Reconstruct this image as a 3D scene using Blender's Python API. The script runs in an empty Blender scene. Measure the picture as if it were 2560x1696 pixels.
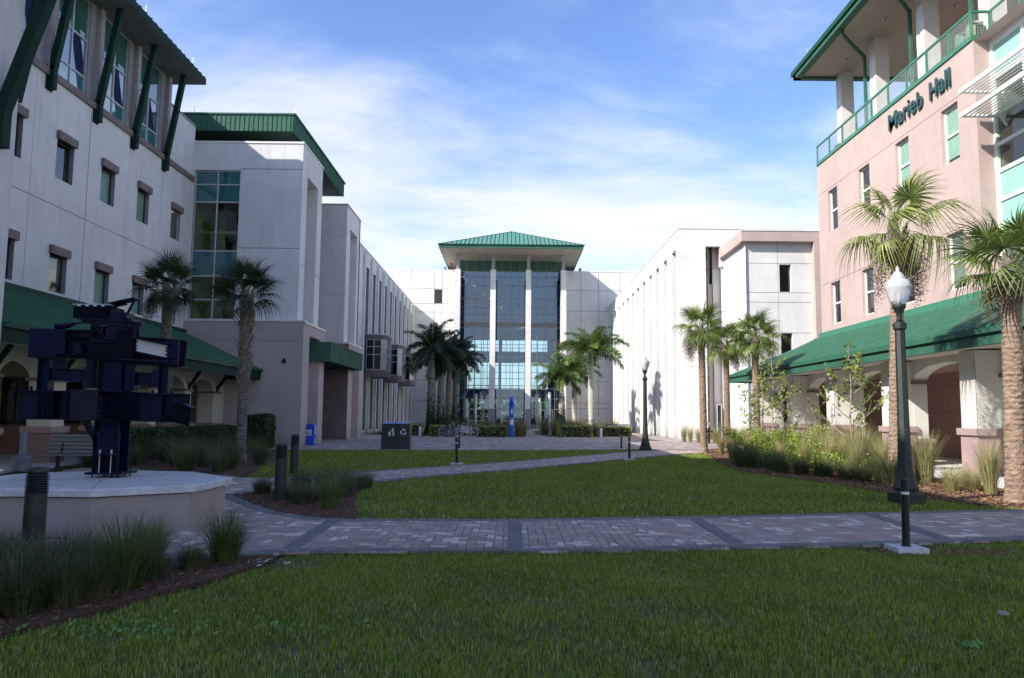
import bpy, math, random
import numpy as np
from mathutils import Vector, Matrix, Euler
random.seed(7); rng = np.random.default_rng(7)
sc = bpy.context.scene
COL = sc.collection
PI = math.pi

# ------------------------------------------------------------ camera
cd = bpy.data.cameras.new('camera'); cam = bpy.data.objects.new('camera', cd); COL.objects.link(cam)
sc.camera = cam
cd.sensor_width = 36.0; cd.lens = 36.0 * 1952 / 2560
cd.clip_start = 0.1; cd.clip_end = 3000
_p = math.atan(192 / 1952); _r = math.radians(0.55)
_fw = Vector((0, math.cos(_p), math.sin(_p))); _r0 = Vector((1, 0, 0)); _u0 = Vector((0, -math.sin(_p), math.cos(_p)))
_R = _r0 * math.cos(_r) + _u0 * math.sin(_r); _U = -_r0 * math.sin(_r) + _u0 * math.cos(_r)
M3 = Matrix((_R, _U, -_fw)).transposed()
cam.matrix_world = Matrix.Translation((0, 0, 1.6)) @ M3.to_4x4()

# ------------------------------------------------------------ sun and sky
SUN = Vector((1.25, 0.72, -1.0))
ELEV = math.atan2(1.0, math.hypot(1.25, 0.72)); AZ = math.atan2(-1.25, -0.72)
ld = bpy.data.lights.new('sun', 'SUN'); sun = bpy.data.objects.new('sun', ld); COL.objects.link(sun)
ld.energy = 3.3; ld.angle = math.radians(0.5); ld.color = (1.0, 0.94, 0.86)
sun.rotation_euler = SUN.to_track_quat('-Z', 'Y').to_euler(); sun.location = (-40, -25, 40)
w = bpy.data.worlds.new('World'); sc.world = w; w.use_nodes = True
nt = w.node_tree; N = nt.nodes; L = nt.links
bg = N['Background']; bg.inputs['Strength'].default_value = 0.145
sky = N.new('ShaderNodeTexSky'); sky.sky_type = 'NISHITA'; sky.sun_disc = False
sky.sun_elevation = ELEV; sky.sun_rotation = AZ; sky.altitude = 0; sky.air_density = 1.0; sky.dust_density = 0.6; sky.ozone_density = 2.0
tc = N.new('ShaderNodeTexCoord'); sx = N.new('ShaderNodeSeparateXYZ'); L.new(tc.outputs['Generated'], sx.inputs[0])
def wmath(op, a, b=None, clamp=False):
    n = N.new('ShaderNodeMath'); n.operation = op; n.use_clamp = clamp
    for i, v in enumerate((a, b)):
        if v is None: continue
        if isinstance(v, (int, float)): n.inputs[i].default_value = v
        else: L.new(v, n.inputs[i])
    return n.outputs[0]
zc_ = wmath('ADD', wmath('MAXIMUM', sx.outputs[2], 0.0), 0.22)
cb = N.new('ShaderNodeCombineXYZ'); L.new(wmath('DIVIDE', sx.outputs[0], zc_), cb.inputs[0]); L.new(wmath('DIVIDE', sx.outputs[1], zc_), cb.inputs[1])
mp = N.new('ShaderNodeMapping'); mp.inputs['Location'].default_value = (5.5, 11.3, 0); mp.inputs['Rotation'].default_value = (0, 0, 2.4); mp.inputs['Scale'].default_value = (0.9, 1.35, 1); L.new(cb.outputs[0], mp.inputs[0])
nz = N.new('ShaderNodeTexNoise'); nz.inputs['Scale'].default_value = 1.15; nz.inputs['Detail'].default_value = 9; nz.inputs['Roughness'].default_value = 0.60; nz.inputs['Distortion'].default_value = 0.35; L.new(mp.outputs[0], nz.inputs[0])
nz2 = N.new('ShaderNodeTexNoise'); nz2.inputs['Scale'].default_value = 3.4; nz2.inputs['Detail'].default_value = 6; nz2.inputs['Roughness'].default_value = 0.55; L.new(mp.outputs[0], nz2.inputs[0])
cv = wmath('ADD', nz.outputs['Fac'], wmath('MULTIPLY', wmath('SUBTRACT', nz2.outputs['Fac'], 0.5), 0.22))
# more cloud towards the horizon
cv = wmath('ADD', cv, wmath('MULTIPLY', wmath('SUBTRACT', 0.36, sx.outputs[2]), 0.50))
cr = N.new('ShaderNodeMapRange'); cr.interpolation_type = 'SMOOTHSTEP'; cr.inputs['From Min'].default_value = 0.33; cr.inputs['From Max'].default_value = 0.74; cr.inputs['To Max'].default_value = 0.93; L.new(cv, cr.inputs['Value'])
mxs = N.new('ShaderNodeMix'); mxs.data_type = 'RGBA'; L.new(cr.outputs[0], mxs.inputs['Factor']); hsv = N.new('ShaderNodeHueSaturation'); hsv.inputs['Hue'].default_value = 0.512; hsv.inputs['Saturation'].default_value = 1.16; hsv.inputs['Value'].default_value = 0.82; L.new(sky.outputs[0], hsv.inputs['Color']); L.new(hsv.outputs[0], mxs.inputs['A']); mxs.inputs['B'].default_value = (3.05, 3.12, 3.3, 1)
L.new(mxs.outputs['Result'], bg.inputs['Color'])
sc.view_settings.view_transform = 'Standard'; sc.view_settings.look = 'None'; sc.view_settings.gamma = 1
sc.view_settings.exposure = 1.25
try: sc.view_settings.use_curve_mapping = False
except Exception: pass
sc.cycles.max_bounces = 7; sc.cycles.transparent_max_bounces = 10; sc.cycles.diffuse_bounces = 4; sc.cycles.glossy_bounces = 3
sc.cycles.use_denoising = True

# ------------------------------------------------------------ materials
MATS = {}
def mat(name, col, rough=0.7, metal=0.0, var=0.12, scale=3.0, bump=0.0, bscale=60.0, stretch=(1, 1, 1), col2=None, spec=0.5, emit=None, trans=0.0, rnd=0.0, coord='world'):
    if name in MATS: return MATS[name]
    m = bpy.data.materials.new(name); m.use_nodes = True; t = m.node_tree; n = t.nodes; l = t.links; b = n['Principled BSDF']
    b.inputs['Roughness'].default_value = rough; b.inputs['Metallic'].default_value = metal
    b.inputs['Specular IOR Level'].default_value = spec
    if coord == 'world': g = n.new('ShaderNodeNewGeometry').outputs['Position']
    else: g = n.new('ShaderNodeTexCoord').outputs['Object']
    mp = n.new('ShaderNodeMapping'); mp.inputs['Scale'].default_value = stretch; l.new(g, mp.inputs[0])
    nz = n.new('ShaderNodeTexNoise'); nz.inputs['Scale'].default_value = scale; nz.inputs['Detail'].default_value = 5; nz.inputs['Roughness'].default_value = 0.6; l.new(mp.outputs[0], nz.inputs[0])
    c2 = col2 if col2 else tuple(c * (1 - var * 1.6) for c in col); c1 = col if col2 else tuple(min(1, c * (1 + var)) for c in col)
    r = n.new('ShaderNodeMapRange'); r.inputs['From Min'].default_value = 0.32; r.inputs['From Max'].default_value = 0.68; l.new(nz.outputs['Fac'], r.inputs['Value'])
    mx = n.new('ShaderNodeMix'); mx.data_type = 'RGBA'; l.new(r.outputs[0], mx.inputs['Factor']); mx.inputs['A'].default_value = (*c1, 1); mx.inputs['B'].default_value = (*c2, 1)
    out = mx.outputs['Result']
    if rnd > 0:
        oi = n.new('ShaderNodeObjectInfo'); hs = n.new('ShaderNodeHueSaturation'); mr = n.new('ShaderNodeMapRange'); mr.inputs['To Min'].default_value = 1 - rnd; mr.inputs['To Max'].default_value = 1 + rnd
        l.new(oi.outputs['Random'], mr.inputs['Value']); l.new(mr.outputs[0], hs.inputs['Value']); l.new(out, hs.inputs['Color']); out = hs.outputs['Color']
    if trans > 0:      # every leaf or blade has its own tone
        gi = n.new('ShaderNodeNewGeometry'); h2 = n.new('ShaderNodeHueSaturation'); m2 = n.new('ShaderNodeMapRange'); m2.inputs['To Min'].default_value = 0.55; m2.inputs['To Max'].default_value = 1.45
        l.new(gi.outputs['Random Per Island'], m2.inputs['Value']); l.new(m2.outputs[0], h2.inputs['Value']); l.new(out, h2.inputs['Color']); out = h2.outputs['Color']
    l.new(out, b.inputs['Base Color'])
    if bump > 0:
        nb = n.new('ShaderNodeTexNoise'); nb.inputs['Scale'].default_value = bscale; nb.inputs['Detail'].default_value = 3; l.new(g, nb.inputs[0])
        bp = n.new('ShaderNodeBump'); bp.inputs['Strength'].default_value = bump; bp.inputs['Distance'].default_value = 0.02; l.new(nb.outputs['Fac'], bp.inputs['Height']); l.new(bp.outputs[0], b.inputs['Normal'])
    if trans > 0:   # thin leaf: some light passes through
        tr = n.new('ShaderNodeBsdfTranslucent'); l.new(out, tr.inputs['Color']); ms = n.new('ShaderNodeMixShader'); ms.inputs[0].default_value = trans
        l.new(b.outputs[0], ms.inputs[1]); l.new(tr.outputs[0], ms.inputs[2]); l.new(ms.outputs[0], n['Material Output'].inputs['Surface'])
    if emit: b.inputs['Emission Color'].default_value = (*emit, 1); b.inputs['Emission Strength'].default_value = 1
    MATS[name] = m; return m

def stucco(name, col, streak=0.16):
    m = mat(name, col, rough=0.88, var=0.03, scale=1.3, bump=0.5, bscale=45, spec=0.2)
    t = m.node_tree; n = t.nodes; l = t.links; b = n['Principled BSDF']
    src = b.inputs['Base Color'].links[0].from_socket
    g = n.new('ShaderNodeNewGeometry').outputs['Position']; mp = n.new('ShaderNodeMapping'); mp.inputs['Scale'].default_value = (2.2, 2.2, 0.12); l.new(g, mp.inputs[0])
    nz = n.new('ShaderNodeTexNoise'); nz.inputs['Scale'].default_value = 1.6; nz.inputs['Detail'].default_value = 6; nz.inputs['Roughness'].default_value = 0.65; l.new(mp.outputs[0], nz.inputs[0])
    r = n.new('ShaderNodeMapRange'); r.inputs['From Min'].default_value = 0.5; r.inputs['From Max'].default_value = 0.85; r.inputs['To Max'].default_value = streak * 3; l.new(nz.outputs['Fac'], r.inputs['Value'])
    mx = n.new('ShaderNodeMix'); mx.data_type = 'RGBA'; l.new(r.outputs[0], mx.inputs['Factor']); l.new(src, mx.inputs['A']); mx.inputs['B'].default_value = (*[c * 0.62 for c in col], 1); sp = n.new('ShaderNodeSeparateXYZ'); l.new(g, sp.inputs[0]); dz = n.new('ShaderNodeMapRange'); dz.inputs['From Min'].default_value = 0.75; dz.inputs['From Max'].default_value = 0.0; dz.inputs['To Max'].default_value = 0.75; l.new(sp.outputs[2], dz.inputs['Value'])
    n3 = n.new('ShaderNodeTexNoise'); n3.inputs['Scale'].default_value = 2.5; n3.inputs['Detail'].default_value = 6; l.new(g, n3.inputs[0]); mm = n.new('ShaderNodeMath'); mm.operation = 'MULTIPLY'; l.new(dz.outputs[0], mm.inputs[0]); l.new(n3.outputs['Fac'], mm.inputs[1])
    m4 = n.new('ShaderNodeMix'); m4.data_type = 'RGBA'; l.new(mm.outputs[0], m4.inputs['Factor']); l.new(mx.outputs['Result'], m4.inputs['A']); m4.inputs['B'].default_value = (0.16, 0.14, 0.11, 1)
    n5 = n.new('ShaderNodeTexNoise'); n5.inputs['Scale'].default_value = 0.35; n5.inputs['Detail'].default_value = 7; n5.inputs['Roughness'].default_value = 0.7; l.new(g, n5.inputs[0]); r5 = n.new('ShaderNodeMapRange'); r5.inputs['From Min'].default_value = 0.35; r5.inputs['From Max'].default_value = 0.7; r5.inputs['To Min'].default_value = 1.04; r5.inputs['To Max'].default_value = 0.88; l.new(n5.outputs['Fac'], r5.inputs['Value'])
    h5 = n.new('ShaderNodeHueSaturation'); l.new(m4.outputs['Result'], h5.inputs['Color']); l.new(r5.outputs[0], h5.inputs['Value']); l.new(h5.outputs['Color'], b.inputs['Base Color'])
    return m

def glass(name, tint, refl=1.0, opaque=None, rough=0.02, gcol=(0.95, 0.97, 1)):
    m = bpy.data.materials.new(name); m.use_nodes = True; t = m.node_tree; n = t.nodes; l = t.links; n.remove(n['Principled BSDF'])
    fr = n.new('ShaderNodeFresnel'); fr.inputs['IOR'].default_value = 1.55
    g = n.new('ShaderNodeNewGeometry').outputs['Position']; nz = n.new('ShaderNodeTexNoise'); nz.inputs['Scale'].default_value = 0.8; nz.inputs['Detail'].default_value = 1; l.new(g, nz.inputs[0])
    bp = n.new('ShaderNodeBump'); bp.inputs['Strength'].default_value = 0.05; bp.inputs['Distance'].default_value = 0.05; l.new(nz.outputs['Fac'], bp.inputs['Height'])
    gl = n.new('ShaderNodeBsdfGlossy'); gl.inputs['Roughness'].default_value = rough; gl.inputs['Color'].default_value = (*gcol, 1); l.new(bp.outputs[0], gl.inputs['Normal'])
    if opaque: bs = n.new('ShaderNodeBsdfDiffuse'); bs.inputs['Color'].default_value = (*opaque, 1)
    else: bs = n.new('ShaderNodeBsdfTransparent'); bs.inputs['Color'].default_value = (*tint, 1)
    ma = n.new('ShaderNodeMath'); ma.operation = 'MULTIPLY_ADD'; ma.inputs[1].default_value = refl; ma.inputs[2].default_value = 0.035 * refl; ma.use_clamp = True; l.new(fr.outputs[0], ma.inputs[0])
    bf = n.new('ShaderNodeNewGeometry'); nb_ = n.new('ShaderNodeMath'); nb_.operation = 'SUBTRACT'; nb_.inputs[0].default_value = 1.0; l.new(bf.outputs['Backfacing'], nb_.inputs[1]); mb_ = n.new('ShaderNodeMath'); mb_.operation = 'MULTIPLY'; l.new(ma.outputs[0], mb_.inputs[0]); l.new(nb_.outputs[0], mb_.inputs[1])
    ms = n.new('ShaderNodeMixShader'); l.new(mb_.outputs[0], ms.inputs[0]); l.new(bs.outputs[0], ms.inputs[1]); l.new(gl.outputs[0], ms.inputs[2]); l.new(ms.outputs[0], n['Material Output'].inputs['Surface'])
    MATS[name] = m; return m

WHITE = stucco('white_stucco', (0.70, 0.70, 0.69))
SHADEWHITE = WHITE
WHITE2 = stucco('bright_white_stucco', (0.68, 0.675, 0.655), 0.04)
PINK = stucco('pink_stucco', (0.47, 0.365, 0.33), 0.05)
MAUVE = stucco('mauve_stucco', (0.46, 0.385, 0.385), 0.08)
JOINT = mat('joint_sealant', (0.10, 0.10, 0.10), 0.9)
REDBR = stucco('red_brown_stucco', (0.22, 0.125, 0.105), 0.06)
CREAM = stucco('cream_stucco', (0.60, 0.58, 0.51), 0.05)
WARMW = stucco('warm_white_stucco', (0.68, 0.665, 0.61), 0.05)
TAUPE = stucco('taupe_stucco', (0.46, 0.37, 0.34), 0.04)
TRIM = mat('mauve_trim', (0.20, 0.155, 0.155), 0.8, bump=0.3)
GREYTR = mat('grey_reveal', (0.28, 0.28, 0.30), 0.8, bump=0.2)
GRAN = mat('pink_granite', (0.36, 0.26, 0.25), 0.75, var=0.2, scale=40, bump=0.3)
GRAND = mat('brown_granite', (0.26, 0.17, 0.155), 0.8, var=0.2, scale=40, bump=0.3)
GREENM = mat('green_metal', (0.010, 0.062, 0.037), 0.6, var=0.10, scale=2, spec=0.25)
GREENF = mat('green_fascia', (0.034, 0.120, 0.078), 0.6, var=0.10, scale=2, spec=0.3)
GREENL = mat('pale_green_roof', (0.10, 0.25, 0.19), 0.5, var=0.08, scale=2)
GREEND = mat('dark_green_steel', (0.010, 0.040, 0.032), 0.75, var=0.1, spec=0.15)
GREENR = mat('green_rail', (0.045, 0.19, 0.12), 0.5, var=0.08)
SOFF = mat('soffit_beige', (0.40, 0.36, 0.29), 0.85, var=0.05, scale=0.8)
SOFFD = mat('dark_green_soffit', (0.012, 0.035, 0.025), 0.7, var=0.2)
ALU = mat('aluminium_frame', (0.50, 0.51, 0.52), 0.45, metal=0.3, var=0.05)
WFR = mat('white_frame', (0.74, 0.74, 0.72), 0.5, var=0.03)
DFR = mat('bronze_frame', (0.045, 0.042, 0.04), 0.5, var=0.1)
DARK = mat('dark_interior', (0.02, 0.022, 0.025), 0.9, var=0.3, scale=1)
ROOMW = mat('interior_wall', (0.20, 0.195, 0.16), 0.9, var=0.15, scale=0.7)
BLIND = mat('blind_fabric', (0.30, 0.40, 0.34), 0.8, var=0.05, scale=2)
BLIND2 = mat('pale_blind_fabric', (0.36, 0.47, 0.37), 0.8, var=0.05, scale=2)
GLS = glass('window_glass', (0.88, 0.95, 0.92), 1.0)
GLSC = glass('clear_blue_glass', (0.72, 0.87, 0.92), 2.4, gcol=(0.50, 0.66, 0.84))
GLT = glass('tinted_glass', (0.66, 0.76, 0.60), 0.9)
TEAL = glass('teal_spandrel', None, 1.0, opaque=(0.030, 0.13, 0.14))
TEALG = glass('green_spandrel', None, 1.2, opaque=(0.035, 0.13, 0.10))
COAT1 = glass('blue_coated_glass', None, 2.2, opaque=(0.07, 0.19, 0.22)); COAT2 = glass('violet_coated_glass', None, 2.2, opaque=(0.03, 0.045, 0.11)); COAT3 = glass('green_coated_glass', None, 1.6, opaque=(0.035, 0.13, 0.11))
AQUA = glass('aqua_spandrel', None, 0.6, opaque=(0.27, 0.50, 0.43))
NAVY = mat('navy_paint', (0.0016, 0.0034, 0.034), 0.5, var=0.25, scale=5, spec=0.25)
NAVYD = mat('navy_paint_dark', (0.0008, 0.0012, 0.010), 0.55, var=0.25, scale=5, spec=0.12)
STEEL = mat('galvanised_steel', (0.55, 0.56, 0.58), 0.35, metal=0.8, var=0.1)
CONC = mat('concrete', (0.56, 0.565, 0.565), 0.85, var=0.14, scale=5, bump=0.3, bscale=30)
CONCL = mat('pale_concrete', (0.58, 0.565, 0.53), 0.85, var=0.10, scale=2, bump=0.3, bscale=30)
BLACKM = mat('black_metal', (0.010, 0.010, 0.012), 0.4, var=0.2)
BOLL = mat('dark_bollard_paint', (0.020, 0.026, 0.024), 0.5, var=0.3, scale=6)
LAMPM = mat('dark_green_cast_iron', (0.017, 0.024, 0.021), 0.45, var=0.5, scale=30, bump=0.4, bscale=90)
WHITEP = mat('white_paint', (0.78, 0.78, 0.78), 0.5, var=0.04)
BLUEP = mat('blue_plastic', (0.012, 0.06, 0.55), 0.35, var=0.06)
BLUE2 = mat('blue_enamel', (0.01, 0.09, 0.52), 0.35, var=0.06)
GREYP = mat('grey_plastic', (0.17, 0.19, 0.23), 0.6, var=0.1)
CHAR = mat('charcoal_panel', (0.022, 0.028, 0.036), 0.5, var=0.1)
WOODG = mat('grey_recycled_plank', (0.17, 0.17, 0.16), 0.8, var=0.18, scale=8, stretch=(1, 6, 6))
RUB = mat('tyre_rubber', (0.02, 0.02, 0.02), 0.8)
MULCH = mat('red_brown_mulch', (0.15, 0.070, 0.042), 0.95, scale=30, col2=(0.030, 0.014, 0.009), bump=1.0, bscale=45)
CHIP = mat('mulch_chip', (0.26, 0.125, 0.065), 0.9, scale=9, col2=(0.08, 0.034, 0.018))
STRAW = mat('straw_litter', (0.30, 0.20, 0.10), 0.9, scale=9, col2=(0.16, 0.07, 0.03))
SAND = mat('joint_sand', (0.05, 0.045, 0.045), 0.95)
PV = [mat('paver_grey', (0.29, 0.238, 0.21), 0.85, var=0.12, scale=2.5, bump=0.3, rnd=0.1), mat('paver_tan', (0.37, 0.285, 0.235), 0.85, var=0.12, scale=2.5, bump=0.3, rnd=0.1),
      mat('paver_red', (0.335, 0.235, 0.195), 0.85, var=0.12, scale=2.5, bump=0.3, rnd=0.1), mat('paver_cream', (0.58, 0.51, 0.44), 0.85, var=0.08, scale=2.5, bump=0.3, rnd=0.05)]
PVB = mat('paver_charcoal', (0.165, 0.168, 0.172), 0.85, var=0.15, scale=3, bump=0.3, rnd=0.12)
BARK = mat('palm_bark', (0.34, 0.25, 0.18), 0.95, scale=7, col2=(0.13, 0.085, 0.06), bump=1.0, bscale=30, stretch=(1, 1, 3.5))
BARKG = mat('grey_palm_bark', (0.24, 0.215, 0.19), 0.95, scale=7, col2=(0.07, 0.055, 0.045), bump=1.0, bscale=30, stretch=(1, 1, 3))
BOOT = mat('leaf_base_fibre', (0.30, 0.27, 0.23), 0.9, scale=8, col2=(0.12, 0.09, 0.06))
ROYB = mat('royal_palm_trunk', (0.50, 0.48, 0.43), 0.8, scale=2, col2=(0.33, 0.32, 0.28), stretch=(1, 1, 7), bump=0.3)
SHAFT = mat('green_crownshaft', (0.16, 0.26, 0.08), 0.5, var=0.15)
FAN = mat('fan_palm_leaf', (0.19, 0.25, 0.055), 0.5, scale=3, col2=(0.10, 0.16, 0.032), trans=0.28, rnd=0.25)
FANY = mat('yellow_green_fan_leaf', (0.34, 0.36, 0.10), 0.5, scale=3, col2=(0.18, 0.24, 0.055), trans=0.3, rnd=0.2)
FANS = mat('shade_toned_fan_leaf', (0.035, 0.062, 0.022), 0.5, scale=3, col2=(0.020, 0.040, 0.014), trans=0.2, rnd=0.25)  # same fan leaf, its colour darkened for the palms standing in shade
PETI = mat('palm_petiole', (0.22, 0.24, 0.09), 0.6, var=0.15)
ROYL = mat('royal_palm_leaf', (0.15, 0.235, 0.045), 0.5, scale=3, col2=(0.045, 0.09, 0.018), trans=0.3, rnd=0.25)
ROYD = mat('shade_toned_royal_leaf', (0.028, 0.052, 0.018), 0.55, scale=3, col2=(0.014, 0.030, 0.010), trans=0.15, rnd=0.3)  # royal palm leaf with the gallery's shadow put into its colour
DEADF = mat('dead_frond', (0.24, 0.16, 0.09), 0.8, scale=5, col2=(0.12, 0.075, 0.045))
SEED = mat('brown_fruit_stalk', (0.15, 0.10, 0.075), 0.9, var=0.3, scale=20)
GRD = mat('dark_tuft_blade', (0.065, 0.105, 0.030), 0.6, scale=4, col2=(0.14, 0.13, 0.065), trans=0.25, rnd=0.25)
GRG = mat('bright_tuft_blade', (0.11, 0.19, 0.035), 0.6, scale=4, col2=(0.13, 0.14, 0.05), trans=0.3, rnd=0.2)
GRY = mat('golden_tuft_blade', (0.33, 0.34, 0.12), 0.6, scale=4, col2=(0.36, 0.30, 0.16), trans=0.35, rnd=0.2)
HEDGE = mat('hedge_leaf', (0.045, 0.085, 0.020), 0.45, scale=6, col2=(0.022, 0.045, 0.012), trans=0.15)
CROT = mat('yellow_green_leaf', (0.50, 0.50, 0.13), 0.45, scale=9, col2=(0.10, 0.16, 0.04), trans=0.25)
LIME = mat('lime_leaf', (0.36, 0.45, 0.05), 0.45, scale=6, col2=(0.11, 0.19, 0.025), trans=0.35)
SAPL = mat('sapling_leaf', (0.13, 0.20, 0.05), 0.4, scale=6, col2=(0.26, 0.29, 0.06), trans=0.3)
TWIG = mat('pale_twig', (0.30, 0.25, 0.20), 0.9, var=0.2, scale=12)

def grass_mat(name, c1, c2, c3, blade=False):
    m = bpy.data.materials.new(name); m.use_nodes = True; t = m.node_tree; n = t.nodes; l = t.links; b = n['Principled BSDF']; b.inputs['Roughness'].default_value = 0.7; b.inputs['Specular IOR Level'].default_value = 0.25
    g = n.new('ShaderNodeNewGeometry').outputs['Position']
    a = n.new('ShaderNodeTexNoise'); a.inputs['Scale'].default_value = 0.7; a.inputs['Detail'].default_value = 5; a.inputs['Roughness'].default_value = 0.62; l.new(g, a.inputs[0])
    r = n.new('ShaderNodeMapRange'); r.inputs['From Min'].default_value = 0.35; r.inputs['From Max'].default_value = 0.65; l.new(a.outputs['Fac'], r.inputs['Value'])
    mx = n.new('ShaderNodeMix'); mx.data_type = 'RGBA'; l.new(r.outputs[0], mx.inputs['Factor']); mx.inputs['A'].default_value = (*c1, 1); mx.inputs['B'].default_value = (*c2, 1)
    f = n.new('ShaderNodeTexNoise'); f.inputs['Scale'].default_value = 14 if blade else 40; f.inputs['Detail'].default_value = 4; l.new(g, f.inputs[0])
    r2 = n.new('ShaderNodeMapRange'); r2.inputs['From Min'].default_value = 0.48; r2.inputs['From Max'].default_value = 0.72; l.new(f.outputs['Fac'], r2.inputs['Value'])
    mx2 = n.new('ShaderNodeMix'); mx2.data_type = 'RGBA'; l.new(r2.outputs[0], mx2.inputs['Factor']); l.new(mx.outputs['Result'], mx2.inputs['A']); mx2.inputs['B'].default_value = (*c3, 1)
    out = mx2.outputs['Result']
    if blade:
        gi = n.new('ShaderNodeNewGeometry'); h2 = n.new('ShaderNodeHueSaturation'); m2 = n.new('ShaderNodeMapRange'); m2.inputs['To Min'].default_value = 0.45; m2.inputs['To Max'].default_value = 1.55
        l.new(gi.outputs['Random Per Island'], m2.inputs['Value']); l.new(m2.outputs[0], h2.inputs['Value']); l.new(out, h2.inputs['Color']); out = h2.outputs['Color']
        g3 = n.new('ShaderNodeMath'); g3.operation = 'GREATER_THAN'; g3.inputs[1].default_value = 0.93; l.new(gi.outputs['Random Per Island'], g3.inputs[0]); m3 = n.new('ShaderNodeMix'); m3.data_type = 'RGBA'; l.new(g3.outputs[0], m3.inputs['Factor']); l.new(out, m3.inputs['A']); m3.inputs['B'].default_value = (0.50, 0.44, 0.24, 1); out = m3.outputs['Result']
    l.new(out, b.inputs['Base Color'])
    if blade:
        tr = n.new('ShaderNodeBsdfTranslucent'); l.new(out, tr.inputs['Color']); ms = n.new('ShaderNodeMixShader'); ms.inputs[0].default_value = 0.25
        l.new(b.outputs[0], ms.inputs[1]); l.new(tr.outputs[0], ms.inputs[2]); l.new(ms.outputs[0], n['Material Output'].inputs['Surface'])
    MATS[name] = m; return m
SOIL = grass_mat('lawn_soil', (0.060, 0.080, 0.022), (0.075, 0.095, 0.028), (0.075, 0.062, 0.035))
BLADE = grass_mat('lawn_blade', (0.150, 0.240, 0.018), (0.240, 0.345, 0.032), (0.38, 0.35, 0.10), True)

def plaza_mat():
    m = bpy.data.materials.new('plaza_paving'); m.use_nodes = True; t = m.node_tree; n = t.nodes; l = t.links; b = n['Principled BSDF']; b.inputs['Roughness'].default_value = 0.85
    g = n.new('ShaderNodeNewGeometry').outputs['Position']
    br = n.new('ShaderNodeTexBrick'); br.inputs['Scale'].default_value = 1.0; br.inputs['Brick Width'].default_value = 0.28; br.inputs['Row Height'].default_value = 0.14; br.inputs['Mortar Size'].default_value = 0.006; br.inputs['Bias'].default_value = -0.1
    br.inputs['Color1'].default_value = (0.26, 0.21, 0.185, 1); br.inputs['Color2'].default_value = (0.37, 0.29, 0.24, 1); br.inputs['Mortar'].default_value = (0.09, 0.055, 0.055, 1); l.new(g, br.inputs['Vector'])
    v = n.new('ShaderNodeTexWhiteNoise'); v.noise_dimensions = '2D'
    sn = n.new('ShaderNodeVectorMath'); sn.operation = 'SNAP'; sn.inputs[1].default_value = (0.28, 0.28, 1); l.new(g, sn.inputs[0]); l.new(sn.outputs[0], v.inputs['Vector'])
    gt = n.new('ShaderNodeMath'); gt.operation = 'GREATER_THAN'; gt.inputs[1].default_value = 0.84; l.new(v.outputs['Value'], gt.inputs[0])
    mx = n.new('ShaderNodeMix'); mx.data_type = 'RGBA'; l.new(gt.outputs[0], mx.inputs['Factor']); l.new(br.outputs['Color'], mx.inputs['A']); mx.inputs['B'].default_value = (0.48, 0.44, 0.40, 1)
    l.new(mx.outputs['Result'], b.inputs['Base Color']); MATS['plaza'] = m; return m
PLAZA = plaza_mat()

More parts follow.
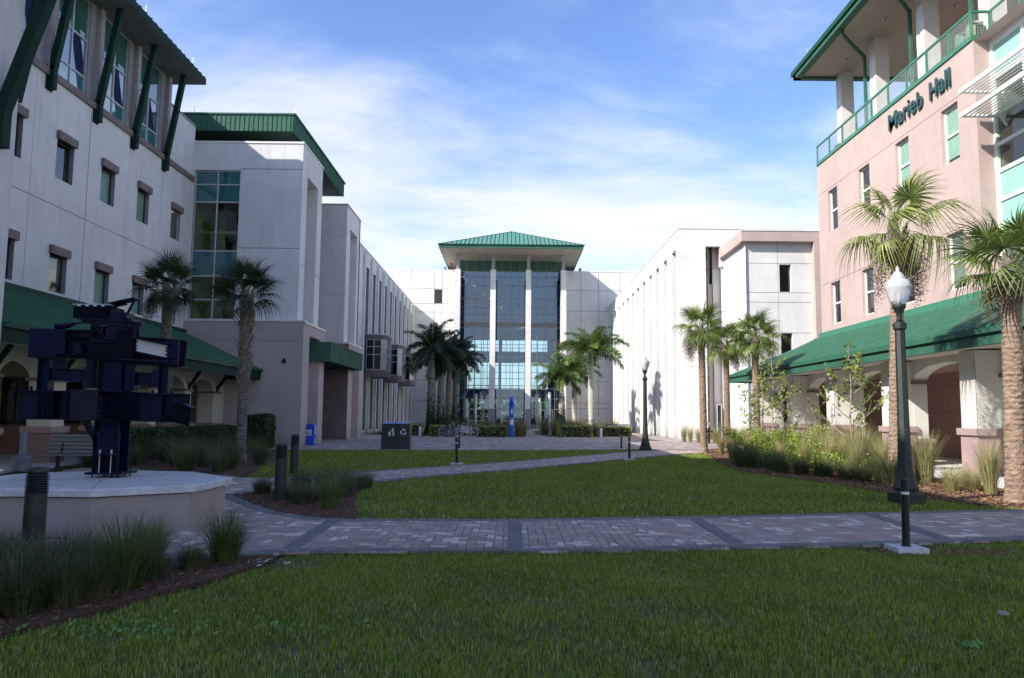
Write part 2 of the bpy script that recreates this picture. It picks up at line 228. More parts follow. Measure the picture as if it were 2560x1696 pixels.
# ------------------------------------------------------------ mesh helpers
OFF = {}
class MB:
    def __init__(s): s.v = []; s.f = []; s.m = []
    def add(s, vs, fs, mi=0):
        k = len(s.v); s.v += [tuple(p) for p in vs]; s.f += [tuple(i + k for i in f) for f in fs]; s.m += [mi] * len(fs); return s
    def quad(s, a, b, c, d, mi=0): return s.add((a, b, c, d), ((0, 1, 2, 3),), mi)
    def box(s, x0, x1, y0, y1, z0, z1, mi=0):
        x0, x1 = min(x0, x1), max(x0, x1); y0, y1 = min(y0, y1), max(y0, y1); z0, z1 = min(z0, z1), max(z0, z1)
        return s.add([(x, y, z) for z in (z0, z1) for y in (y0, y1) for x in (x0, x1)], ((0, 2, 3, 1), (4, 5, 7, 6), (0, 1, 5, 4), (2, 6, 7, 3), (0, 4, 6, 2), (1, 3, 7, 5)), mi)
    def beam(s, p, q, w, h, up=(0, 0, 1), mi=0):
        p = Vector(p); q = Vector(q); d = (q - p).normalized(); u = Vector(up)
        if abs(d.dot(u)) > 0.98: u = Vector((1, 0, 0))
        r = d.cross(u).normalized(); u = r.cross(d).normalized(); r *= w / 2; u *= h / 2
        return s.add([p - r - u, p + r - u, p + r + u, p - r + u, q - r - u, q + r - u, q + r + u, q - r + u], ((0, 1, 2, 3), (7, 6, 5, 4), (0, 4, 5, 1), (1, 5, 6, 2), (2, 6, 7, 3), (3, 7, 4, 0)), mi)
    def tube(s, pts, rad, n=6, mi=0, cap=True):
        pts = [Vector(p) for p in pts]
        if not hasattr(rad, '__len__'): rad = [rad] * len(pts)
        k = len(s.v); prev = None
        for i, p in enumerate(pts):
            d = (pts[min(i + 1, len(pts) - 1)] - pts[max(i - 1, 0)]).normalized()
            u = Vector((0, 0, 1)) if abs(d.z) < 0.9 else Vector((1, 0, 0))
            if prev is not None and (prev - d * prev.dot(d)).length > 0.1: u = prev
            r = (u - d * u.dot(d)).normalized(); prev = r; b = d.cross(r)
            for j in range(n):
                a = 2 * PI * j / n; s.v.append(tuple(p + (r * math.cos(a) + b * math.sin(a)) * rad[i]))
        for i in range(len(pts) - 1):
            for j in range(n):
                j2 = (j + 1) % n; s.f.append((k + i * n + j, k + i * n + j2, k + (i + 1) * n + j2, k + (i + 1) * n + j)); s.m.append(mi)
        if cap:
            s.f.append(tuple(k + j for j in range(n))[::-1]); s.m.append(mi); s.f.append(tuple(k + (len(pts) - 1) * n + j for j in range(n))); s.m.append(mi)
        return s
    def lathe(s, x, y, prof, n=16, mi=0, rot=0):
        return s.tube_prof(x, y, prof, n, mi, rot)
    def tube_prof(s, x, y, prof, n, mi, rot):
        k = len(s.v)
        for r, z in prof:
            for j in range(n):
                a = 2 * PI * j / n + rot; s.v.append((x + r * math.cos(a), y + r * math.sin(a), z))
        for i in range(len(prof) - 1):
            for j in range(n):
                j2 = (j + 1) % n; s.f.append((k + i * n + j, k + i * n + j2, k + (i + 1) * n + j2, k + (i + 1) * n + j)); s.m.append(mi)
        s.f.append(tuple(k + j for j in range(n))[::-1]); s.m.append(mi); s.f.append(tuple(k + (len(prof) - 1) * n + j for j in range(n))); s.m.append(mi)
        return s
    def prism(s, poly, axis, a0, a1, mi=0):
        # poly: 2D points; axis x: (y,z); y: (x,z); z: (x,y)
        def P(u, v, a): return {'x': (a, u, v), 'y': (u, a, v), 'z': (u, v, a)}[axis]
        n = len(poly); vs = [P(u, v, a0) for u, v in poly] + [P(u, v, a1) for u, v in poly]
        fs = [tuple(range(n))[::-1], tuple(range(n, 2 * n))] + [(i, (i + 1) % n, n + (i + 1) % n, n + i) for i in range(n)]
        return s.add(vs, fs, mi)
    def rect_ring(s, axis, c0, c1, u0, u1, z0, z1, t, mi=0):
        # picture frame in plane axis=c
        for (a, b, p, q) in ((u0, u1, z0, z0 + t), (u0, u1, z1 - t, z1), (u0, u0 + t, z0 + t, z1 - t), (u1 - t, u1, z0 + t, z1 - t)):
            if axis == 'x': s.box(c0, c1, a, b, p, q, mi)
            else: s.box(a, b, c0, c1, p, q, mi)
        return s
    def build(s, name, mats, parent=None, loc=(0, 0, 0), smooth=False, kind=None, label=None):
        o = mesh_obj(name, s.v, s.f, mats, parent, loc, s.m, smooth)
        if kind: o['kind'] = kind
        if label: o['label'] = label
        return o
def mesh_data(name, v, f, mats, loc=(0, 0, 0), mi=None, smooth=False):
    me = bpy.data.meshes.new(name); lx, ly, lz = loc
    me.from_pydata([(x - lx, y - ly, z - lz) for x, y, z in v], [], f)
    for m in (mats if isinstance(mats, (list, tuple)) else [mats]): me.materials.append(m)
    if mi is not None and any(mi): me.polygons.foreach_set('material_index', mi)
    if smooth: me.polygons.foreach_set('use_smooth', [True] * len(f))
    me.update(); return me
def place(name, me, parent=None, loc=(0, 0, 0)):
    o = bpy.data.objects.new(name, me); COL.objects.link(o); OFF[o.name] = Vector(loc)
    if parent is not None: o.parent = parent; o.location = Vector(loc) - OFF[parent.name]
    else: o.location = loc
    return o
def mesh_obj(name, v, f, mats, parent=None, loc=(0, 0, 0), mi=None, smooth=False):
    return place(name, mesh_data(name, v, f, mats, loc, mi, smooth), parent, loc)
def thing(name, label, cat, loc=(0, 0, 0), group=None):
    o = bpy.data.objects.new(name, None); COL.objects.link(o); o.location = loc; OFF[o.name] = Vector(loc); o['label'] = label; o['category'] = cat
    if group: o['group'] = group
    return o
def tag(o, label=None, cat=None, group=None, kind=None):
    if label: o['label'] = label
    if cat: o['category'] = cat
    if group: o['group'] = group
    if kind: o['kind'] = kind
    return o
def copy_tree(o, parent=None, label=None, loc=None):
    c = o.copy(); COL.objects.link(c); OFF[c.name] = OFF[o.name].copy()
    if parent is not None: c.parent = parent
    if label: c['label'] = label
    if loc is not None: c.location = loc
    for ch in list(o.children): copy_tree(ch, c)
    return c
def np_mesh(name, V, F, mats, mi=None, parent=None, loc=(0, 0, 0)):
    """V (n,3) float, F (m,3 or 4) int"""
    me = bpy.data.meshes.new(name); k = F.shape[1]
    me.vertices.add(len(V)); me.vertices.foreach_set('co', np.asarray(V, np.float32).ravel())
    me.loops.add(F.size); me.loops.foreach_set('vertex_index', F.astype(np.int32).ravel())
    me.polygons.add(len(F)); me.polygons.foreach_set('loop_start', np.arange(0, F.size, k, dtype=np.int32)); me.polygons.foreach_set('loop_total', np.full(len(F), k, np.int32))
    for m in (mats if isinstance(mats, (list, tuple)) else [mats]): me.materials.append(m)
    if mi is not None: me.polygons.foreach_set('material_index', mi)
    me.update(calc_edges=True)
    return place(name, me, parent, loc)
def in_poly(x, y, poly):
    x = np.asarray(x); y = np.asarray(y); r = np.zeros(x.shape, bool); n = len(poly)
    for i in range(n):
        x0, y0 = poly[i]; x1, y1 = poly[(i + 1) % n]
        if y0 == y1: continue
        c = ((y0 > y) != (y1 > y)) & (x < (x1 - x0) * (y - y0) / (y1 - y0) + x0); r ^= c
    return r

def wall(mb, axis, c, face, t, u0, u1, z0, z1, holes=(), grooves=(), mi=0, mr=None, rim=False, mg=None):
    """solid wall with real openings. plane axis=c, outward normal 'face'(+1/-1), thickness t behind. holes (ua,ub,za,zb); grooves (ua,ub,za,zb)"""
    us = {u0, u1}; zs = {z0, z1}
    for h in list(holes) + list(grooves):
        us |= {min(max(h[0], u0), u1), min(max(h[1], u0), u1)}; zs |= {min(max(h[2], z0), z1), min(max(h[3], z0), z1)}
    us = sorted(us); zs = sorted(zs); nu = len(us) - 1; nz = len(zs) - 1
    D = [[0.0] * nz for _ in range(nu)]
    for i in range(nu):
        for j in range(nz):
            cu = (us[i] + us[i + 1]) / 2; cz = (zs[j] + zs[j + 1]) / 2
            for g in grooves:
                if g[0] < cu < g[1] and g[2] < cz < g[3]: D[i][j] = 0.03
            for h in holes:
                if h[0] < cu < h[1] and h[2] < cz < h[3]: D[i][j] = t
    def P(u, z, d):
        a = c - face * d; return (a, u, z) if axis == 'x' else (u, a, z)
    flip = (face > 0) if axis == 'x' else (face < 0)
    def q(a, b, cc, d, m): mb.quad(*((a, b, cc, d) if flip else (d, cc, b, a)), m)
    mr_ = mi if mr is None else mr
    for i in range(nu):
        for j in range(nz):
            d = D[i][j]
            if d < t: q(P(us[i], zs[j], d), P(us[i + 1], zs[j], d), P(us[i + 1], zs[j + 1], d), P(us[i], zs[j + 1], d), mi if d == 0 or mg is None else mg)
    for i in range(nu + 1):
        for j in range(nz):
            a = D[i - 1][j] if i > 0 else t; b = D[i][j] if i < nu else t
            if a != b and (rim or 0 < i < nu): mb.quad(P(us[i], zs[j], a), P(us[i], zs[j], b), P(us[i], zs[j + 1], b), P(us[i], zs[j + 1], a), mr_)
    for i in range(nu):
        for j in range(nz + 1):
            a = D[i][j - 1] if j > 0 else t; b = D[i][j] if j < nz else t
            if a != b and (rim or 0 < j < nz): mb.quad(P(us[i], zs[j], a), P(us[i], zs[j], b), P(us[i + 1], zs[j], b), P(us[i + 1], zs[j], a), mr_)
    return mb
def hj(z, u0, u1, w=0.02): return (u0, u1, z - w / 2, z + w / 2)      # horizontal joint
def vj(u, z0, z1, w=0.02): return (u - w / 2, u + w / 2, z0, z1)      # vertical joint

def arch_wall(mb, c, t, face, u0, u1, z0, z1, arches, mi=0, mis=None):
    """wall in plane x=c (thickness t away from face) pierced by elliptical arches (yc, halfwidth, spring, crown)"""
    cb_ = c - face * t; n = 20; mis = mi if mis is None else mis
    edges = [u0]
    for yc, hw, zs, zc in arches: edges += [yc - hw, yc + hw]
    edges.append(u1)
    for i in range(0, len(edges), 2):
        a, b = edges[i], edges[i + 1]
        if b - a > 0.01: mb.box(min(c, cb_), max(c, cb_), a, b, z0, z1, mi)
    for yc, hw, zs, zc in arches:
        pts = [(yc - hw * math.cos(PI * k / n), zs + (zc - zs) * math.sin(PI * k / n)) for k in range(n + 1)]
        for k in range(n):
            (a, za), (b, zb) = pts[k], pts[k + 1]
            mb.quad((c, a, za), (c, b, zb), (c, b, z1), (c, a, z1), mi); mb.quad((cb_, a, za), (cb_, b, zb), (cb_, b, z1), (cb_, a, z1), mi)
            mb.quad((c, a, za), (c, b, zb), (cb_, b, zb), (cb_, a, za), mis)
    return mb

# ============================================================ GROUND
g = MB(); g.quad((-900, -300, -0.06), (900, -300, -0.06), (900, 1500, -0.06), (-900, 1500, -0.06)); tag(g.build('ground', SOIL), kind='structure')
def sheet(name, poly, z, m, kind='structure', zb=-0.05):
    s = MB(); s.prism(poly, 'z', zb, z); return tag(s.build(name, m), kind=kind)
PATH = [(12.5, 12.35), (9.5, 11.5), (7, 10.84), (5.74, 10.5), (4.47, 10.17), (2.77, 9.91), (1.41, 9.65), (0.12, 9.48), (-1.17, 9.44), (-2.07, 9.38), (-2.6, 9.28), (-3.0, 9.05), (-3.8, 8.85), (-5.5, 9.1), (-8, 9.0), (-12.48, 8.5),
        (-12.48, 19.0), (-13.3, 19.0), (-13.3, 22.8), (-11.04, 22.4), (-9.02, 21.4), (-7.3, 20.3), (-6.7, 19.75), (-6.1, 19.75), (-5.4, 20.3), (-4.9, 20.9), (-4.47, 21.75), (-3.0, 23.86), (-1.59, 25.65), (0.33, 28.3), (2.9, 32.4), (5.37, 36.5), (6.6, 37.8), (7.46, 38.3),
        (9.6, 38.3), (8.8, 35.75), (8.0, 35.1), (6.5, 33.3), (5.05, 31.04), (2.52, 27.17), (0.28, 23.8), (-1.35, 21.77), (-2.52, 20.11), (-3.3, 18.9), (-3.95, 18.2), (-4.7, 17.1), (-5.3, 16.1), (-5.48, 15.57),
        (-4.68, 14.2), (-3.82, 12.99), (-3.2, 12.42), (-2.8, 12.22), (-1.52, 12.23), (0.15, 12.34), (3.66, 13.05), (6.5, 13.7), (9.29, 14.35), (12.5, 15.1)]
sheet('near_path', PATH, -0.028, SAND)
path_o = bpy.data.objects['near_path']; OFF['near_path'] = Vector((0, 0, 0))
PLZ = [(-13.3, 35.2), (-10.38, 35.5), (-5.72, 36.24), (0.43, 37.25), (4.5, 38.6), (6.4, 39.6), (7.4, 38.35), (9.6, 38.35), (10.2, 40.6), (11.6, 42.2), (15.0, 45), (15.0, 61), (12.55, 61), (12.55, 100), (-12.6, 100), (-12.6, 54), (-17, 54), (-17, 39.5), (-13.3, 39)]
sheet('plaza', PLZ, 0.0, PLAZA)
WALKR = [(12.2, 12.0), (11.3, 16), (11.8, 20), (12.0, 24), (12.5, 30), (12.3, 38), (11.0, 41.5), (11.9, 42.4), (15.3, 45.2), (15.3, 52.2), (24, 52.2), (24, 10)]
sheet('arcade_walk', WALKR, 0.006, CONCL)
sheet('left_arcade_floor', [(-13.32, 19.02), (-18.9, 19.02), (-18.9, 39.1), (-13.32, 39.1)], 0.02, CONC)
bed_l = [(-2.75, 9.2), (-2.62, 8.95), (-2.72, 8.5), (-2.86, 8.0), (-2.98, 7.6), (-3.25, 6.95), (-3.46, 6.3), (-3.75, 5.8), (-4.3, 5.2), (-6, 4.2), (-9, 3), (-12.4, 2.5), (-12.4, 8.45), (-8, 8.95), (-5.5, 9.05), (-3.8, 8.8), (-3.0, 9.0)]
sheet('front_mulch_bed', bed_l, -0.005, MULCH)
bed_i = [(-5.42, 15.5), (-4.64, 14.25), (-3.78, 13.04), (-3.16, 12.46), (-2.76, 12.28), (-2.45, 12.5), (-2.5, 13.0), (-2.7, 13.8), (-2.95, 14.9), (-3.2, 16.2), (-3.4, 18.6), (-3.9, 18.15), (-4.66, 17.05), (-5.26, 16.05)]
sheet('island_mulch_bed', bed_i, -0.004, MULCH)
bed_r = [(8.86, 35.6), (8.3, 33), (7.7, 29), (7.25, 26), (7.1, 24), (7.35, 22.4), (7.9, 20.8), (8.2, 19.1), (8.35, 17.5), (8.6, 16.3), (9.1, 15.2), (9.9, 14.75), (11.2, 14.85), (11.9, 15.2), (11.28, 16), (11.78, 20), (11.98, 24), (12.48, 30), (12.28, 38), (10.9, 41.4), (10.2, 40.5), (9.62, 38.2)]
sheet('right_mulch_bed', bed_r, -0.003, MULCH)
bed_h = [(-13.28, 23), (-11.04, 22.5), (-9.02, 21.5), (-7.4, 20.5), (-6.9, 20.1), (-7.2, 22), (-7.8, 24.5), (-8.1, 27), (-9.0, 30), (-10.2, 34), (-10.5, 36.8), (-13.28, 37.5)]
sheet('hedge_mulch_bed', bed_h, -0.006, MULCH)
bed_p = [(-8.6, 61.5), (-6.2, 59.2), (-3.9, 58.2), (-0.5, 59.6), (1.2, 61.5), (1.2, 85), (-11.9, 85), (-11.9, 64)]
sheet('left_planter_bed', bed_p, 0.012, MULCH)
bed_q = [(2.4, 85), (2.2, 70), (2.6, 64.0), (3.6, 60.4), (6.2, 61.0), (9.0, 64.4), (10.6, 68), (11.9, 85)]
sheet('right_planter_bed', bed_q, 0.012, MULCH)

# ---- pavers of the near path: real stones in a random domino bond
def build_pavers():
    U = 0.112; x0, x1, y0, y1 = -12.3, 12.4, 8.6, 38.2
    nx = int((x1 - x0) / U); ny = int((y1 - y0) / U); occ = np.zeros((nx, ny), bool)
    gx = x0 + (np.arange(nx) + 0.5) * U; gy = y0 + (np.arange(ny) + 0.5) * U; XX, YY = np.meshgrid(gx, gy, indexing='ij')
    ok = in_poly(XX, YY, PATH); occ |= ~ok
    # only what the photo can see
    vis = (np.abs(XX) < YY * 0.70 + 2.5); occ |= ~vis
    px, py = -6.0, 11.66; occ |= (XX - px) ** 2 + (YY - py) ** 2 < 1.6 ** 2
    r = random.Random(3); items = []
    for j in range(ny):
        for i in range(nx):
            if occ[i, j]: continue
            a = i + 1 < nx and not occ[i + 1, j]; b = j + 1 < ny and not occ[i, j + 1]
            k = r.random(); wv, hv = 1, 1
            if a and (k < 0.72 or not b): wv = 2
            elif b: hv = 2
            occ[i:i + wv, j:j + hv] = True
            ci = r.choices((0, 1, 2, 3), (0.35, 0.32, 0.20, 0.13))[0] if wv * hv == 2 else r.choices((0, 1, 2), (0.4, 0.3, 0.3))[0]
            items.append((x0 + (i + wv / 2) * U, y0 + (j + hv / 2) * U, wv, hv, ci))
    # brick-like drift so that the courses wave a little
    def shape(wv, hv, ci):
        gp = 0.0035; a, b = wv * U / 2 - gp, hv * U / 2 - gp; h = 0.03; m = MB(); e = 0.004
        if ci == 3 and hv == 2: pl = [(-a, -b), (a, -b), (a * 0.98, b * 0.15), (a * 0.78, b * 0.35), (a * 0.74, b), (-a * 0.74, b), (-a * 0.78, b * 0.35), (-a * 0.98, b * 0.15)]
        elif ci == 3 and wv == 2: pl = [(-a, -b * 0.9), (a * 0.1, -b), (a * 0.2, -b * 0.72), (a, -b * 0.72), (a, b * 0.72), (a * 0.2, b * 0.72), (a * 0.1, b), (-a, b * 0.9)]
        else: pl = [(-a, -b), (a, -b), (a, b), (-a, b)]
        n = len(pl); vs = [(x, y, 0) for x, y in pl] + [(x, y, h - e) for x, y in pl] + [(x - math.copysign(e, x), y - math.copysign(e, y), h) for x, y in pl]
        fs = [(i, (i + 1) % n, n + (i + 1) % n, n + i) for i in range(n)] + [(n + i, n + (i + 1) % n, 2 * n + (i + 1) % n, 2 * n + i) for i in range(n)] + [tuple(range(2 * n, 3 * n))]
        return vs, fs
    items.sort(key=lambda t: t[1] + abs(t[0]) * 0.15); cache = {}; rest = {}
    near = [t for t in items if abs(t[0]) < t[1] * 0.64]
    ind = set(id(t) for t in near[:300])
    big = MB()
    for t in items:
        x, y, wv, hv, ci = t; dz = -0.030 + r.uniform(-0.0012, 0.0012)
        key = (wv, hv, ci)
        if key not in cache: vs, fs = shape(*key); cache[key] = (vs, fs, mesh_data('paver', vs, fs, PV[ci]))
        if id(t) in ind: place('paver', cache[key][2], path_o, (x, y, dz))
        else: vs, fs, _ = cache[key]; big.add([(a + x, b + y, c + dz) for a, b, c in vs], fs, ci)
    tag(big.build('distant_pavers', PV, path_o), kind='stuff')
    # charcoal border stones and cross bands, laid 5 mm proud
    edges = [PATH[0:13], PATH[47:58], PATH[23:34], PATH[35:48]]
    st = mesh_data('border_stone', *(lambda m: (m.v, m.f))(MB().box(-0.098, 0.098, -0.048, 0.048, 0, 0.034)), PVB)
    bmb = MB(); cnt = 0
    def stone(x, y, ang):
        nonlocal cnt
        z = -0.026 + r.uniform(-0.001, 0.001)
        if y < 14.2 and abs(x) < y * 0.66 and cnt < 280:
            o = place('border_stone', st, path_o, (x, y, z)); o.rotation_euler = (0, 0, ang); cnt += 1
        else:
            ca, sa = math.cos(ang), math.sin(ang)
            k = MB().box(-0.098, 0.098, -0.048, 0.048, 0, 0.034); bmb.add([(a * ca - b * sa + x, a * sa + b * ca + y, c + z) for a, b, c in k.v], k.f)
    for pl, sgn in ((edges[0], 1), (edges[1], 1), (edges[2], 1), (edges[3], 1)):
        for (xa, ya), (xb, yb) in zip(pl[:-1], pl[1:]):
            d = Vector((xb - xa, yb - ya)); ln = d.length; d.normalize(); nrm = Vector((-d.y, d.x))
            mx_, my_ = (xa + xb) / 2 + nrm.x * 0.1, (ya + yb) / 2 + nrm.y * 0.1
            if not in_poly(np.array([mx_]), np.array([my_]), PATH)[0]: nrm = -nrm
            n = max(1, int(ln / 0.1))
            for i in range(n):
                s_ = (i + 0.5) / n * ln; x = xa + d.x * s_ + nrm.x * 0.1; y = ya + d.y * s_ + nrm.y * 0.1
                if abs(x) < y * 0.72 + 2.5: stone(x, y, math.atan2(nrm.y, nrm.x))
    for (xa, ya), (xb, yb) in (((-2.62, 9.5), (-2.68, 12.05)), ((0.07, 9.7), (0.06, 12.15)), ((2.9, 10.1), (2.95, 12.7)), ((5.87, 10.7), (6.1, 13.4)), ((8.8, 11.6), (9.2, 14.1))):
        d = Vector((xb - xa, yb - ya)); n = int(d.length / 0.1)
        for i in range(n): stone(xa + d.x * (i + 0.5) / n, ya + d.y * (i + 0.5) / n, math.atan2(d.y, d.x) - PI / 2)
    tag(bmb.build('distant_border_stones', PVB, path_o), kind='stuff')
build_pavers()

# ============================================================ window builder (local: wall plane x=0, opening 0..w in y, 0..h in z, outward +x*face)
WCACHE = {}
def window_mesh(key, fn):
    if key not in WCACHE: WCACHE[key] = fn()
    return WCACHE[key]
def add_window(parent, loc, axis, face, w, h, cols=1, rows=(1.0,), rec=0.15, frame=WFR, pane=GLS, blind=None, ft=0.06, room=True, sill=None, mull=None, blind_h=1.0, name='window', label=None):
    """frame is the part, panes and blind are sub-parts; everything real and behind the wall face"""
    mull = mull or ft
    def P(u, d): return (-face * d, u) if axis == 'x' else (u, -face * d)
    def bx(m, ua, ub, da, db, za, zb, mi=0):
        (a0, b0), (a1, b1) = P(ua, da), P(ub, db); m.box(a0, a1, b0, b1, za, zb, mi)
    key = (axis, face, w, h, cols, rows, rec, frame.name, ft, mull)
    def mk():
        m = MB(); bx(m, 0, w, rec, rec + 0.07, 0, ft); bx(m, 0, w, rec, rec + 0.07, h - ft, h); bx(m, 0, ft, rec, rec + 0.07, ft, h - ft); bx(m, w - ft, w, rec, rec + 0.07, ft, h - ft)
        for i in range(1, cols): bx(m, w * i / cols - mull / 2, w * i / cols + mull / 2, rec - 0.003, rec + 0.067, ft, h - ft)
        zz = 0
        for r_ in rows[:-1]:
            zz += r_ * h
            bx(m, ft, w - ft, rec - 0.006, rec + 0.06, zz - mull / 2, zz + mull / 2)
        return mesh_data(name, m.v, m.f, frame)
    fo = place(name, window_mesh(key + ('f',), mk), parent, loc)
    if label: fo['label'] = label
    zz = 0
    for ri, r_ in enumerate(rows):
        zt = zz + r_ * h
        for i in range(cols):
            ua, ub = w * i / cols, w * (i + 1) / cols
            pm = pane[ri] if isinstance(pane, (list, tuple)) else pane
            mdl = window_mesh((axis, face, round(ub - ua, 3), round(zt - zz, 3), pm.name, 'p'), lambda: (lambda m: mesh_data('pane', m.v, m.f, pm))((lambda m: (bx(m, 0.02, ub - ua - 0.02, 0, 0.012, 0.02, zt - zz - 0.02), m)[1])(MB())))
            px_, py_ = P(ua, rec + 0.035); place('pane', mdl, fo, (loc[0] + px_, loc[1] + py_, loc[2] + zz))
        zz = zt
    if blind:
        mdl = window_mesh((axis, face, w, h, blind.name, blind_h, 'b'), lambda: (lambda m: mesh_data('blind', m.v, m.f, blind))((lambda m: (bx(m, ft, w - ft, 0, 0.01, h * (1 - blind_h), h - ft), m)[1])(MB())))
        px_, py_ = P(0, rec + 0.055); place('blind', mdl, fo, (loc[0] + px_, loc[1] + py_, loc[2]))
    if room:
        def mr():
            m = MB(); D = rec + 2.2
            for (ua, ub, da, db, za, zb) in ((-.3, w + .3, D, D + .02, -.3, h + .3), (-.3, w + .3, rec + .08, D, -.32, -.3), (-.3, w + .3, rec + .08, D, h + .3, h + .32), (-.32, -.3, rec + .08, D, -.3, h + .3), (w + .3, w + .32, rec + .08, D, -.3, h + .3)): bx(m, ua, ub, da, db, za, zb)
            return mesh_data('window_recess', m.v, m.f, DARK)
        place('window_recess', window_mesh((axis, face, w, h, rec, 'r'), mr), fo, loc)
    if sill:
        m = MB(); bx(m, -0.02, w + 0.02, -0.05, rec, -0.09, -0.005); s_ = m.build('sill', sill, fo, loc)
    return fo
def seams(mb, a0, a1, b0, b1, n, h=0.04, w=0.025, mi=0):
    """standing seams on a sloped quad: from edge a0->a1 (top) to b0->b1 (eave)"""
    a0, a1, b0, b1 = map(Vector, (a0, a1, b0, b1)); nrm = (a1 - a0).cross(b0 - a0).normalized()
    if nrm.z < 0: nrm = -nrm
    for i in range(n + 1):
        t = i / n; p = a0.lerp(a1, t); q = b0.lerp(b1, t); mb.beam(p + nrm * h / 2, q + nrm * h / 2, w, h, up=nrm, mi=mi)

# ============================================================ LEFT HALL (white, in shade)
LH = thing('lecture_hall', 'white hall on the left with green eave braces and a shaded green-roofed arcade', 'building', (-16.5, 28, 0))
X = -16.5
wins1 = [(24.35, 25.43), (27.40, 28.50), (30.46, 31.56), (33.50, 34.60)]
vents = [(36.90, 37.95)]
holes = [(a, b, 10.0, 11.55) for a, b in wins1 + vents] + [(a, b, 5.88, 7.42) for a, b in wins1 + vents]
gro = [vj(29.5, 5.6, 13.3, 0.035), vj(26.0, 5.6, 13.3, 0.015), vj(32.6, 5.6, 13.3, 0.012), vj(35.8, 8.9, 13.3, 0.012), hj(8.97, 19, 39.2, 0.022)]
m = MB(); wall(m, 'x', X, 1, 0.36, -20, 39.22, 3.55, 13.42, holes, gro, mr=1, mg=2)
m.box(X - .3, X, 36.3, 39.22, 13.42, 16.3, 0); m.box(X - .3, X + .03, 36.3, 39.22, 16.3, 16.42, 1)
m.build('wall', [WHITE, GREYTR, JOINT], LH)
m = MB(); m.box(X, X + .09, -20, 39.2, 13.42, 13.68); m.build('string_course', TRIM, LH)
hm = None
for zt in (11.42, 7.22):
    for a, b in wins1 + vents:
        m = MB(); m.box(0, 0.13, -0.06, b - a + 0.06, 0, 0.30)
        if hm is None: hm = m.build('lintel', TRIM, LH, (0, 0, 0)).data; bpy.data.objects.remove(bpy.data.objects['lintel'])
        place('lintel', hm, LH, (X, a, zt))
for k, (a, b) in enumerate(wins1):
    add_window(LH, (X, a, 10.0), 'x', 1, 1.08, 1.42, rec=0.15, frame=DFR, blind=BLIND if k > 1 else None, ft=0.05)
    add_window(LH, (X, a, 5.88), 'x', 1, 1.08, 1.34, rec=0.15, frame=DFR, blind=BLIND if k > 1 else (ROOMW if k == 1 else None), blind_h=0.98 if k > 1 else 0.75, ft=0.05)
slat = None
for zb in (10.0, 5.88):
    a = 36.90; m = MB(); m.rect_ring('x', X - .16, X - .1, a, a + 1.05, zb, zb + 1.42, .05); m.box(X - .30, X - .29, a, a + 1.05, zb, zb + 1.42)
    lv = m.build('louvre_vent', ALU, LH, (X, a, zb))
    if slat is None:
        s_ = MB(); s_.add([(0, 0, .045), (.09, 0, 0), (.09, .95, 0), (0, .95, .045), (0, 0, .06), (.09, 0, .015), (.09, .95, .015), (0, .95, .06)], ((0, 1, 2, 3), (4, 5, 6, 7), (1, 5, 6, 2), (0, 3, 7, 4))); slat = mesh_data('slat', s_.v, s_.f, ALU)
    for k in range(18): place('slat', slat, lv, (X - .2, a + .05, zb + .06 + k * .072))
# clerestory
m = MB()
bays = [(20.9, 22.95), (24.0, 26.0), (27.15, 29.2), (30.25, 32.3), (33.35, 35.4)]
wall(m, 'x', X - .1, 1, 0.3, -20, 36.25, 13.68, 17.95, [(a, b, 13.72, 17.62) for a, b in bays], mr=1)
for a, b in bays: m.box(X - .1, X + .06, b + .50, b + .78, 13.68, 17.62, 2)
m.box(X - 6, X - .4, 36.05, 36.25, 13.6, 17.9, 0)
m.build('clerestory_wall', [GREYTR, GREYTR, mat('pilaster_grey', (.40, .385, .40), .8)], LH)
for a, b in bays: add_window(LH, (X - .1, a, 13.72), 'x', 1, 2.05, 3.9, cols=2, rows=(.195, .375, .43), rec=0.06, frame=ALU, pane=[COAT1, COAT2, COAT3], ft=.06, mull=.07, label='tall clerestory window of six panes')
# reflected / interior pieces are left to the glass; a green roller behind the top row
for a, b in bays: m = MB(); m.box(X - .62, X - .60, a, b, 16.0, 17.6); m.build('roller_blind', TEALG, LH)
# roof
m = MB(); xe, ye = -15.12, 36.9
m.add([(xe, -20, 17.60), (xe, ye, 17.60), (-24, ye, 17.60), (-24, -20, 17.60)], ((0, 1, 2, 3),), 1)
m.add([(xe, -20, 17.60), (xe, ye, 17.60), (xe, ye, 17.90), (xe, -20, 17.90)], ((0, 1, 2, 3),), 0); m.add([(xe, ye, 17.60), (-24, ye, 17.60), (-24, ye, 17.90), (xe, ye, 17.90)], ((0, 1, 2, 3),), 0)
m.add([(xe, -20, 17.90), (xe, ye, 17.90), (-24, 30, 20.6), (-24, -20, 20.6), (-24, ye, 17.90)], ((0, 1, 2, 3), (1, 4, 2)), 2)
m.build('roof', [GREEND, mat('grey_soffit', (0.16, .16, .16), .8), GREENM], LH)
m = MB(); seams(m, (-24, -20, 20.6), (-24, 30, 20.6), (xe, -20, 17.92), (xe, 36.8, 17.92), 120, .035, .03); m.build('roof_seams', GREENM, LH, kind='stuff')
for yb in (20.0, 23.3, 26.66, 29.78, 32.8, 35.83):
    m = MB(); xb = X + .12
    m.beam((xb, yb, 12.95), (xb, yb, 13.75), .22, .24, up=(0, 1, 0)); m.beam((xb, yb, 13.66), (-15.75, yb, 17.62), .22, .24, up=(0, 1, 0)); m.box(X, X + .02, yb - .2, yb + .2, 12.9, 13.8)
    m.build('brace', GREEND, LH)
m = MB(); m.box(-30, -20, 5, 41, 17.6, 20.45); m.build('unseen_shadow_caster', WHITE, LH)  # unseen volume added so its edge casts the diagonal shadow on the tower
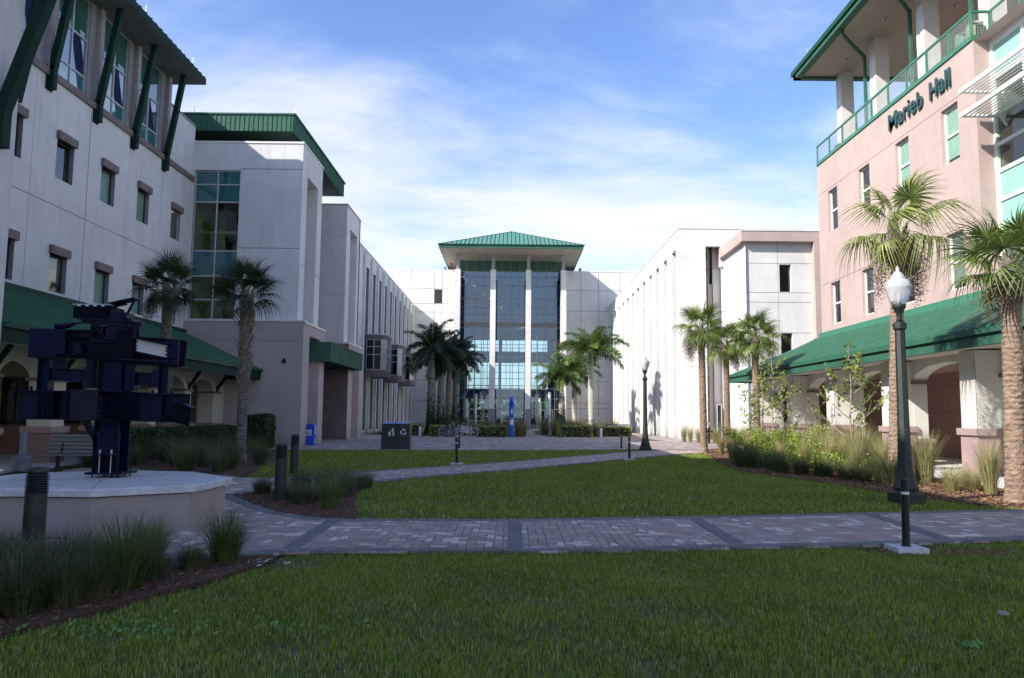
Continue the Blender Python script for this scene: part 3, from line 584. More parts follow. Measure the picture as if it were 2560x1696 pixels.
# rods on the roof
for y, x in ((31.5, -15.6), (36.4, -15.6), (35.3, -24)): m = MB(); m.tube([(x, y, 18.0), (x, y, 18.75 if x > -20 else 20.9)], .012, 5); m.build('lightning_rod', ALU, LH)
# near wing with the big brace
m = MB(); m.box(-16.4, -12.5, -20, 19.0, 0, 16.0); m.build('near_wing_wall', WHITE, LH)
m = MB(); m.box(-17, -11.0, -20, 19.8, 15.9, 16.2); m.build('near_wing_roof', GREEND, LH)
m = MB(); m.beam((-12.44, 18.35, 7.95), (-12.44, 18.35, 8.95), .30, .30, up=(0, 1, 0)); m.beam((-12.44, 18.35, 8.8), (-10.25, 18.35, 15.9), .27, .28, up=(0, 1, 0)); m.build('brace', GREEND, LH)
m = MB(); m.beam((-12.78, 19.3, 9.5), (-11.74, 19.3, 15.5), .22, .24, up=(0, 1, 0)); m.build('brace', GREEND, LH)
# left canopy roof
m = MB(); A0 = (-16.48, 19.02, 5.55); A1 = (-16.48, 39.18, 5.55); B0 = (-12.5, 19.02, 3.72); B1 = (-12.5, 38.9, 3.72)
A1h = (-16.48, 38.9, 5.55)
m.quad(A0, A1h, B1, B0, 0); m.quad((-12.5, 19.02, 3.72), (-12.5, 38.9, 3.72), (-12.5, 38.9, 3.28), (-12.5, 19.02, 3.28), 1); m.add([(-12.5, 38.9, 3.72), (-16.48, 38.9, 5.55), (-16.48, 38.9, 3.28), (-12.5, 38.9, 3.28)], ((0, 1, 2, 3),), 1)
m.quad((-12.5, 19.02, 3.28), (-12.5, 38.9, 3.28), (-14.3, 38.9, 3.5), (-14.3, 19.02, 3.5), 2)
m.box(-16.5, -16.3, 19, 39.2, 5.5, 5.74, 0); m.box(-12.52, -12.40, 19.02, 38.9, 3.66, 3.78, 0)
cr_ = m.build('canopy_roof', [GREENM, GREEND, CREAM], LH)
m = MB(); seams(m, (-16.35, 19.2, 5.50), (-16.35, 38.8, 5.50), (-12.55, 19.2, 3.75), (-12.55, 38.8, 3.75), 50, .09, .07); m.build('standing_seams', GREENL if False else mat('seam_highlight_green', (0.06, 0.19, 0.12), .5), cr_, kind='stuff')  # same green paint made lighter: edge highlights are put into the seam colour
# arches
ys = [21.45, 24.75, 28.05, 31.35, 34.6, 37.9]
m = MB(); arch_wall(m, -14.3, .75, 1, 19.0, 39.15, 1.13, 3.5, [((a + b) / 2, (b - a) / 2 - .36, 2.62, 3.14) for a, b in zip(ys[:-1], ys[1:])]); m.build('arch_wall', CREAM, LH)
for y in ys:
    m = MB(); m.box(-15.1, -14.24, y - .40, y + .40, 0, .94); pr = m.build('pier_base', GRAND, LH)
    m = MB(); m.box(-15.18, -14.16, y - .48, y + .48, .94, 1.13); m.build('base_cap', GRAN, pr)
    m = MB(); m.box(-15.12, -14.22, y - .45, y + .45, 2.54, 2.64); m.build('capital', TRIM, LH)
    m = MB(); m.beam((-14.24, y, 2.78), (-13.80, y, 3.44), .12, .12); m.beam((-14.25, y, 2.62), (-14.25, y, 2.92), .16, .08); m.build('bracket', GREEND, LH)
# back of the arcade
m = MB(); m.box(-21.3, -21.1, 18, 44, 0, 13.4); m.build('rear_wall', ROOMW, LH)
m = MB(); wall(m, 'x', -18.6, 1, .3, 19, 39.1, 1.05, 3.5, [(y + .5, y + 2.8, 1.05, 2.9) for y in ys[1:-1]], mr=1); m.build('arcade_back_wall', [mat('shade_toned_olive_cream', (.36, .34, .25), .88, bump=.4, bscale=45), GREYTR], LH)  # olive-cream stucco, its colour darkened for the shade inside the arcade
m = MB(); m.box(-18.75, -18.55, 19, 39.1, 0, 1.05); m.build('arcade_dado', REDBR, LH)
m = MB(); m.box(-18.6, -14.4, 19, 39.1, 3.5, 3.6); m.build('arcade_ceiling', CREAM, LH)
for y in ys[1:-1]: add_window(LH, (-18.6, y + .5, 1.05), 'x', 1, 2.3, 1.85, cols=2, rec=.12, frame=DFR, pane=GLT)

# ============================================================ LEFT TOWER + SECOND BLOCK
TW = thing('stair_tower', 'grey-white stair tower with a tall glazed corner and a green metal overhang on its roof', 'building', (-13.5, 41, 0))
YF = 39.22; XR = -10.87
m = MB()
gro = [hj(14.14, -14.05, XR, .03), hj(10.0, -14.05, XR, .03)]
wall(m, 'y', YF, -1, .3, -16.5, XR, 6.3, 15.5, [(-16.42, -14.06, 6.3, 14.06)], gro, mr=1, mg=2)
wall(m, 'x', XR, 1, 1.3, YF, 43.4, 6.25, 15.5, [(40.2, 42.4, 6.3, 14.05)], [hj(9.2, YF, 43.4, .03)], mr=0, mg=2)
m.box(-16.5, XR - 1.3, 43.1, 43.4, 0, 15.5, 0)
m.quad((-16.4, YF + .2, 15.3), (XR - .1, YF + .2, 15.3), (XR - .1, 43.3, 15.3), (-16.4, 43.3, 15.3), 0)
m.build('wall', [WHITE, GREYTR, JOINT], TW)
m = MB(); m.box(-16.5, XR + .04, YF - .04, YF + .3, 15.5, 15.6); m.box(XR - .3, XR + .04, YF + .3, 43.44, 15.5, 15.6); m.build('parapet_cap', WFR, TW)
m = MB(); m.box(XR - 1.4, XR - 1.3, 40.1, 42.5, 6.3, 14.2, 0); m.build('niche_back', MAUVE, TW)
m = MB(); wall(m, 'y', YF - .3, -1, .3, -16.5, -10.45, 0, 6.2, [], [hj(5.22, -16.5, -10.45, .03)], 0)
wall(m, 'x', -10.45, 1, .9, YF - .3, 43.4, 0, 6.15, [(40.1, 42.3, 0, 5.6)], [hj(5.22, YF, 43.4, .02)], 0); m.build('lower_wall', MAUVE, TW)
m = MB(); m.box(-16.5, -10.4, YF - .35, YF, 6.2, 6.28); m.box(-10.87, -10.4, YF, 43.45, 6.15, 6.25); m.build('ledge', WFR, TW)
m = MB(); arch_wall(m, -11.0, .3, 1, 40.1, 42.3, 0, 5.6, [(41.2, .85, 2.6, 3.45)]); m.build('arched_panel', WHITE, TW)
m = MB(); m.box(-12.6, -12.5, 39.6, 43.2, 0, 5); m.build('inner_wall', MAUVE, TW)
# tall window: spandrel rows teal, vision rows clear
add_window(TW, (-16.42, YF, 6.3), 'y', -1, 2.36, 7.76, cols=2, rows=(.133, .1565, .168, .3285, .119, .095), pane=[GLT, GLT, TEAL, GLT, TEAL, TEAL], rec=.10, frame=ALU, ft=.06, mull=.07, room=False, label='tall stair window with teal spandrel panes')
m = MB()
for z in (6.3, 9.85, 13.4): m.box(-16.4, -14.0, YF + .9, YF + 3.4, z - .12, z, 0)
m.box(-16.4, -14.0, YF + 3.4, YF + 3.5, 6.3, 14, 0); m.box(-16.6, -16.42, YF + .3, YF + 3.5, 6.3, 14, 0); m.box(-15.9, -15.2, YF + 3.2, YF + 3.4, 6.4, 8.8, 1); m.box(-15.0, -14.4, YF + 2.2, YF + 2.3, 6.4, 8.4, 1); m.box(-16.4, -14.0, YF + .8, YF + .9, 10.9, 11.05, 1)
m.box(-15.9, -15.3, YF + 3.2, YF + 3.4, 10.1, 12.4, 2); m.box(-14.9, -14.5, YF + 3.2, YF + 3.4, 10.1, 12.0, 2); m.box(-14.05, -13.95, YF + .3, YF + 3.5, 6.3, 14, 0)
m.build('stair_interior', [mat('stair_wall', (.66, .64, .46), .9), mat('interior_pale', (.6, .56, .42), .9), DARK], TW)
# green overhang
m = MB(); FX = -11.78; FY = 40.6; m.box(-24, FX - .08, FY + .08, 53.2, 16.70, 17.58, 1); m.build('overhang_soffit_box', [GREENM, SOFFD], TW)
m = MB(); m.box(-24, FX + .06, FY - .06, 53.3, 17.58, 17.66); m.build('overhang_flashing', GREENF, TW)
m = MB(); m.box(-24, -13.2, 42.2, 52, 15.3, 16.7); m.build('roof_curb', SOFFD, TW)
pm = MB(); pm.box(0, .245, 0, .05, 0, .90); pm.box(0, .035, -.03, 0, 0, .90); pmd = mesh_data('fascia_panel', pm.v, pm.f, GREENF)
x = FX - .25
while x > -19: place('fascia_panel', pmd, TW, (x, FY, 16.68)); x -= .25
pm = MB(); pm.box(0, .05, 0, .295, 0, .90); pm.box(.05, .08, 0, .035, 0, .90); pmd = mesh_data('fascia_panel', pm.v, pm.f, GREENF); y = FY
while y < 53.0: place('fascia_panel', pmd, TW, (FX - .08, y, 16.68)); y += .30
for xx in (-12.0, -17.5): m = MB(); m.tube([(xx, 41.3, 17.6), (xx, 41.3, 18.3)], .012, 5); m.build('lightning_rod', ALU, TW)
m = MB(); m.lathe(-11.35, YF - .36, [(.02, 4.1), (.09, 4.15), (.10, 4.25), (.05, 4.33), (.02, 4.36)], 10); m.box(-11.42, -11.28, YF - .36, YF - .3, 4.1, 4.3)
tag(m.build('security_camera', BLACKM, None, (-11.35, YF - .3, 4.2)), 'small black dome camera on the mauve wall of the stair tower', 'camera')
# second block
m = MB(); Y2 = 50.15
wall(m, 'y', Y2, -1, .3, -17, XR, 6.2, 15.25, [], [hj(13.2, -17, XR, .03), hj(9.3, -17, XR, .03)])
wall(m, 'x', XR, 1, 1.2, Y2, 54.6, 6.2, 15.25, [(51.3, 53.55, 6.25, 13.9)], [hj(9.3, Y2, 54.6, .02)]); m.box(-17, XR, 54.3, 54.6, 0, 15.25); m.quad((-17, Y2, 15.2), (XR, Y2, 15.2), (XR, 54.6, 15.2), (-17, 54.6, 15.2))
m.build('second_block_wall', WHITE, TW)
m = MB(); m.box(XR - 1.3, XR - 1.2, 51, 54, 6.2, 14); m.box(-17, XR + .04, Y2 - .04, Y2 + .2, 15.25, 15.35); m.box(XR - .2, XR + .04, Y2 + .2, 54.6, 15.25, 15.35); m.build('second_block_trim', MAUVE, TW)
m = MB(); wall(m, 'y', Y2 - .3, -1, .3, -17, -10.45, 0, 6.1, [], []); m.build('entry_wall', REDBR if False else mat('dark_mauve_stucco', (.20, .155, .155), .88, bump=.4, bscale=45), TW)
m = MB(); wall(m, 'x', -10.45, 1, .9, Y2 - .3, 54.5, 0, 6.1, [(51.2, 53.4, 0, 5.5)], []); m.build('lower_wall', MAUVE, TW)
m = MB(); m.box(XR, -10.4, Y2 - .35, 54.55, 6.1, 6.2); m.build('ledge', WFR, TW)
m = MB(); arch_wall(m, -10.9, .3, 1, 51.2, 53.4, 0, 5.5, [(52.3, .8, 2.6, 3.5)]); m.build('arched_panel', WHITE, TW)
m = MB(); m.box(-17, -16.9, 43, 50.2, 0, 15); m.box(-17, -11, 43.4, 49.8, 5.6, 5.7); m.build('recess_wall', MAUVE, TW)
m = MB(); m.lathe(-13.2, Y2 - .4, [(.13, 1.35), (.13, 1.62)], 12); tag(m.build('wall_speaker', BLACKM, None, (-13.2, Y2 - .3, 1.35)), 'round dark drain fitting on the wall under the green entrance canopy', 'fitting')
# entrance canopy
CP = thing('entrance_canopy', 'dark green ribbed metal entrance canopy between the tower and the block behind it', 'canopy', (-10.3, 46, 4.43))
m = MB(); m.box(-12.5, -9.85, 42.05, 51.2, 4.44, 5.44); m.build('frame', GREEND, CP)
pm = MB(); pm.box(0, .05, 0, .295, 0, 1.0); pm.box(.05, .075, 0, .035, 0, 1.0); pmd = mesh_data('fascia_panel', pm.v, pm.f, GREENF); y = 42.05
while y < 51.0: place('fascia_panel', pmd, CP, (-9.84, y, 4.44)); y += .30
m = MB(); m.box(-12.5, -9.76, 42.0, 42.04, 4.42, 5.48); m.box(-9.80, -9.74, 42.04, 51.25, 5.44, 5.50); m.build('end_panel', GREENF, CP)

# ============================================================ LEFT GALLERY
GA = thing('long_gallery', 'long grey gallery on the left with tall narrow fins and three projecting bay windows', 'building', (-13, 80, 0))
XG = -12.7
open_ = [(66.6 + 3.3 * k, 68.3 + 3.3 * k) for k in range(10)]
m = MB(); gro = [hj(z, 55, 100.4, .03) for z in (6.0, 9.9)]
wall(m, 'x', XG, 1, 1.1, 54.6, 100.45, 0, 15.7, [(a, b, 0.25, 14.4) for a, b in open_], gro, mr=1, mg=2); m.box(-25, XG - .01, 54.6, 100.4, 15.4, 15.5); m.build('wall', [WHITE, GREYTR, JOINT], GA)
m = MB(); m.box(XG - .3, XG + .05, 54.6, 100.45, 15.7, 15.8); m.build('parapet_cap', ALU, GA)
for a, b in open_: add_window(GA, (XG, a, .3), 'x', 1, 1.7, 14.1, cols=2, rows=(.25, .25, .25, .25), rec=.9, frame=ALU, pane=GLT, ft=.07, room=False)
m = MB(); m.box(XG - 4, XG - 3.9, 54.6, 100, 0, 15); m.build('inner_wall', DARK, GA)
finm = MB(); finm.box(0, .22, 0, .45, 0, 15.4); find = mesh_data('fin', finm.v, finm.f, WHITE)
for k in range(11): place('fin', find, GA, (XG, 65.0 + 3.3 * k + .35, 0.0))
def bay_(y0, y1, z0, z1):
    x1 = -10.95
    m = MB(); pl = [(XG, y0), (x1 - .35, y0), (x1, y0 + .35), (x1, y1 - .35), (x1 - .35, y1), (XG, y1)]
    def ins(d): return [(XG, y0 + d), (x1 - .35 - d * .4, y0 + d), (x1 - d, y0 + .35 + d * .4), (x1 - d, y1 - .35 - d * .4), (x1 - .35 - d * .4, y1 - d), (XG, y1 - d)]
    m.prism(pl, 'z', z0, z0 + .62, 0); b = m.build('bay_window', TRIM, GA, (x1, y0, z0))
    m = MB(); m.prism(pl, 'z', z1 - .48, z1 - .1, 0); m.prism(ins(-.06), 'z', z1 - .1, z1, 1); m.build('bay_head', [TRIM, ALU], b)
    m = MB(); m.prism(ins(.35), 'z', z0 + .62, z1 - .48); m.build('bay_interior', DARK, b)
    f = MB(); za, zb = z0 + .62, z1 - .48; H = zb - za
    for (u0, u1) in ((XG + .05, x1 - .42),):
        for k in range(3):
            uu = u0 + (u1 - u0) * k / 2; f.box(uu - .035, uu + .035, y0 + .02, y0 + .09, za, zb)
        for zz in (za + .03, za + H * .5, za + H * .76, zb - .03): f.box(u0, u1, y0 + .025, y0 + .085, zz - .03, zz + .03)
    for k in range(4):
        yy = y0 + .42 + (y1 - y0 - .84) * k / 3; f.box(x1 - .09, x1 - .02, yy - .035, yy + .035, za, zb)
    for zz in (za + .03, za + H * .5, za + H * .76, zb - .03): f.box(x1 - .085, x1 - .025, y0 + .4, y1 - .4, zz - .03, zz + .03)
    f.prism([(x1 - .42, y0), (x1 - .35, y0), (x1, y0 + .35), (x1, y0 + .42), (x1 - .1, y0 + .42), (x1 - .42, y0 + .1)], 'z', za, zb)
    f.prism([(x1 - .42, y1), (x1 - .35, y1), (x1, y1 - .35), (x1, y1 - .42), (x1 - .1, y1 - .42), (x1 - .42, y1 - .1)], 'z', za, zb)
    f.build('frame', ALU, b)
    p = MB(); p.box(XG, x1 - .4, y0 + .05, y0 + .07, za, zb); p.box(x1 - .07, x1 - .05, y0 + .4, y1 - .4, za, zb); p.build('pane', glass('bay_glass_%d' % y0, (.3, .34, .34), .8), b)
for y0, y1 in ((67.7, 71.0), (77.3, 80.6), (86.9, 90.2)): bay_(y0, y1, 4.85, 8.6)

# ============================================================ CENTRE BUILDING
CB = thing('glass_hall', 'glass-fronted white hall closing the courtyard, with four tall columns and a hipped green roof', 'building', (-0.5, 98, 0))
WF = 100.5
m = MB()
gz = [6.1, 9.3, 12.0, 15.2 + .85, 18.0]
gxl = [-13.2, -10.15, -9.12]; gxr = [8.9, 11.2, 14.0]
wall(m, 'y', WF, -1, .4, -24, -7.1, 0, 20.35, [(-10.15, -9.12, 16.05, 17.9), (-10.15, -9.12, 11.0, 12.9)], [hj(z, -24, -7.1, .07) for z in (3.4, 6.1, 9.3, 12.95, 14.9, 16.0, 18.0)] + [vj(x, 0, 20.3, .07) for x in gxl], mr=0, mg=1)
wall(m, 'y', WF, -1, .4, 6.6, 26, 0, 20.35, [], [hj(z, 6.6, 26, .07) for z in (2.6, 3.3, 6.1, 9.3, 12.2, 15.2, 17.9)] + [vj(x, 0, 20.3, .07) for x in gxr], mg=1)
m.box(-7.1, -6.95, 94, WF, 0, 19.3); m.box(6.5, 6.65, 94, WF, 0, 19.3)
m.quad((-24, WF, 20.3), (26, WF, 20.3), (26, 125, 20.3), (-24, 125, 20.3)); m.box(-24, -23.8, WF, 125, 0, 20.3); m.box(25.8, 26, WF, 125, 0, 20.3)
m.build('wall', [WHITE2, mat('pale_joint', (.30, .30, .29), .9)], CB)
m = MB(); m.box(-24, 26, WF - .05, WF + .3, 20.35, 20.47); m.build('parapet_cap', WFR, CB)
add_window(CB, (-10.15, WF, 16.05), 'y', -1, 1.03, 1.85, rec=.25, frame=DFR, pane=GLS); add_window(CB, (-10.15, WF, 11.0), 'y', -1, 1.03, 1.9, rec=.25, frame=DFR, pane=GLS)
colx = [(-7.01, -6.31), (-2.70, -2.0), (1.60, 2.28), (5.85, 6.55)]
for a, b in colx:
    m = MB(); wall(m, 'y', 93.5, -1, .9, a, b, 2.42, 19.26, [], [hj(z, a, b, .03) for z in (5.5, 8.55, 11.65, 14.7, 17.85)]); m.box(a, a + .02, 93.5, 94.4, 2.42, 19.26); m.box(b - .02, b, 93.5, 94.4, 2.42, 19.26); m.quad((a, 93.5, 19.26), (b, 93.5, 19.26), (b, 94.4, 19.26), (a, 94.4, 19.26))
    cl = m.build('column', WHITE2, CB)
    m = MB(); m.box(a - .06, b + .06, 93.44, 94.46, 0, 2.42); m.build('column_base', mat('grey_granite', (.24, .24, .25), .8, var=.1, scale=20), cl)
    m = MB(); c_ = (a + b) / 2; m.box(c_ - .2, c_ + .2, 93.7, 94.1, 19.26, 21.25); m.build('roof_post', mat('grey_post_paint', (.30, .30, .31), .7), cl)
# roof
m = MB(); x0, x1, y0, y1 = -8.7, 8.3, 90.3, 107.3; ap = (-.2, 98.8, 25.2)
m.box(x0 + .15, x1 - .15, y0 + .15, y1 - .15, 21.15, 21.25, 1); m.box(x0, x1, y0, y1, 21.22, 21.62, 0)
e = .12; cs = [(x0 - e, y0 - e, 21.62), (x1 + e, y0 - e, 21.62), (x1 + e, y1 + e, 21.62), (x0 - e, y1 + e, 21.62)]
for i in range(4): m.add([cs[i], cs[(i + 1) % 4], ap], ((0, 1, 2),), 2)
rf = m.build('roof', [GREENF, SOFF, GREENL], CB)
# standing seams: individually visible on the front slope
n = 34
for i in range(1, n):
    x = x0 + (x1 - x0) * i / n; t = 1 - abs(x - ap[0]) / ((ap[0] - x0) if x < ap[0] else (x1 - ap[0])); t = max(t, .02)
    p = Vector((x, y0 - e, 21.64)); q = Vector((x, y0 - e + (98.8 - y0 + e) * t, 21.64 + (25.2 - 21.62) * t)); m = MB(); m.beam(p, q, .05, .07); m.build('roof_seam', GREEND, rf, tuple(p))
m = MB()
for c_ in cs: m.beam(c_, ap, .12, .1)
m.beam(cs[0], cs[1], .07, .07); m.build('hip_ridges', GREEND, rf)
# glass front
GY = 97.8; rows_z = [0.3, 2.43, 3.75, 5.0, 8.26, 9.6, 11.06, 12.71, 13.3, 14.35, 15.2, 16.3, 17.97, 19.1, 19.8, 21.2]
m = MB(); mx_ = [-6.95 + 13.45 * k / 12 for k in range(13)]
for x in mx_: m.box(x - .03, x + .03, GY - .05, GY + .05, 0, 21.2)
for z in rows_z: m.box(-6.95, 6.5, GY - .055, GY + .045, z - .035, z + .035)
m.build('mullions', mat('grey_mullion', (.26, .27, .29), .5), CB)
band = {8.26: 0, 12.71: 2, 19.8: 3}
for a, b in zip([0] + rows_z[:-1], rows_z):
    for c in range(12):
        md_ = window_mesh(('cb', round(b - a, 2), a in (12.71, 19.8)), lambda: (lambda q: mesh_data('pane', q.v, q.f, (TEALG if a == 19.8 else GLSC) if a != 12.71 else glass('teal_vision', (.3, .6, .55), 1.1)))(MB().box(.03, mx_[1] - mx_[0] - .03, 0, .015, .03, b - a - .03)))
        place('pane', md_, CB, (mx_[c], GY, a))
# doors
for xc in (-4.4, -.2, 4.2):
    m = MB(); m.rect_ring('y', GY - .12, GY - .06, xc - 1.0, xc + 1.0, 0, 2.4, .09); m.box(xc - .06, xc + .06, GY - .12, GY - .06, .09, 2.31); m.box(xc - .95, xc + .95, GY - .118, GY - .065, .9, 1.0); m.build('double_door', ALU, CB)
# interior: slabs, rear wall with openings, side walls
IBL = mat('interior_blue_grey', (.12, .20, .34), .9, var=.1, scale=.5)
m = MB()
RY = 112
wall(m, 'y', RY, -1, .4, -9, 9, 0, 21, [(-6.2, -1.9, 10.75, 12.45), (-1.4, 1.9, 10.75, 12.45), (2.4, 5.1, 10.75, 12.45), (-6.4, -1.9, 5.4, 9.3), (-1.5, 1.9, 5.4, 9.3), (2.3, 5.2, 5.4, 9.3), (-6.4, -2.0, 0, 3.9), (-1.5, 1.9, 0, 3.9), (2.3, 5.4, 0, 3.9)], [])
m.box(-9, -8.8, 101.0, RY, 0, 21); m.box(8.8, 9, 101.0, RY, 0, 21); m.box(-9, -6.95, 100.95, 101.05, 0, 20.3); m.box(6.5, 9, 100.95, 101.05, 0, 20.3)
for z in (4.5, 9.5, 13.4, 17.2): m.box(-8.8, 8.8, 103, RY, z - .35, z)
m.box(-6.95, 6.5, GY + .2, 100.9, 20.9, 21.1); m.box(-8.9, 8.9, 100.9, RY, 20.0, 20.2); m.box(-8.8, 8.8, 105, 105.2, 13.4, 20.9)
m.build('atrium_interior', IBL, CB)
m = MB()
for x in [-6.2 + .9 * k for k in range(13)]: m.box(x - .04, x + .04, RY - .1, RY, 0, 12.5)
for z in (1.2, 2.4, 5.9, 6.9, 7.8, 8.8, 11.3, 11.8): m.box(-6.4, 5.4, RY - .12, RY - .02, z - .035, z + .035)
m.build('rear_mullions', BLACKM, CB)
m = MB()
for z in (5.5, 10.5): m.box(-8.5, 8.5, 103.0, 103.06, z, z + .06); [m.box(x - .02, x + .02, 103.0, 103.05, z - 1.0, z) for x in np.arange(-8, 8.1, 1.0)]
m.build('balcony_rails', BLACKM, CB)
m = MB(); m.lathe(-7.9, 99.5, [(.06, 20.4), (.06, 21.0), (.14, 21.05), (.14, 21.3), (.05, 21.35)], 8); m.build('roof_camera', BLACKM, CB)
# woodland far behind, seen through the hall
def leaf_cloud(n, centers, radii, size, r_, z_low=None):
    c = np.asarray(centers); k = r_.integers(0, len(c), n); d = r_.normal(size=(n, 3)); d /= np.linalg.norm(d, axis=1)[:, None]; rad = r_.random(n) ** .4
    p = c[k] + d * rad[:, None] * np.asarray(radii)[k]
    return p
def leaf_quads(P, size, r_, aspect=.5, up=None):
    n = len(P); a = r_.normal(size=(n, 3)); a /= np.linalg.norm(a, axis=1)[:, None]; b = r_.normal(size=(n, 3)); b -= a * (a * b).sum(1)[:, None]; b /= np.linalg.norm(b, axis=1)[:, None]
    s = size * r_.uniform(.6, 1.3, n)[:, None]; a = a * s; b = b * s * aspect
    V = np.stack([P - a * .5, P + b * .5 + a * .05, P + a * .5, P - b * .5 + a * .05], 1).reshape(-1, 3); F = np.arange(4 * n).reshape(n, 4); return V, F
P = leaf_cloud(26000, [(x, 150 + (x * 7) % 20, 2 + (x * 3) % 3) for x in range(-40, 41, 5)], [(5, 6, 3.6)] * 17, .9, rng)
V, F = leaf_quads(P, 1.2, rng); o = np_mesh('far_woodland', V, F, HEDGE); tag(o, 'distant green woodland seen through the glass hall', kind='stuff')

# ============================================================ RIGHT COLONNADE BUILDING
RC = thing('colonnade_building', 'bright white building on the right with tall narrow slots and a taupe-framed end block', 'building', (14, 70, 0))
XC = 12.6; Y0 = 58.3
open_r = [(59.42 + 3.46 * k, 61.02 + 3.46 * k) for k in range(12)]
m = MB(); wall(m, 'x', XC, -1, 1.5, Y0, 100.45, 0, 15.9, [(a, b, 0, 14.5) for a, b in open_r], [hj(5.38, Y0, 100.4, .04), hj(10.6, 61, 100.4, .04)], mg=1)
wall(m, 'y', Y0, -1, .4, XC, 14.62, 0, 15.9, [], [hj(5.38, XC, 14.6, .03)]); m.box(14.62, 15.72, Y0 - .0, Y0 + .4, 14.55, 15.9); m.box(15.72, 22, Y0, Y0 + .4, 13, 15.9)
m.quad((XC, Y0, 15.7), (30, Y0, 15.7), (30, 100, 15.7), (XC, 100, 15.7)); m.build('wall', [WHITE2, MATS['pale_joint']], RC)
m = MB(); m.box(XC - .05, XC + .3, Y0 - .05, 100.45, 15.9, 15.96); m.box(XC + .3, 22, Y0 - .05, Y0 + .3, 15.9, 15.96); m.build('parapet_cap', WFR, RC)
m = MB()
for k, (a, b) in enumerate(open_r): m.box(XC + 1.5, XC + 1.6, a - .2, b + .2, 0, 14.6)
m.build('slot_backs', WHITE2, RC)
for a, b in open_r[:9]: add_window(RC, (XC, b - .62, .1), 'x', -1, .6, 14.2, cols=1, rows=(.25, .25, .25, .25), rec=1.3, frame=ALU, pane=GLS, ft=.05, room=False)
# slot with glass strip and pillar
m = MB(); m.box(14.84, 15.24, Y0 + .35, Y0 + .9, 0, 11.7); m.box(14.7, 15.75, Y0 + .8, Y0 + .9, 13.0, 14.55); m.build('slot_pillar', TAUPE, RC)
m = MB(); m.box(14.6, 16.3, Y0 + .95, Y0 + 1.05, 0, 14.5); m.box(15.95, 16.3, Y0 - .1, Y0 + .95, 0, 14.0); m.build('slot_wall', WHITE2, RC)
add_window(RC, (14.62, Y0, 0.1), 'y', -1, .24, 14.3, rows=(.2, .13, .12, .2, .35), pane=[GLT, GLT, TEALG, GLT, GLT], rec=.2, frame=ALU, ft=.03, room=True)
# end block
XB = 15.62; YB = 52.4
m = MB()
wall(m, 'x', XB + .35, -1, .3, YB + .35, 58.3, 0, 13.6, [(53.75, 54.0, 10.1, 12.1), (53.75, 54.0, 5.2, 7.2)], [hj(9.5, 52.8, 58.3, .03)])
wall(m, 'y', YB + .5, -1, .35, XB + .35, 20.55, 0, 13.75, [(18.32, 19.12, 10.22, 12.14), (18.32, 19.12, 5.6, 7.38)], [hj(z, XB + .3, 20.5, .035) for z in (12.2, 10.17, 9.5, 7.4)] + [vj(18.22, 7.4, 13.7, .035)], mg=1)
m.quad((XB, YB, 14.0), (21, YB, 14.0), (21, 58.3, 14.0), (XB, 58.3, 14.0)); m.build('end_block_wall', [WHITE2, MATS['pale_joint']], RC)
m = MB(); m.box(XB, 21.1, YB, YB + .5, 13.65, 14.35); m.box(XB, XB + .35, YB + .5, 58.25, 13.6, 14.35); m.box(20.55, 21.1, YB, YB + .5, 0, 13.65); m.build('taupe_frame', TAUPE, RC)
m = MB(); m.box(XB - .04, 21.15, YB - .04, YB + .3, 14.35, 14.42); m.build('frame_cap', WFR, RC)
add_window(RC, (18.32, YB + .5, 10.22), 'y', -1, .8, 1.92, rec=.25, frame=DFR, pane=GLT); add_window(RC, (18.32, YB + .5, 5.6), 'y', -1, .8, 1.78, rec=.25, frame=DFR, pane=GLT)
m = MB(); m.rect_ring('y', Y0 + .3, Y0 + .4, 15.36, 15.75, 0, 2.6, .06); m.box(15.42, 15.7, Y0 + .36, Y0 + .38, 0, 2.55, 1); m.build('side_door', [ALU, DARK], RC)
for x, y in ((13, 58.5), (16.8, 58.6), (19, 58.6), (15.8, 52.7), (20.4, 52.7)): m = MB(); zz = 15.9 if y > 55 else 14.35; m.tube([(x, y, zz), (x, y, zz + .7)], .015, 5); m.build('lightning_rod', ALU, RC)

# ============================================================ MARIEB HALL
MH = thing('pink_hall', 'pink stucco hall on the right with a roof terrace and green canopied arcade', 'building', (17, 34, 0))
X = 16.5; YN = 26.92; YE = 41.3
mw = [(28.06, 29.2), (31.66, 32.8), (35.26, 36.4), (38.86, 40.0)]
m = MB(); wall(m, 'x', X, -1, .35, YN, YE, 3.4, 15.25, [(a, b, 11.28, 13.45) for a, b in mw] + [(a, b, 6.42, 8.58) for a, b in mw], [hj(13.58, YN, YE, .02), hj(8.66, YN, YE, .02), vj(33.2, 13.6, 15.2, .012)], mr=0, mg=1)
m.box(X + .004, 17.2, YN, YN + .3, 3.4, 15.25); m.box(X + .004, 26, YE - .3, YE, 3.4, 15.25); m.quad((X, 18, 15.2), (26, 18, 15.2), (26, YE, 15.2), (X, YE, 15.2)); m.box(17.15, 17.3, 14, YN, 3.4, 4.0); m.build('wall', [PINK, mat('pink_joint', (.25, .19, .17), .9)], MH)
for k, (a, b) in enumerate(mw):
    for z in (11.28, 6.42):
        add_window(MH, (X, a, z), 'x', -1, 1.14, 2.17, rows=(.5, .5), rec=.14, frame=WFR, blind=BLIND2 if (z > 10 and k < 2) else (ROOMW if (k == 0) else None), blind_h=.9, ft=.08, mull=.09, sill=WFR)
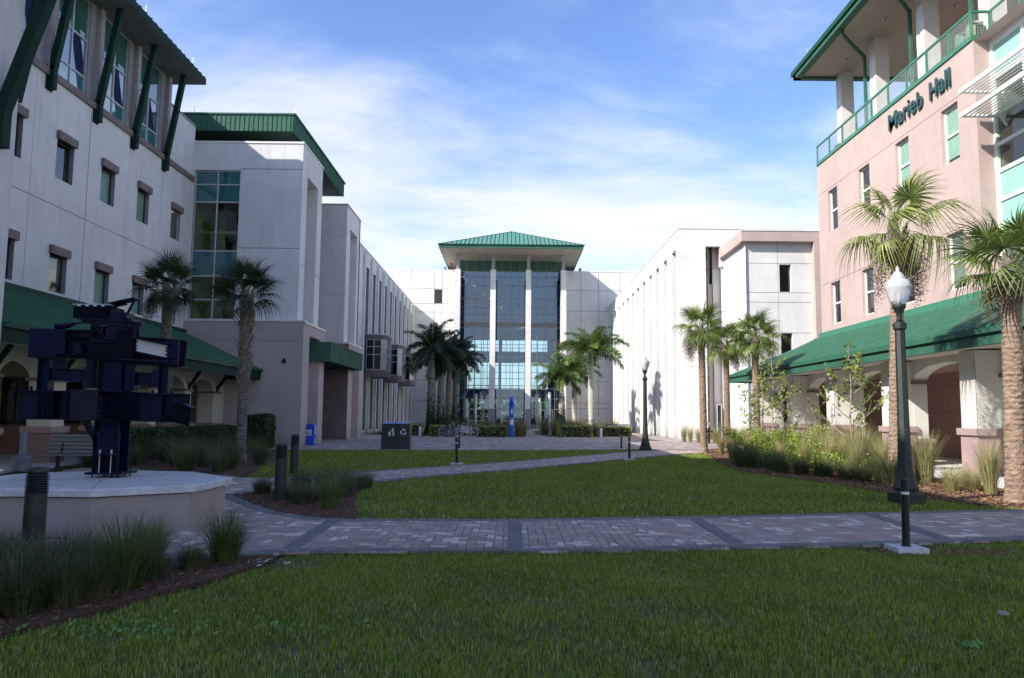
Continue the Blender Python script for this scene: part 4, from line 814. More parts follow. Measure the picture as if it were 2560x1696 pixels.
# lettering
LETM = mat('dark_teal_letter', (.022, .07, .072), .45)
LG = bpy.data.objects.new('lettering', None); COL.objects.link(LG); LG.parent = MH; LG.location = (X - .02 - 17, 33.14 - 34, 14.14); LG['label'] = 'raised dark teal letters naming the hall'; OFF['lettering'] = Vector((X - .02, 33.14, 14.14))
def glyph(ch, size=1.0, ext=.03):
    c = bpy.data.curves.new('glyph', 'FONT'); c.body = ch; c.size = size; c.extrude = ext; c.offset = .014; o = bpy.data.objects.new('glyph', c); COL.objects.link(o); bpy.context.view_layer.update()
    me = bpy.data.meshes.new_from_object(o.evaluated_get(bpy.context.evaluated_depsgraph_get())); bpy.data.objects.remove(o); v = np.empty(len(me.vertices) * 3, np.float32); me.vertices.foreach_get('co', v); return me, v.reshape(-1, 3)
for ch, ya, yb, hh in (('M', 33.14, 32.44, .72), ('a', 32.34, 31.95, .55), ('r', 31.84, 31.57, .55), ('i', 31.48, 31.37, .74), ('e', 31.26, 30.86, .55), ('b', 30.74, 30.33, .74), ('H', 29.78, 29.24, .72), ('a', 29.13, 28.76, .55), ('l', 28.66, 28.56, .74), ('l', 28.44, 28.34, .74)):
    me, v = glyph(ch); mn, mx = v.min(0), v.max(0); u = (v[:, 0] - mn[0]) / (mx[0] - mn[0]) * (ya - yb); q = (v[:, 1] - mn[1]) / (mx[1] - mn[1]) * hh
    me.vertices.foreach_set('co', np.stack([-.05 - v[:, 2], -u, q], 1).astype(np.float32).ravel()); me.update(); me.materials.clear(); me.materials.append(LETM); o = bpy.data.objects.new('letter', me); COL.objects.link(o); o.parent = LG; o.location = (0, ya - 33.14, 0)
# terrace railing
posts = [YE - .1 - k * 1.6 for k in range(9)] + [YN + .06]
rl = MB(); rl.box(X - .06, X + .04, YN, YE, 15.24, 15.36); rl.build('rail_kerb', GREENR, MH)
rail = MB(); rail.box(X - .05, X + .03, YN - .02, YE, 16.26, 16.34); rail.box(X - .03, X + .01, YN, YE, 15.38, 15.43); ra = rail.build('railing', GREENR, MH, (X, YN, 15.3))
pmsh = MB(); pmsh.box(-.035, .035, -.045, .045, 0, .96); pd = mesh_data('rail_post', pmsh.v, pmsh.f, GREENR)
for y in posts: place('rail_post', pd, ra, (X - .01, y, 15.33))
m = MB()
for z in np.arange(15.52, 16.25, .1): m.box(X - .014, X - .006, YN, YE, z - .004, z + .004)
for y in np.arange(YN, YE, .1): m.box(X - .018, X - .010, y - .004, y + .004, 15.42, 16.26)
m.build('wire_mesh', mat('mesh_wire', (.35, .4, .38), .5), ra, kind='stuff')
# return railing
m = MB(); m.box(X, 17.15, YN - .04, YN + .04, 16.26, 16.34); m.box(X, 17.15, YN - .03, YN + .03, 15.26, 15.40); m.box(17.10, 17.2, YN - .06, YN + .04, 15.3, 16.3); m.box(17.1, 17.16, 18, YN, 16.26, 16.34); m.box(17.1, 17.16, 18, YN, 15.3, 15.4)
for y in (25.2, 23.6): m.box(17.09, 17.16, y - .05, y + .05, 15.35, 16.3)
m.build('return_railing', GREENR, MH)
m = MB()
for x in np.arange(X + .1, 17.1, .1): m.box(x - .004, x + .004, YN - .01, YN, 15.4, 16.26)
for z in np.arange(15.5, 16.25, .1): m.box(X, 17.1, YN - .012, YN - .004, z - .004, z + .004); m.box(17.12, 17.13, 18, YN, z - .004, z + .004)
for y in np.arange(18, YN, .1): m.box(17.115, 17.123, y - .004, y + .004, 15.4, 16.26)
m.build('wire_mesh', MATS['mesh_wire'], MH, kind='stuff')
# roof over the terrace
XE = 15.1; YR = 40.7; ZS = 19.9
m = MB(); m.add([(XE + .35, 10, ZS), (XE + .35, YR - .35, ZS), (30, YR - .35, ZS), (30, 10, ZS)], ((0, 1, 2, 3),), 1)
for (z0, z1, o_) in ((ZS - .1, ZS + .33, 0),): m.box(XE + .0, XE + .35, 10, YR, z0, z1, 0); m.box(XE, 30, YR - .35, YR, z0, z1, 0)
m.box(XE - .1, XE, 10, YR + .1, ZS + .12, ZS + .36, 2); m.box(XE, 30, YR, YR + .1, ZS + .12, ZS + .36, 2)
m.add([(XE, 10, ZS + .34), (XE, YR, ZS + .34), (24, YR, ZS + 2.3), (24, 10, ZS + 2.3)], ((0, 1, 2, 3),), 2); m.build('terrace_roof', [GREENF, SOFF, GREENM], MH)
for yc in (40.25, 36.4, 32.0, 27.6, 23.2):
    m = MB(); wall(m, 'x', 17.3, -1, .65, yc - .45, yc + .2, 15.2, 19.3, [], [hj(17.3, yc - .45, yc + .2, .02)]); m.box(17.3, 17.95, yc - .45, yc - .44, 15.2, 19.3); m.box(17.32, 17.93, yc - .43, yc + .18, 15.2, 19.3); m.box(17.3, 17.95, yc - .45, yc + .2, 19.3, ZS)
    m.build('terrace_column', WHITE2, MH)
for yc in (36.75, 32.4, 28.0):
    m = MB(); m.beam((XE + .3, yc - 1.6, ZS - .28), (17.15, yc, ZS - .62), .11, .13); m.beam((XE + .3, yc - 1.6, ZS), (XE + .3, yc - 1.6, ZS - .35), .13, .11, up=(0, 1, 0)); m.beam((17.15, yc, ZS - .55), (17.15, yc, 15.2), .13, .12, up=(0, 1, 0)); m.build('downspout', GREENF, MH)
for x, y in ((17.0, 38.3), (19.5, 37.0), (17.0, 34.2), (19.5, 33.0), (17.0, 30.0), (19.0, 28.5), (17, 26)): m = MB(); m.lathe(x, y, [(.16, ZS - .03), (.16, ZS - .005)], 12); m.box(x - .05, x + .02, y - .06, y + .06, ZS - .05, ZS - .03, 1); m.build('ceiling_light', [ALU, BLACKM], MH)
m = MB(); m.box(21.5, 21.7, 18, 36, 15.2, ZS); m.build('terrace_back_wall', TAUPE, MH)
m = MB(); m.tube([(15.2, 38.9, ZS + .35), (15.2, 38.9, ZS + .9)], .012, 5); m.build('lightning_rod', ALU, MH); m = MB(); m.tube([(15.2, 33.2, ZS + .35), (15.2, 33.2, ZS + .9)], .012, 5); m.build('lightning_rod', ALU, MH)
# curtain wall beyond the corner
XW = 17.15; m = MB()
zz = [4.0, 6.3, 8.0, 9.3, 10.33, 11.29, 12.35, 13.75, 15.0]
for z in zz: m.box(XW - .08, XW + .02, 14, YN, z - .07, z + .07)
m.box(XW - .1, XW + .02, YN - .17, YN, 3.9, 15.25); m.box(XW - .09, XW + .02, 14, YN, 15.0, 15.26)
for y in (25.15, 23.4, 21.6, 19.8): m.box(XW - .085, XW + .02, y - .06, y + .06, 4, 15)
cw = m.build('curtain_wall_frame', WFR, MH, (XW, YN, 4))
for (za, zb) in zip(zz[:-1], zz[1:]):
    for (ya, yb) in ((25.2, 26.76), (23.45, 25.1), (21.65, 23.35), (19.85, 21.55)):
        sp = za in (13.75, 9.3, 8.0); mt = AQUA if sp else GLS
        md_ = window_mesh(('cw', za, round(yb - ya, 2)), lambda: (lambda q: mesh_data('pane', q.v, q.f, mt))(MB().box(0, .02, 0, yb - ya, 0, zb - za - .14))); place('pane', md_, cw, (XW - .03, ya, za + .07))
m = MB(); m.box(18.5, 18.6, 14, 26.5, 4, 15); m.box(17.3, 18.5, 14, 26.8, 12.2, 12.35); m.box(17.3, 18.5, 14, 26.8, 7.8, 8); m.box(17.2, 18.6, 26.65, 26.75, 4, 15); m.build('office_interior', ROOMW, MH)
for yy in (25.9, 24.6): m = MB(); m.beam((17.5, yy, 12.0), (18.3, yy - .9, 11.9), .05, .04); m.build('ceiling_lamp', WHITEP, MH)
bl_ = MB(); bl_.add([(0, 0, 0), (.12, 0, .05), (.12, 5, .05), (0, 5, 0), (0, 0, .018), (.12, 0, .068), (.12, 5, .068), (0, 5, .018)], ((0, 1, 2, 3), (4, 5, 6, 7), (1, 5, 6, 2), (0, 3, 7, 4), (0, 1, 5, 4), (2, 3, 7, 6))); bld = mesh_data('louvre_blade', bl_.v, bl_.f, WFR)
for zl_ in (12.98, 12.12):
    m = MB(); m.box(15.52, 15.58, 21.3, 26.3, zl_ - .04, zl_ + .1); m.box(15.55, 17.1, 26.26, 26.3, zl_ - .03, zl_ + .08); m.box(16.72, 16.8, 21.3, 26.3, zl_ - .04, zl_ + .1)
    m.beam((16.9, 26.2, zl_ - .02), (17.1, 26.2, zl_ - .35), .06, .06)
    su = m.build('sunshade', WFR, MH, (15.52, 21.3, zl_))
    for k in range(7): place('louvre_blade', bld, su, (15.62 + k * .155, 21.3, zl_ - .02))
# canopy on the right
XV = 12.6; xw, ze_, zt_ = 16.48, 4.02, 5.82; YH = 45.2
m = MB()
m.quad((xw, 10, zt_), (xw, YE, zt_), (XV, YH, ze_), (XV, 10, ze_), 0); m.add([(xw, YE, zt_), (XV, YH, ze_), (26, YH, ze_), (26, YE, zt_)], ((0, 1, 2, 3),), 0)
m.box(XV - .02, XV + .16, 10, YH + .02, ze_ - .42, ze_ - .03, 1); m.box(XV, 26, YH - .14, YH + .02, ze_ - .42, ze_ - .03, 1)
m.box(XV - .12, XV + .02, 10, YH + .12, ze_ - .12, ze_ + .02, 1); m.box(XV, 26, YH, YH + .12, ze_ - .12, ze_ + .02, 1)
m.box(xw - .12, xw + .02, 10, YE + .12, zt_ - .08, zt_ + .30, 3); m.box(xw - .34, xw - .12, 10, YE + .3, zt_ - .12, zt_ + .02, 3); m.quad((XV + .16, 10, ze_ - .36), (XV + .16, YH - .1, ze_ - .36), (14.4, YH - .1, ze_ - .30), (14.4, 10, ze_ - .30), 2)
m.quad((14.4, 10, ze_ - .30), (14.4, YH - .1, ze_ - .30), (20, YH - .1, ze_ - .30), (20, 10, ze_ - .30), 2)
cr2 = m.build('canopy_roof', [GREENM, GREENF, CREAM, GREENR], MH)
m = MB(); seams(m, (xw - .2, 10, zt_ - .03), (xw - .2, YE, zt_ - .03), (XV, 10, ze_), (XV, YE, ze_), 68, .09, .07)
for k in range(1, 12): y = YE + (YH - YE) * k / 12; t = (y - YE) / (YH - YE); m.beam((xw - (xw - XV) * t, y, zt_ - (zt_ - ze_) * t + .02), (XV, y, ze_ + .02), .03, .05)
m.beam((xw, YE, zt_ + .02), (XV, YH, ze_ + .02), .08, .06); m.build('standing_seams', MATS['seam_highlight_green'], cr2, kind='stuff')
# piers, arches
pys = [18.25, 23.3, 28.35, 33.4, 38.2, 43.2]
m = MB(); arch_wall(m, 14.35, .5, -1, 12, YH - .3, .9, ze_ - .3, [((a + b) / 2, (b - a) / 2 - .42, 2.92, 3.5) for a, b in zip(pys[:-1], pys[1:])]); m.build('arch_wall', WARMW, MH)
for y in pys:
    m = MB(); wall(m, 'x', 13.6, -1, .75, y - .40, y + .40, 1.36, ze_ - .36); m.box(13.62, 14.35, y - .40, y + .40, 1.36, ze_ - .36); m.build('pier', WARMW, MH)
    m = MB(); m.box(13.58, 14.4, y - .44, y + .44, 0, 1.16); m.box(14.4, 14.95, y - .46, y + .46, 0, .82); pr = m.build('pier_base', GRAN, MH)
    m = MB(); m.box(13.5, 14.45, y - .52, y + .52, 1.16, 1.36); m.box(14.3, 15.0, y - .54, y + .54, .80, .93); m.build('base_cap', GRAN, pr)
    m = MB(); m.box(14.28, 14.92, y - .52, y + .52, 2.86, 2.97); m.build('capital', TRIM, MH)
m = MB(); wall(m, 'x', 18.5, -1, .3, 10, 44.8, 0, ze_ - .3, [(36.4, 37.6, 0, 2.4), (20.5, 22, 1, 2.4)], [hj(1.95, 10, 44.8, .02)]); m.box(14.4, 18.6, 44.5, 44.8, 0, ze_ - .3); m.box(15.4, 15.5, 34.9, 35.9, 0, 2.9)
m.build('arcade_back_wall', REDBR if False else mat('arcade_rose_wall', (.30, .165, .14), .88, bump=.4, bscale=45), MH)
m = MB(); m.box(18.55, 18.8, 36.3, 37.7, 0, 2.5); m.box(18.55, 18.8, 20.4, 22.1, .9, 2.5); m.build('arcade_door', DARK, MH)

# ============================================================ STREET FURNITURE AND SCULPTURE
def ibeam(m, p, q, h, wd, t=.014, up=(0, 0, 1), mi=0):
    p = Vector(p); q = Vector(q); d = (q - p).normalized(); u = Vector(up)
    if abs(d.dot(u)) > .98: u = Vector((0, 1, 0))
    r = d.cross(u).normalized(); u = r.cross(d).normalized()
    m.beam(p, q, t, h - 2 * t, up=u, mi=mi); m.beam(p + u * (h - t) / 2, q + u * (h - t) / 2, wd, t, up=u, mi=mi); m.beam(p - u * (h - t) / 2, q - u * (h - t) / 2, wd, t, up=u, mi=mi)
def bolts(m, pts, axis='y', r=.014, d=.02, mi=0):
    for x, y, z in pts:
        if axis == 'y': m.box(x - r, x + r, y - d, y, z - r, z + r, mi)
        elif axis == 'z': m.box(x - r, x + r, y - r, y + r, z, z + d, mi)
        else: m.box(x, x + d, y - r, y + r, z - r, z + r, mi)
# plinth
PLc = (-6.0, 11.66)
pl = [(-5.33, 10.07), (-4.33, 10.85), (-4.28, 12.15), (-5.33, 13.26), (-6.75, 13.35), (-7.75, 12.45), (-7.80, 11.1), (-6.75, 10.05)]
PLI = thing('octagonal_plinth', 'low octagonal mauve plinth with a pale concrete top carrying the blue steel sculpture', 'plinth', (*PLc, 0))
def sc_poly(p, f): return [(PLc[0] + (x - PLc[0]) * f, PLc[1] + (y - PLc[1]) * f) for x, y in p]
m = MB(); m.prism(sc_poly(pl, .95), 'z', 0, .50); m.build('plinth_wall', MAUVE, PLI)
m = MB(); m.prism(sc_poly(pl, .94), 'z', .48, .52); m.build('shadow_joint', DARK, PLI)
m = MB(); pa, pb = pl, sc_poly(pl, .985); n = 8; vs = [(x, y, .52) for x, y in pa] + [(x, y, .60) for x, y in pa] + [(x, y, .62) for x, y in pb]
m.add(vs, [(i, (i + 1) % n, n + (i + 1) % n, n + i) for i in range(n)] + [(n + i, n + (i + 1) % n, 2 * n + (i + 1) % n, 2 * n + i) for i in range(n)] + [tuple(range(16, 24)), tuple(range(0, 8))[::-1]]); m.build('concrete_top', CONC, PLI)
m = MB()
for x, y in (pl[0], pl[3], pl[6]): m.beam((PLc[0], PLc[1], .6205), (x * .98 + PLc[0] * .02, y * .98 + PLc[1] * .02, .6205), .008, .003)
m.build('top_joint', BLACKM, PLI)
# steel sculpture
SX, SY = -6.06, 12.05
SS = thing('steel_sculpture', 'dark blue steel connection sculpture of bolted beams standing on the octagonal plinth', 'sculpture', (SX, SY, .62))
def part(nm, fn, mt=NAVY, lab=None):
    m = MB(); fn(m); return m.build(nm, mt, SS, label=lab)
def f(m):
    m.box(-6.36, -5.82, 11.80, 12.32, .665, .70)
    for x in (-6.28, -6.1, -5.98, -5.9): m.tube([(x, 11.86, .62), (x, 11.86, .735)], .012, 6); m.tube([(x, 12.25, .62), (x, 12.25, .735)], .012, 6)
part('base_plate', f)
def f(m):
    m.box(-6.20, -5.92, 11.86, 11.88, .70, 3.0); m.box(-6.20, -5.92, 12.20, 12.22, .70, 3.0); m.box(-6.068, -6.052, 11.88, 12.20, .70, 3.0)
    m.box(-6.34, -6.20, 11.95, 12.15, .70, 1.5, 1); m.box(-6.33, -6.20, 11.95, 12.15, 1.92, 2.42, 1)
    m.box(-6.23, -5.89, 11.84, 11.86, .70, 1.3); m.box(-6.21, -5.90, 11.70, 11.86, .96, .98); m.box(-6.21, -5.90, 11.8, 11.86, .70, .96, 1)
    bolts(m, [(x, 11.86, z) for x in (-6.16, -5.96) for z in (1.18, 1.28, 1.38, 1.98, 2.06, 2.14, 2.22, 2.3)])
part('column', f, [NAVY, NAVYD])
def f(m):
    for x in (-6.12, -5.95): m.tube([(x, 11.74, .70), (x, 11.74, 1.02)], .008, 6); m.tube([(x, 11.74, .98), (x, 11.74, 1.04)], .016, 6)
part('anchor_rod', f, STEEL, 'bare steel anchor rods at the column foot')
def f(m):
    ibeam(m, (-7.45, 11.92, 1.695), (-6.34, 12.0, 1.695), .44, .26); m.box(-7.12, -6.88, 11.78, 11.90, 1.50, 1.88, 1); m.box(-6.74, -6.36, 11.875, 11.90, 1.49, 1.90, 1); m.lathe(0, 0, [(0.001, 0)], 3) if False else None
    bolts(m, [(-7.02, 11.78, z) for z in (1.55, 1.6, 1.65, 1.7, 1.75, 1.8)])
    for i in range(14):
        a, b = 2 * PI * i / 14, 2 * PI * (i + 1) / 14; m.quad((-6.56 + .055 * math.cos(a), 11.872, 1.70 + .055 * math.sin(a)), (-6.56 + .055 * math.cos(b), 11.872, 1.70 + .055 * math.sin(b)), (-6.56, 11.8719, 1.70), (-6.56, 11.8719, 1.70), 2)
part('lower_left_beam', f, [NAVY, NAVYD, DARK])
def f(m):
    ibeam(m, (-6.14, 11.30, 1.695), (-6.14, 11.85, 1.695), .44, .40); m.box(-6.35, -5.96, 11.28, 11.30, 1.47, 1.92); bolts(m, [(-5.925, 11.30, z) for z in (1.54, 1.62, 1.70, 1.78)])
part('front_stub_beam', f, mat('red_oxide_navy', (.016, .012, .030), .5, spec=.2))
def f(m):
    ibeam(m, (-5.94, 11.95, 1.69), (-4.92, 11.99, 1.665), .44, .26)
    for x in (-5.68, -5.29): m.box(x - .008, x + .008, 11.83, 12.08, 1.47, 1.89)
    m.box(-5.93, -5.69, 11.80, 11.83, 1.48, 1.90, 1)
    m.add([(-5.02, 11.80, 1.78), (-4.82, 11.80, 1.68), (-4.84, 11.80, 1.40), (-5.28, 11.80, 1.50), (-5.02, 11.82, 1.78), (-4.82, 11.82, 1.68), (-4.84, 11.82, 1.40), (-5.28, 11.82, 1.50)], ((0, 1, 2, 3), (7, 6, 5, 4), (0, 4, 5, 1), (1, 5, 6, 2), (2, 6, 7, 3), (3, 7, 4, 0)), 1)
    m.beam((-5.04, 11.82, 1.79), (-4.80, 11.82, 1.675), .22, .012)
part('lower_right_beam', f, [NAVY, NAVYD])
def f(m):
    ibeam(m, (-7.34, 11.92, 2.635), (-6.34, 12.0, 2.62), .44, .24); m.box(-7.33, -6.78, 11.80, 11.82, 2.43, 2.85); m.box(-6.9, -6.35, 11.80, 12.0, 2.44, 2.47, 1); m.box(-6.82, -6.35, 11.80, 12.0, 2.71, 2.74, 1)
part('upper_left_beam', f, [NAVY, NAVYD])
def f(m):
    ibeam(m, (-5.9, 11.98, 2.55), (-5.03, 12.03, 2.50), .42, .22); m.box(-6.35, -5.96, 11.72, 11.75, 2.38, 2.62, 1); m.box(-5.96, -5.70, 11.71, 11.75, 2.38, 2.84, 1); m.box(-5.20, -5.04, 11.78, 11.8, 2.32, 2.69); bolts(m, [(x, 11.78, z) for x in (-5.17, -5.10) for z in (2.42, 2.5, 2.58)])
    m.beam((-5.9, 11.75, 2.385), (-5.15, 11.8, 2.36), .24, .02)
part('upper_right_beam', f, [NAVY, NAVYD])
def f(m):
    m.add([(-5.68, 11.76, 2.70), (-5.23, 11.80, 2.61), (-5.23, 11.80, 2.43), (-5.68, 11.76, 2.52), (-5.68, 11.775, 2.70), (-5.23, 11.815, 2.61), (-5.23, 11.815, 2.43), (-5.68, 11.775, 2.52)], ((0, 1, 2, 3), (7, 6, 5, 4), (0, 4, 5, 1), (1, 5, 6, 2), (2, 6, 7, 3), (3, 7, 4, 0)))
part('bare_steel_plate', f, mat('bare_steel_plate', (.62, .60, .60), .45, metal=.1, var=.05), 'pale unpainted steel plate with bolts at its ends')
def f(m):
    for z in (2.55, 2.66, 2.60): m.box(-5.70, -5.665, 11.74, 11.76, z - .012, z + .012)
    for z in (2.47, 2.53, 2.57): m.box(-5.245, -5.21, 11.78, 11.80, z - .012, z + .012)
    m.beam((-5.69, 11.73, 2.72), (-5.15, 11.77, 2.62), .14, .012); m.beam((-5.69, 11.73, 2.50), (-5.15, 11.77, 2.41), .14, .012)
part('flange_plates', f)
for nm, x0, x1, z0, z1 in (('post', -7.20, -7.03, 1.915, 2.42), ('post', -5.36, -5.21, 1.885, 2.33)):
    def f(m):
        xc = (x0 + x1) / 2; m.box(x0, x0 + .012, 11.85, 12.02, z0, z1); m.box(x1 - .012, x1, 11.85, 12.02, z0, z1); m.box(x0 + .012, x1 - .012, 11.93, 11.945, z0, z1)
        m.box(x0 - .12, x1 + .12, 11.82, 12.08, z0 - .02, z0); m.box(x0 - .03, x1 + .03, 11.82, 12.08, z1 - .02, z1)
        bolts(m, [(x, 11.86, z0) for x in (x0 - .08, x1 + .06)], 'z', .016, .06)
    part(nm, f)
def f(m):
    ibeam(m, (-7.03, 11.95, 2.17), (-6.46, 11.99, 2.14), .19, .12); m.box(-7.01, -6.8, 11.9, 11.92, 2.26, 2.40); m.box(-6.50, -6.38, 11.9, 12.05, 1.96, 2.42, 0)
part('left_cross_beam', f)
def f(m):
    ibeam(m, (-5.88, 11.98, 2.12), (-5.36, 12.0, 2.09), .20, .12); m.box(-5.47, -5.37, 11.88, 11.9, 1.98, 2.24); m.box(-5.9, -5.74, 11.9, 12.1, 1.93, 2.36)
part('right_cross_beam', f)
def f(m):
    for k in range(4): x = -5.815 + k * .048; m.tube([(x, 11.85, 1.90), (x, 11.85, 2.075)], .006, 6); m.tube([(x, 11.85, 2.065), (x, 11.85, 2.08)], .012, 6)
part('shear_studs', f)
def f(m):
    ibeam(m, (-6.58, 11.86, 2.985), (-5.68, 11.90, 2.93), .075, .10); ibeam(m, (-6.42, 11.85, 2.685), (-5.82, 11.88, 2.67), .06, .12)
    m.beam((-6.44, 11.85, 2.97), (-6.17, 11.85, 2.70), .02, .02); m.beam((-6.05, 11.85, 2.70), (-5.80, 11.85, 2.93), .02, .02); m.box(-6.44, -6.40, 11.86, 12.1, 2.65, 2.98, 1); m.box(-5.88, -5.69, 11.86, 11.9, 2.76, 2.93); m.box(-6.39, -5.90, 12.1, 12.16, 2.45, 2.93, 1)
    m.box(-6.75, -6.42, 11.98, 12.12, 2.72, 2.86, 1)
part('truss_joist', f, [NAVY, NAVYD])
def f(m):
    m.tube([(-7.0, 11.9, 2.90), (-6.82, 11.9, 2.91)], .045, 8); m.tube([(-6.82, 11.9, 2.91), (-6.70, 11.9, 2.945)], [.05, .02], 8); m.beam((-6.70, 11.9, 2.94), (-6.44, 11.9, 3.0), .025, .025)
    pass
part('pipe_brace', f)
def f(m): m.beam((-6.62, 11.85, 2.62), (-6.56, 11.85, 2.48), .12, .10, up=(0, 1, 0))
part('tilted_lug', f)
def f(m):
    m.box(-6.72, -6.16, 11.86, 12.3, 3.03, 3.205, 1)
    for k in range(5): x = -6.71 + k * .12; m.add([(x, 11.83, 3.235), (x + .055, 11.83, 3.235), (x + .07, 11.83, 3.205), (x + .115, 11.83, 3.205), (x + .12, 11.83, 3.235), (x, 12.3, 3.235), (x + .055, 12.3, 3.235), (x + .07, 12.3, 3.205), (x + .115, 12.3, 3.205), (x + .12, 12.3, 3.235)], ((0, 1, 6, 5), (1, 2, 7, 6), (2, 3, 8, 7), (3, 4, 9, 8)), 0)
    m.box(-6.72, -6.12, 11.82, 11.84, 3.225, 3.24, 0)
part('steel_decking', f, [STEEL, NAVYD])
def f(m):
    m.beam((-6.19, 11.95, 3.255), (-5.79, 11.95, 3.345), .22, .022); m.beam((-6.17, 11.95, 3.23), (-5.95, 11.95, 3.28), .02, .07); m.beam((-5.81, 11.9, 3.32), (-5.93, 11.9, 3.06), .03, .03); m.beam((-6.10, 11.9, 3.25), (-6.16, 11.9, 3.05), .10, .02); m.beam((-6.10, 11.9, 3.2), (-5.98, 11.9, 3.06), .02, .02); m.box(-6.20, -5.90, 11.86, 12.1, 3.0, 3.12); m.box(-5.92, -5.82, 11.86, 12.1, 2.99, 3.03)
part('ramp_bracket', f)
def f(m): m.beam((-6.50, 12.0, 1.47), (-6.28, 12.0, 1.12), .08, .10, up=(0, 1, 0)); m.beam((-6.36, 12.05, 1.47), (-6.26, 12.05, 1.33), .05, .06, up=(0, 1, 0))
part('knee_brace', f)
def f(m):
    ibeam(m, (-6.06, 12.22, 2.62), (-6.06, 13.0, 2.62), .4, .2); ibeam(m, (-6.06, 12.22, 1.69), (-6.06, 13.1, 1.69), .42, .2)
part('rear_beams', f)

# louvred bollard lights
def bollard_light(x, y, h, label):
    t = thing('bollard_light', label, 'bollard light', (x, y, 0), 'louvred bollard lights')
    m = MB(); m.lathe(x, y, [(.115, 0), (.108, h * .72)], 20); m.build('post', BOLL, t, smooth=False)
    m = MB(); m.lathe(x, y, [(.07, h * .72), (.07, h * .94)], 14); m.build('lamp_core', BLACKM, t)
    for k in range(8): zz = h * .73 + k * h * .026; m = MB(); m.lathe(x, y, [(.085, zz + .016), (.118, zz), (.118, zz + .006), (.085, zz + .022)], 20); m.build('louvre_ring', BOLL, t, (x, y, zz))
    m = MB(); m.lathe(x, y, [(.10, h * .935), (.108, h * .95), (.106, h * .975), (.08, h * .995), (.02, h)], 20); m.build('cap', BOLL, t)
bollard_light(-5.12, 8.56, 1.0, 'dark louvred bollard light rising from the grasses in front of the plinth')
bollard_light(-4.30, 14.79, 1.05, 'dark louvred bollard light in the island mulch bed, in front of the lawn')
bollard_light(-5.84, 21.3, 1.05, 'farther dark louvred bollard light beyond the island grasses, beside the blue newspaper box')
# reflective bollards on concrete pads
def reflector(x, y, label, h=.84, lean=0.0):
    t = thing('reflector_bollard', label, 'bollard', (x, y, 0), 'black bollards with a white band')
    m = MB(); m.box(x - .19, x + .19, y - .19, y + .19, -.04, .035); m.build('concrete_pad', CONC, t)
    m = MB(); m.tube([(x, y, .035), (x - lean * .8, y, h)], .046, 16); m.tube([(x, y, .035), (x, y, .05)], .06, 16); m.build('post', BLACKM, t)
    m = MB(); m.tube([(x - lean * .62, y, h * .78), (x - lean * .66, y, h * .815)], .048, 16); m.build('reflective_band', WHITEP, t)
reflector(4.93, 9.92, 'black white-banded bollard on a square concrete pad at the near lawn edge, front right', .86, -.02)
reflector(-1.78, 26.1, 'black bollard with a white band beside the diagonal path, left of centre, leaning slightly', .86, .04)
reflector(-2.47, 37.5, 'black bollard with a white band at the plaza edge in front of the parked bicycles', .80)
reflector(4.48, 29.8, 'black bollard with a white band beside the diagonal path near the far lamp post', .84)
reflector(5.50, 39.2, 'black bollard with a white band at the plaza edge in front of the right bench', .84)
# lamp posts
GLOBE = bpy.data.materials.new('acorn_globe'); GLOBE.use_nodes = True; t_ = GLOBE.node_tree; b_ = t_.nodes['Principled BSDF']; b_.inputs['Base Color'].default_value = (.80, .82, .84, 1); b_.inputs['Roughness'].default_value = .12; b_.inputs['Transmission Weight'].default_value = .55; b_.inputs['IOR'].default_value = 1.25
def lamp_post(x, y, label):
    t = thing('lamp_post', label, 'street lamp', (x, y, 0), 'black lamp posts with acorn globes')
    m = MB(); m.box(x - .25, x + .25, y - .25, y + .25, 0, .17); m.lathe(x, y, [(.27, .17), (.26, .20), (.23, .22)], 8, rot=PI / 8); m.build('square_base', LAMPM, t)
    m = MB(); m.lathe(x, y, [(.22, .22), (.235, .28), (.215, .34), (.18, .45), (.15, .62), (.128, .9), (.116, 1.2), (.108, 1.6), (.092, 3.36), (.125, 3.40), (.128, 3.50), (.09, 3.54)], 8, rot=PI / 8); m.build('fluted_pole', LAMPM, t)
    m = MB(); m.lathe(x, y, [(.06, 3.53), (.05, 3.60), (.055, 3.70), (.10, 3.78), (.125, 3.82), (.13, 3.88), (.10, 3.90)], 20); m.build('globe_holder', LAMPM, t, smooth=True)
    m = MB(); m.lathe(x, y, [(.13, 3.88), (.175, 3.98), (.212, 4.09), (.230, 4.18), (.236, 4.26), (.222, 4.33), (.185, 4.38), (.125, 4.40), (.118, 4.455), (.100, 4.495), (.066, 4.535), (.032, 4.565), (.034, 4.60), (.022, 4.64), (.008, 4.67)], 28); m.build('globe', GLOBE, t, smooth=True)
    m = MB(); m.lathe(x, y, [(.225, 4.225), (.236, 4.235), (.225, 4.245)], 28); m.build('globe_rim', WHITEP, t)
    m = MB(); m.lathe(x, y, [(.03, 3.9), (.03, 4.1), (.015, 4.15)], 10); m.build('bulb', WHITEP, t)
lamp_post(7.72, 15.45, 'large near lamp post with glass acorn globe, standing in front of the pink hall')
lamp_post(6.52, 38.2, 'far lamp post with acorn globe in front of the bright white colonnade')
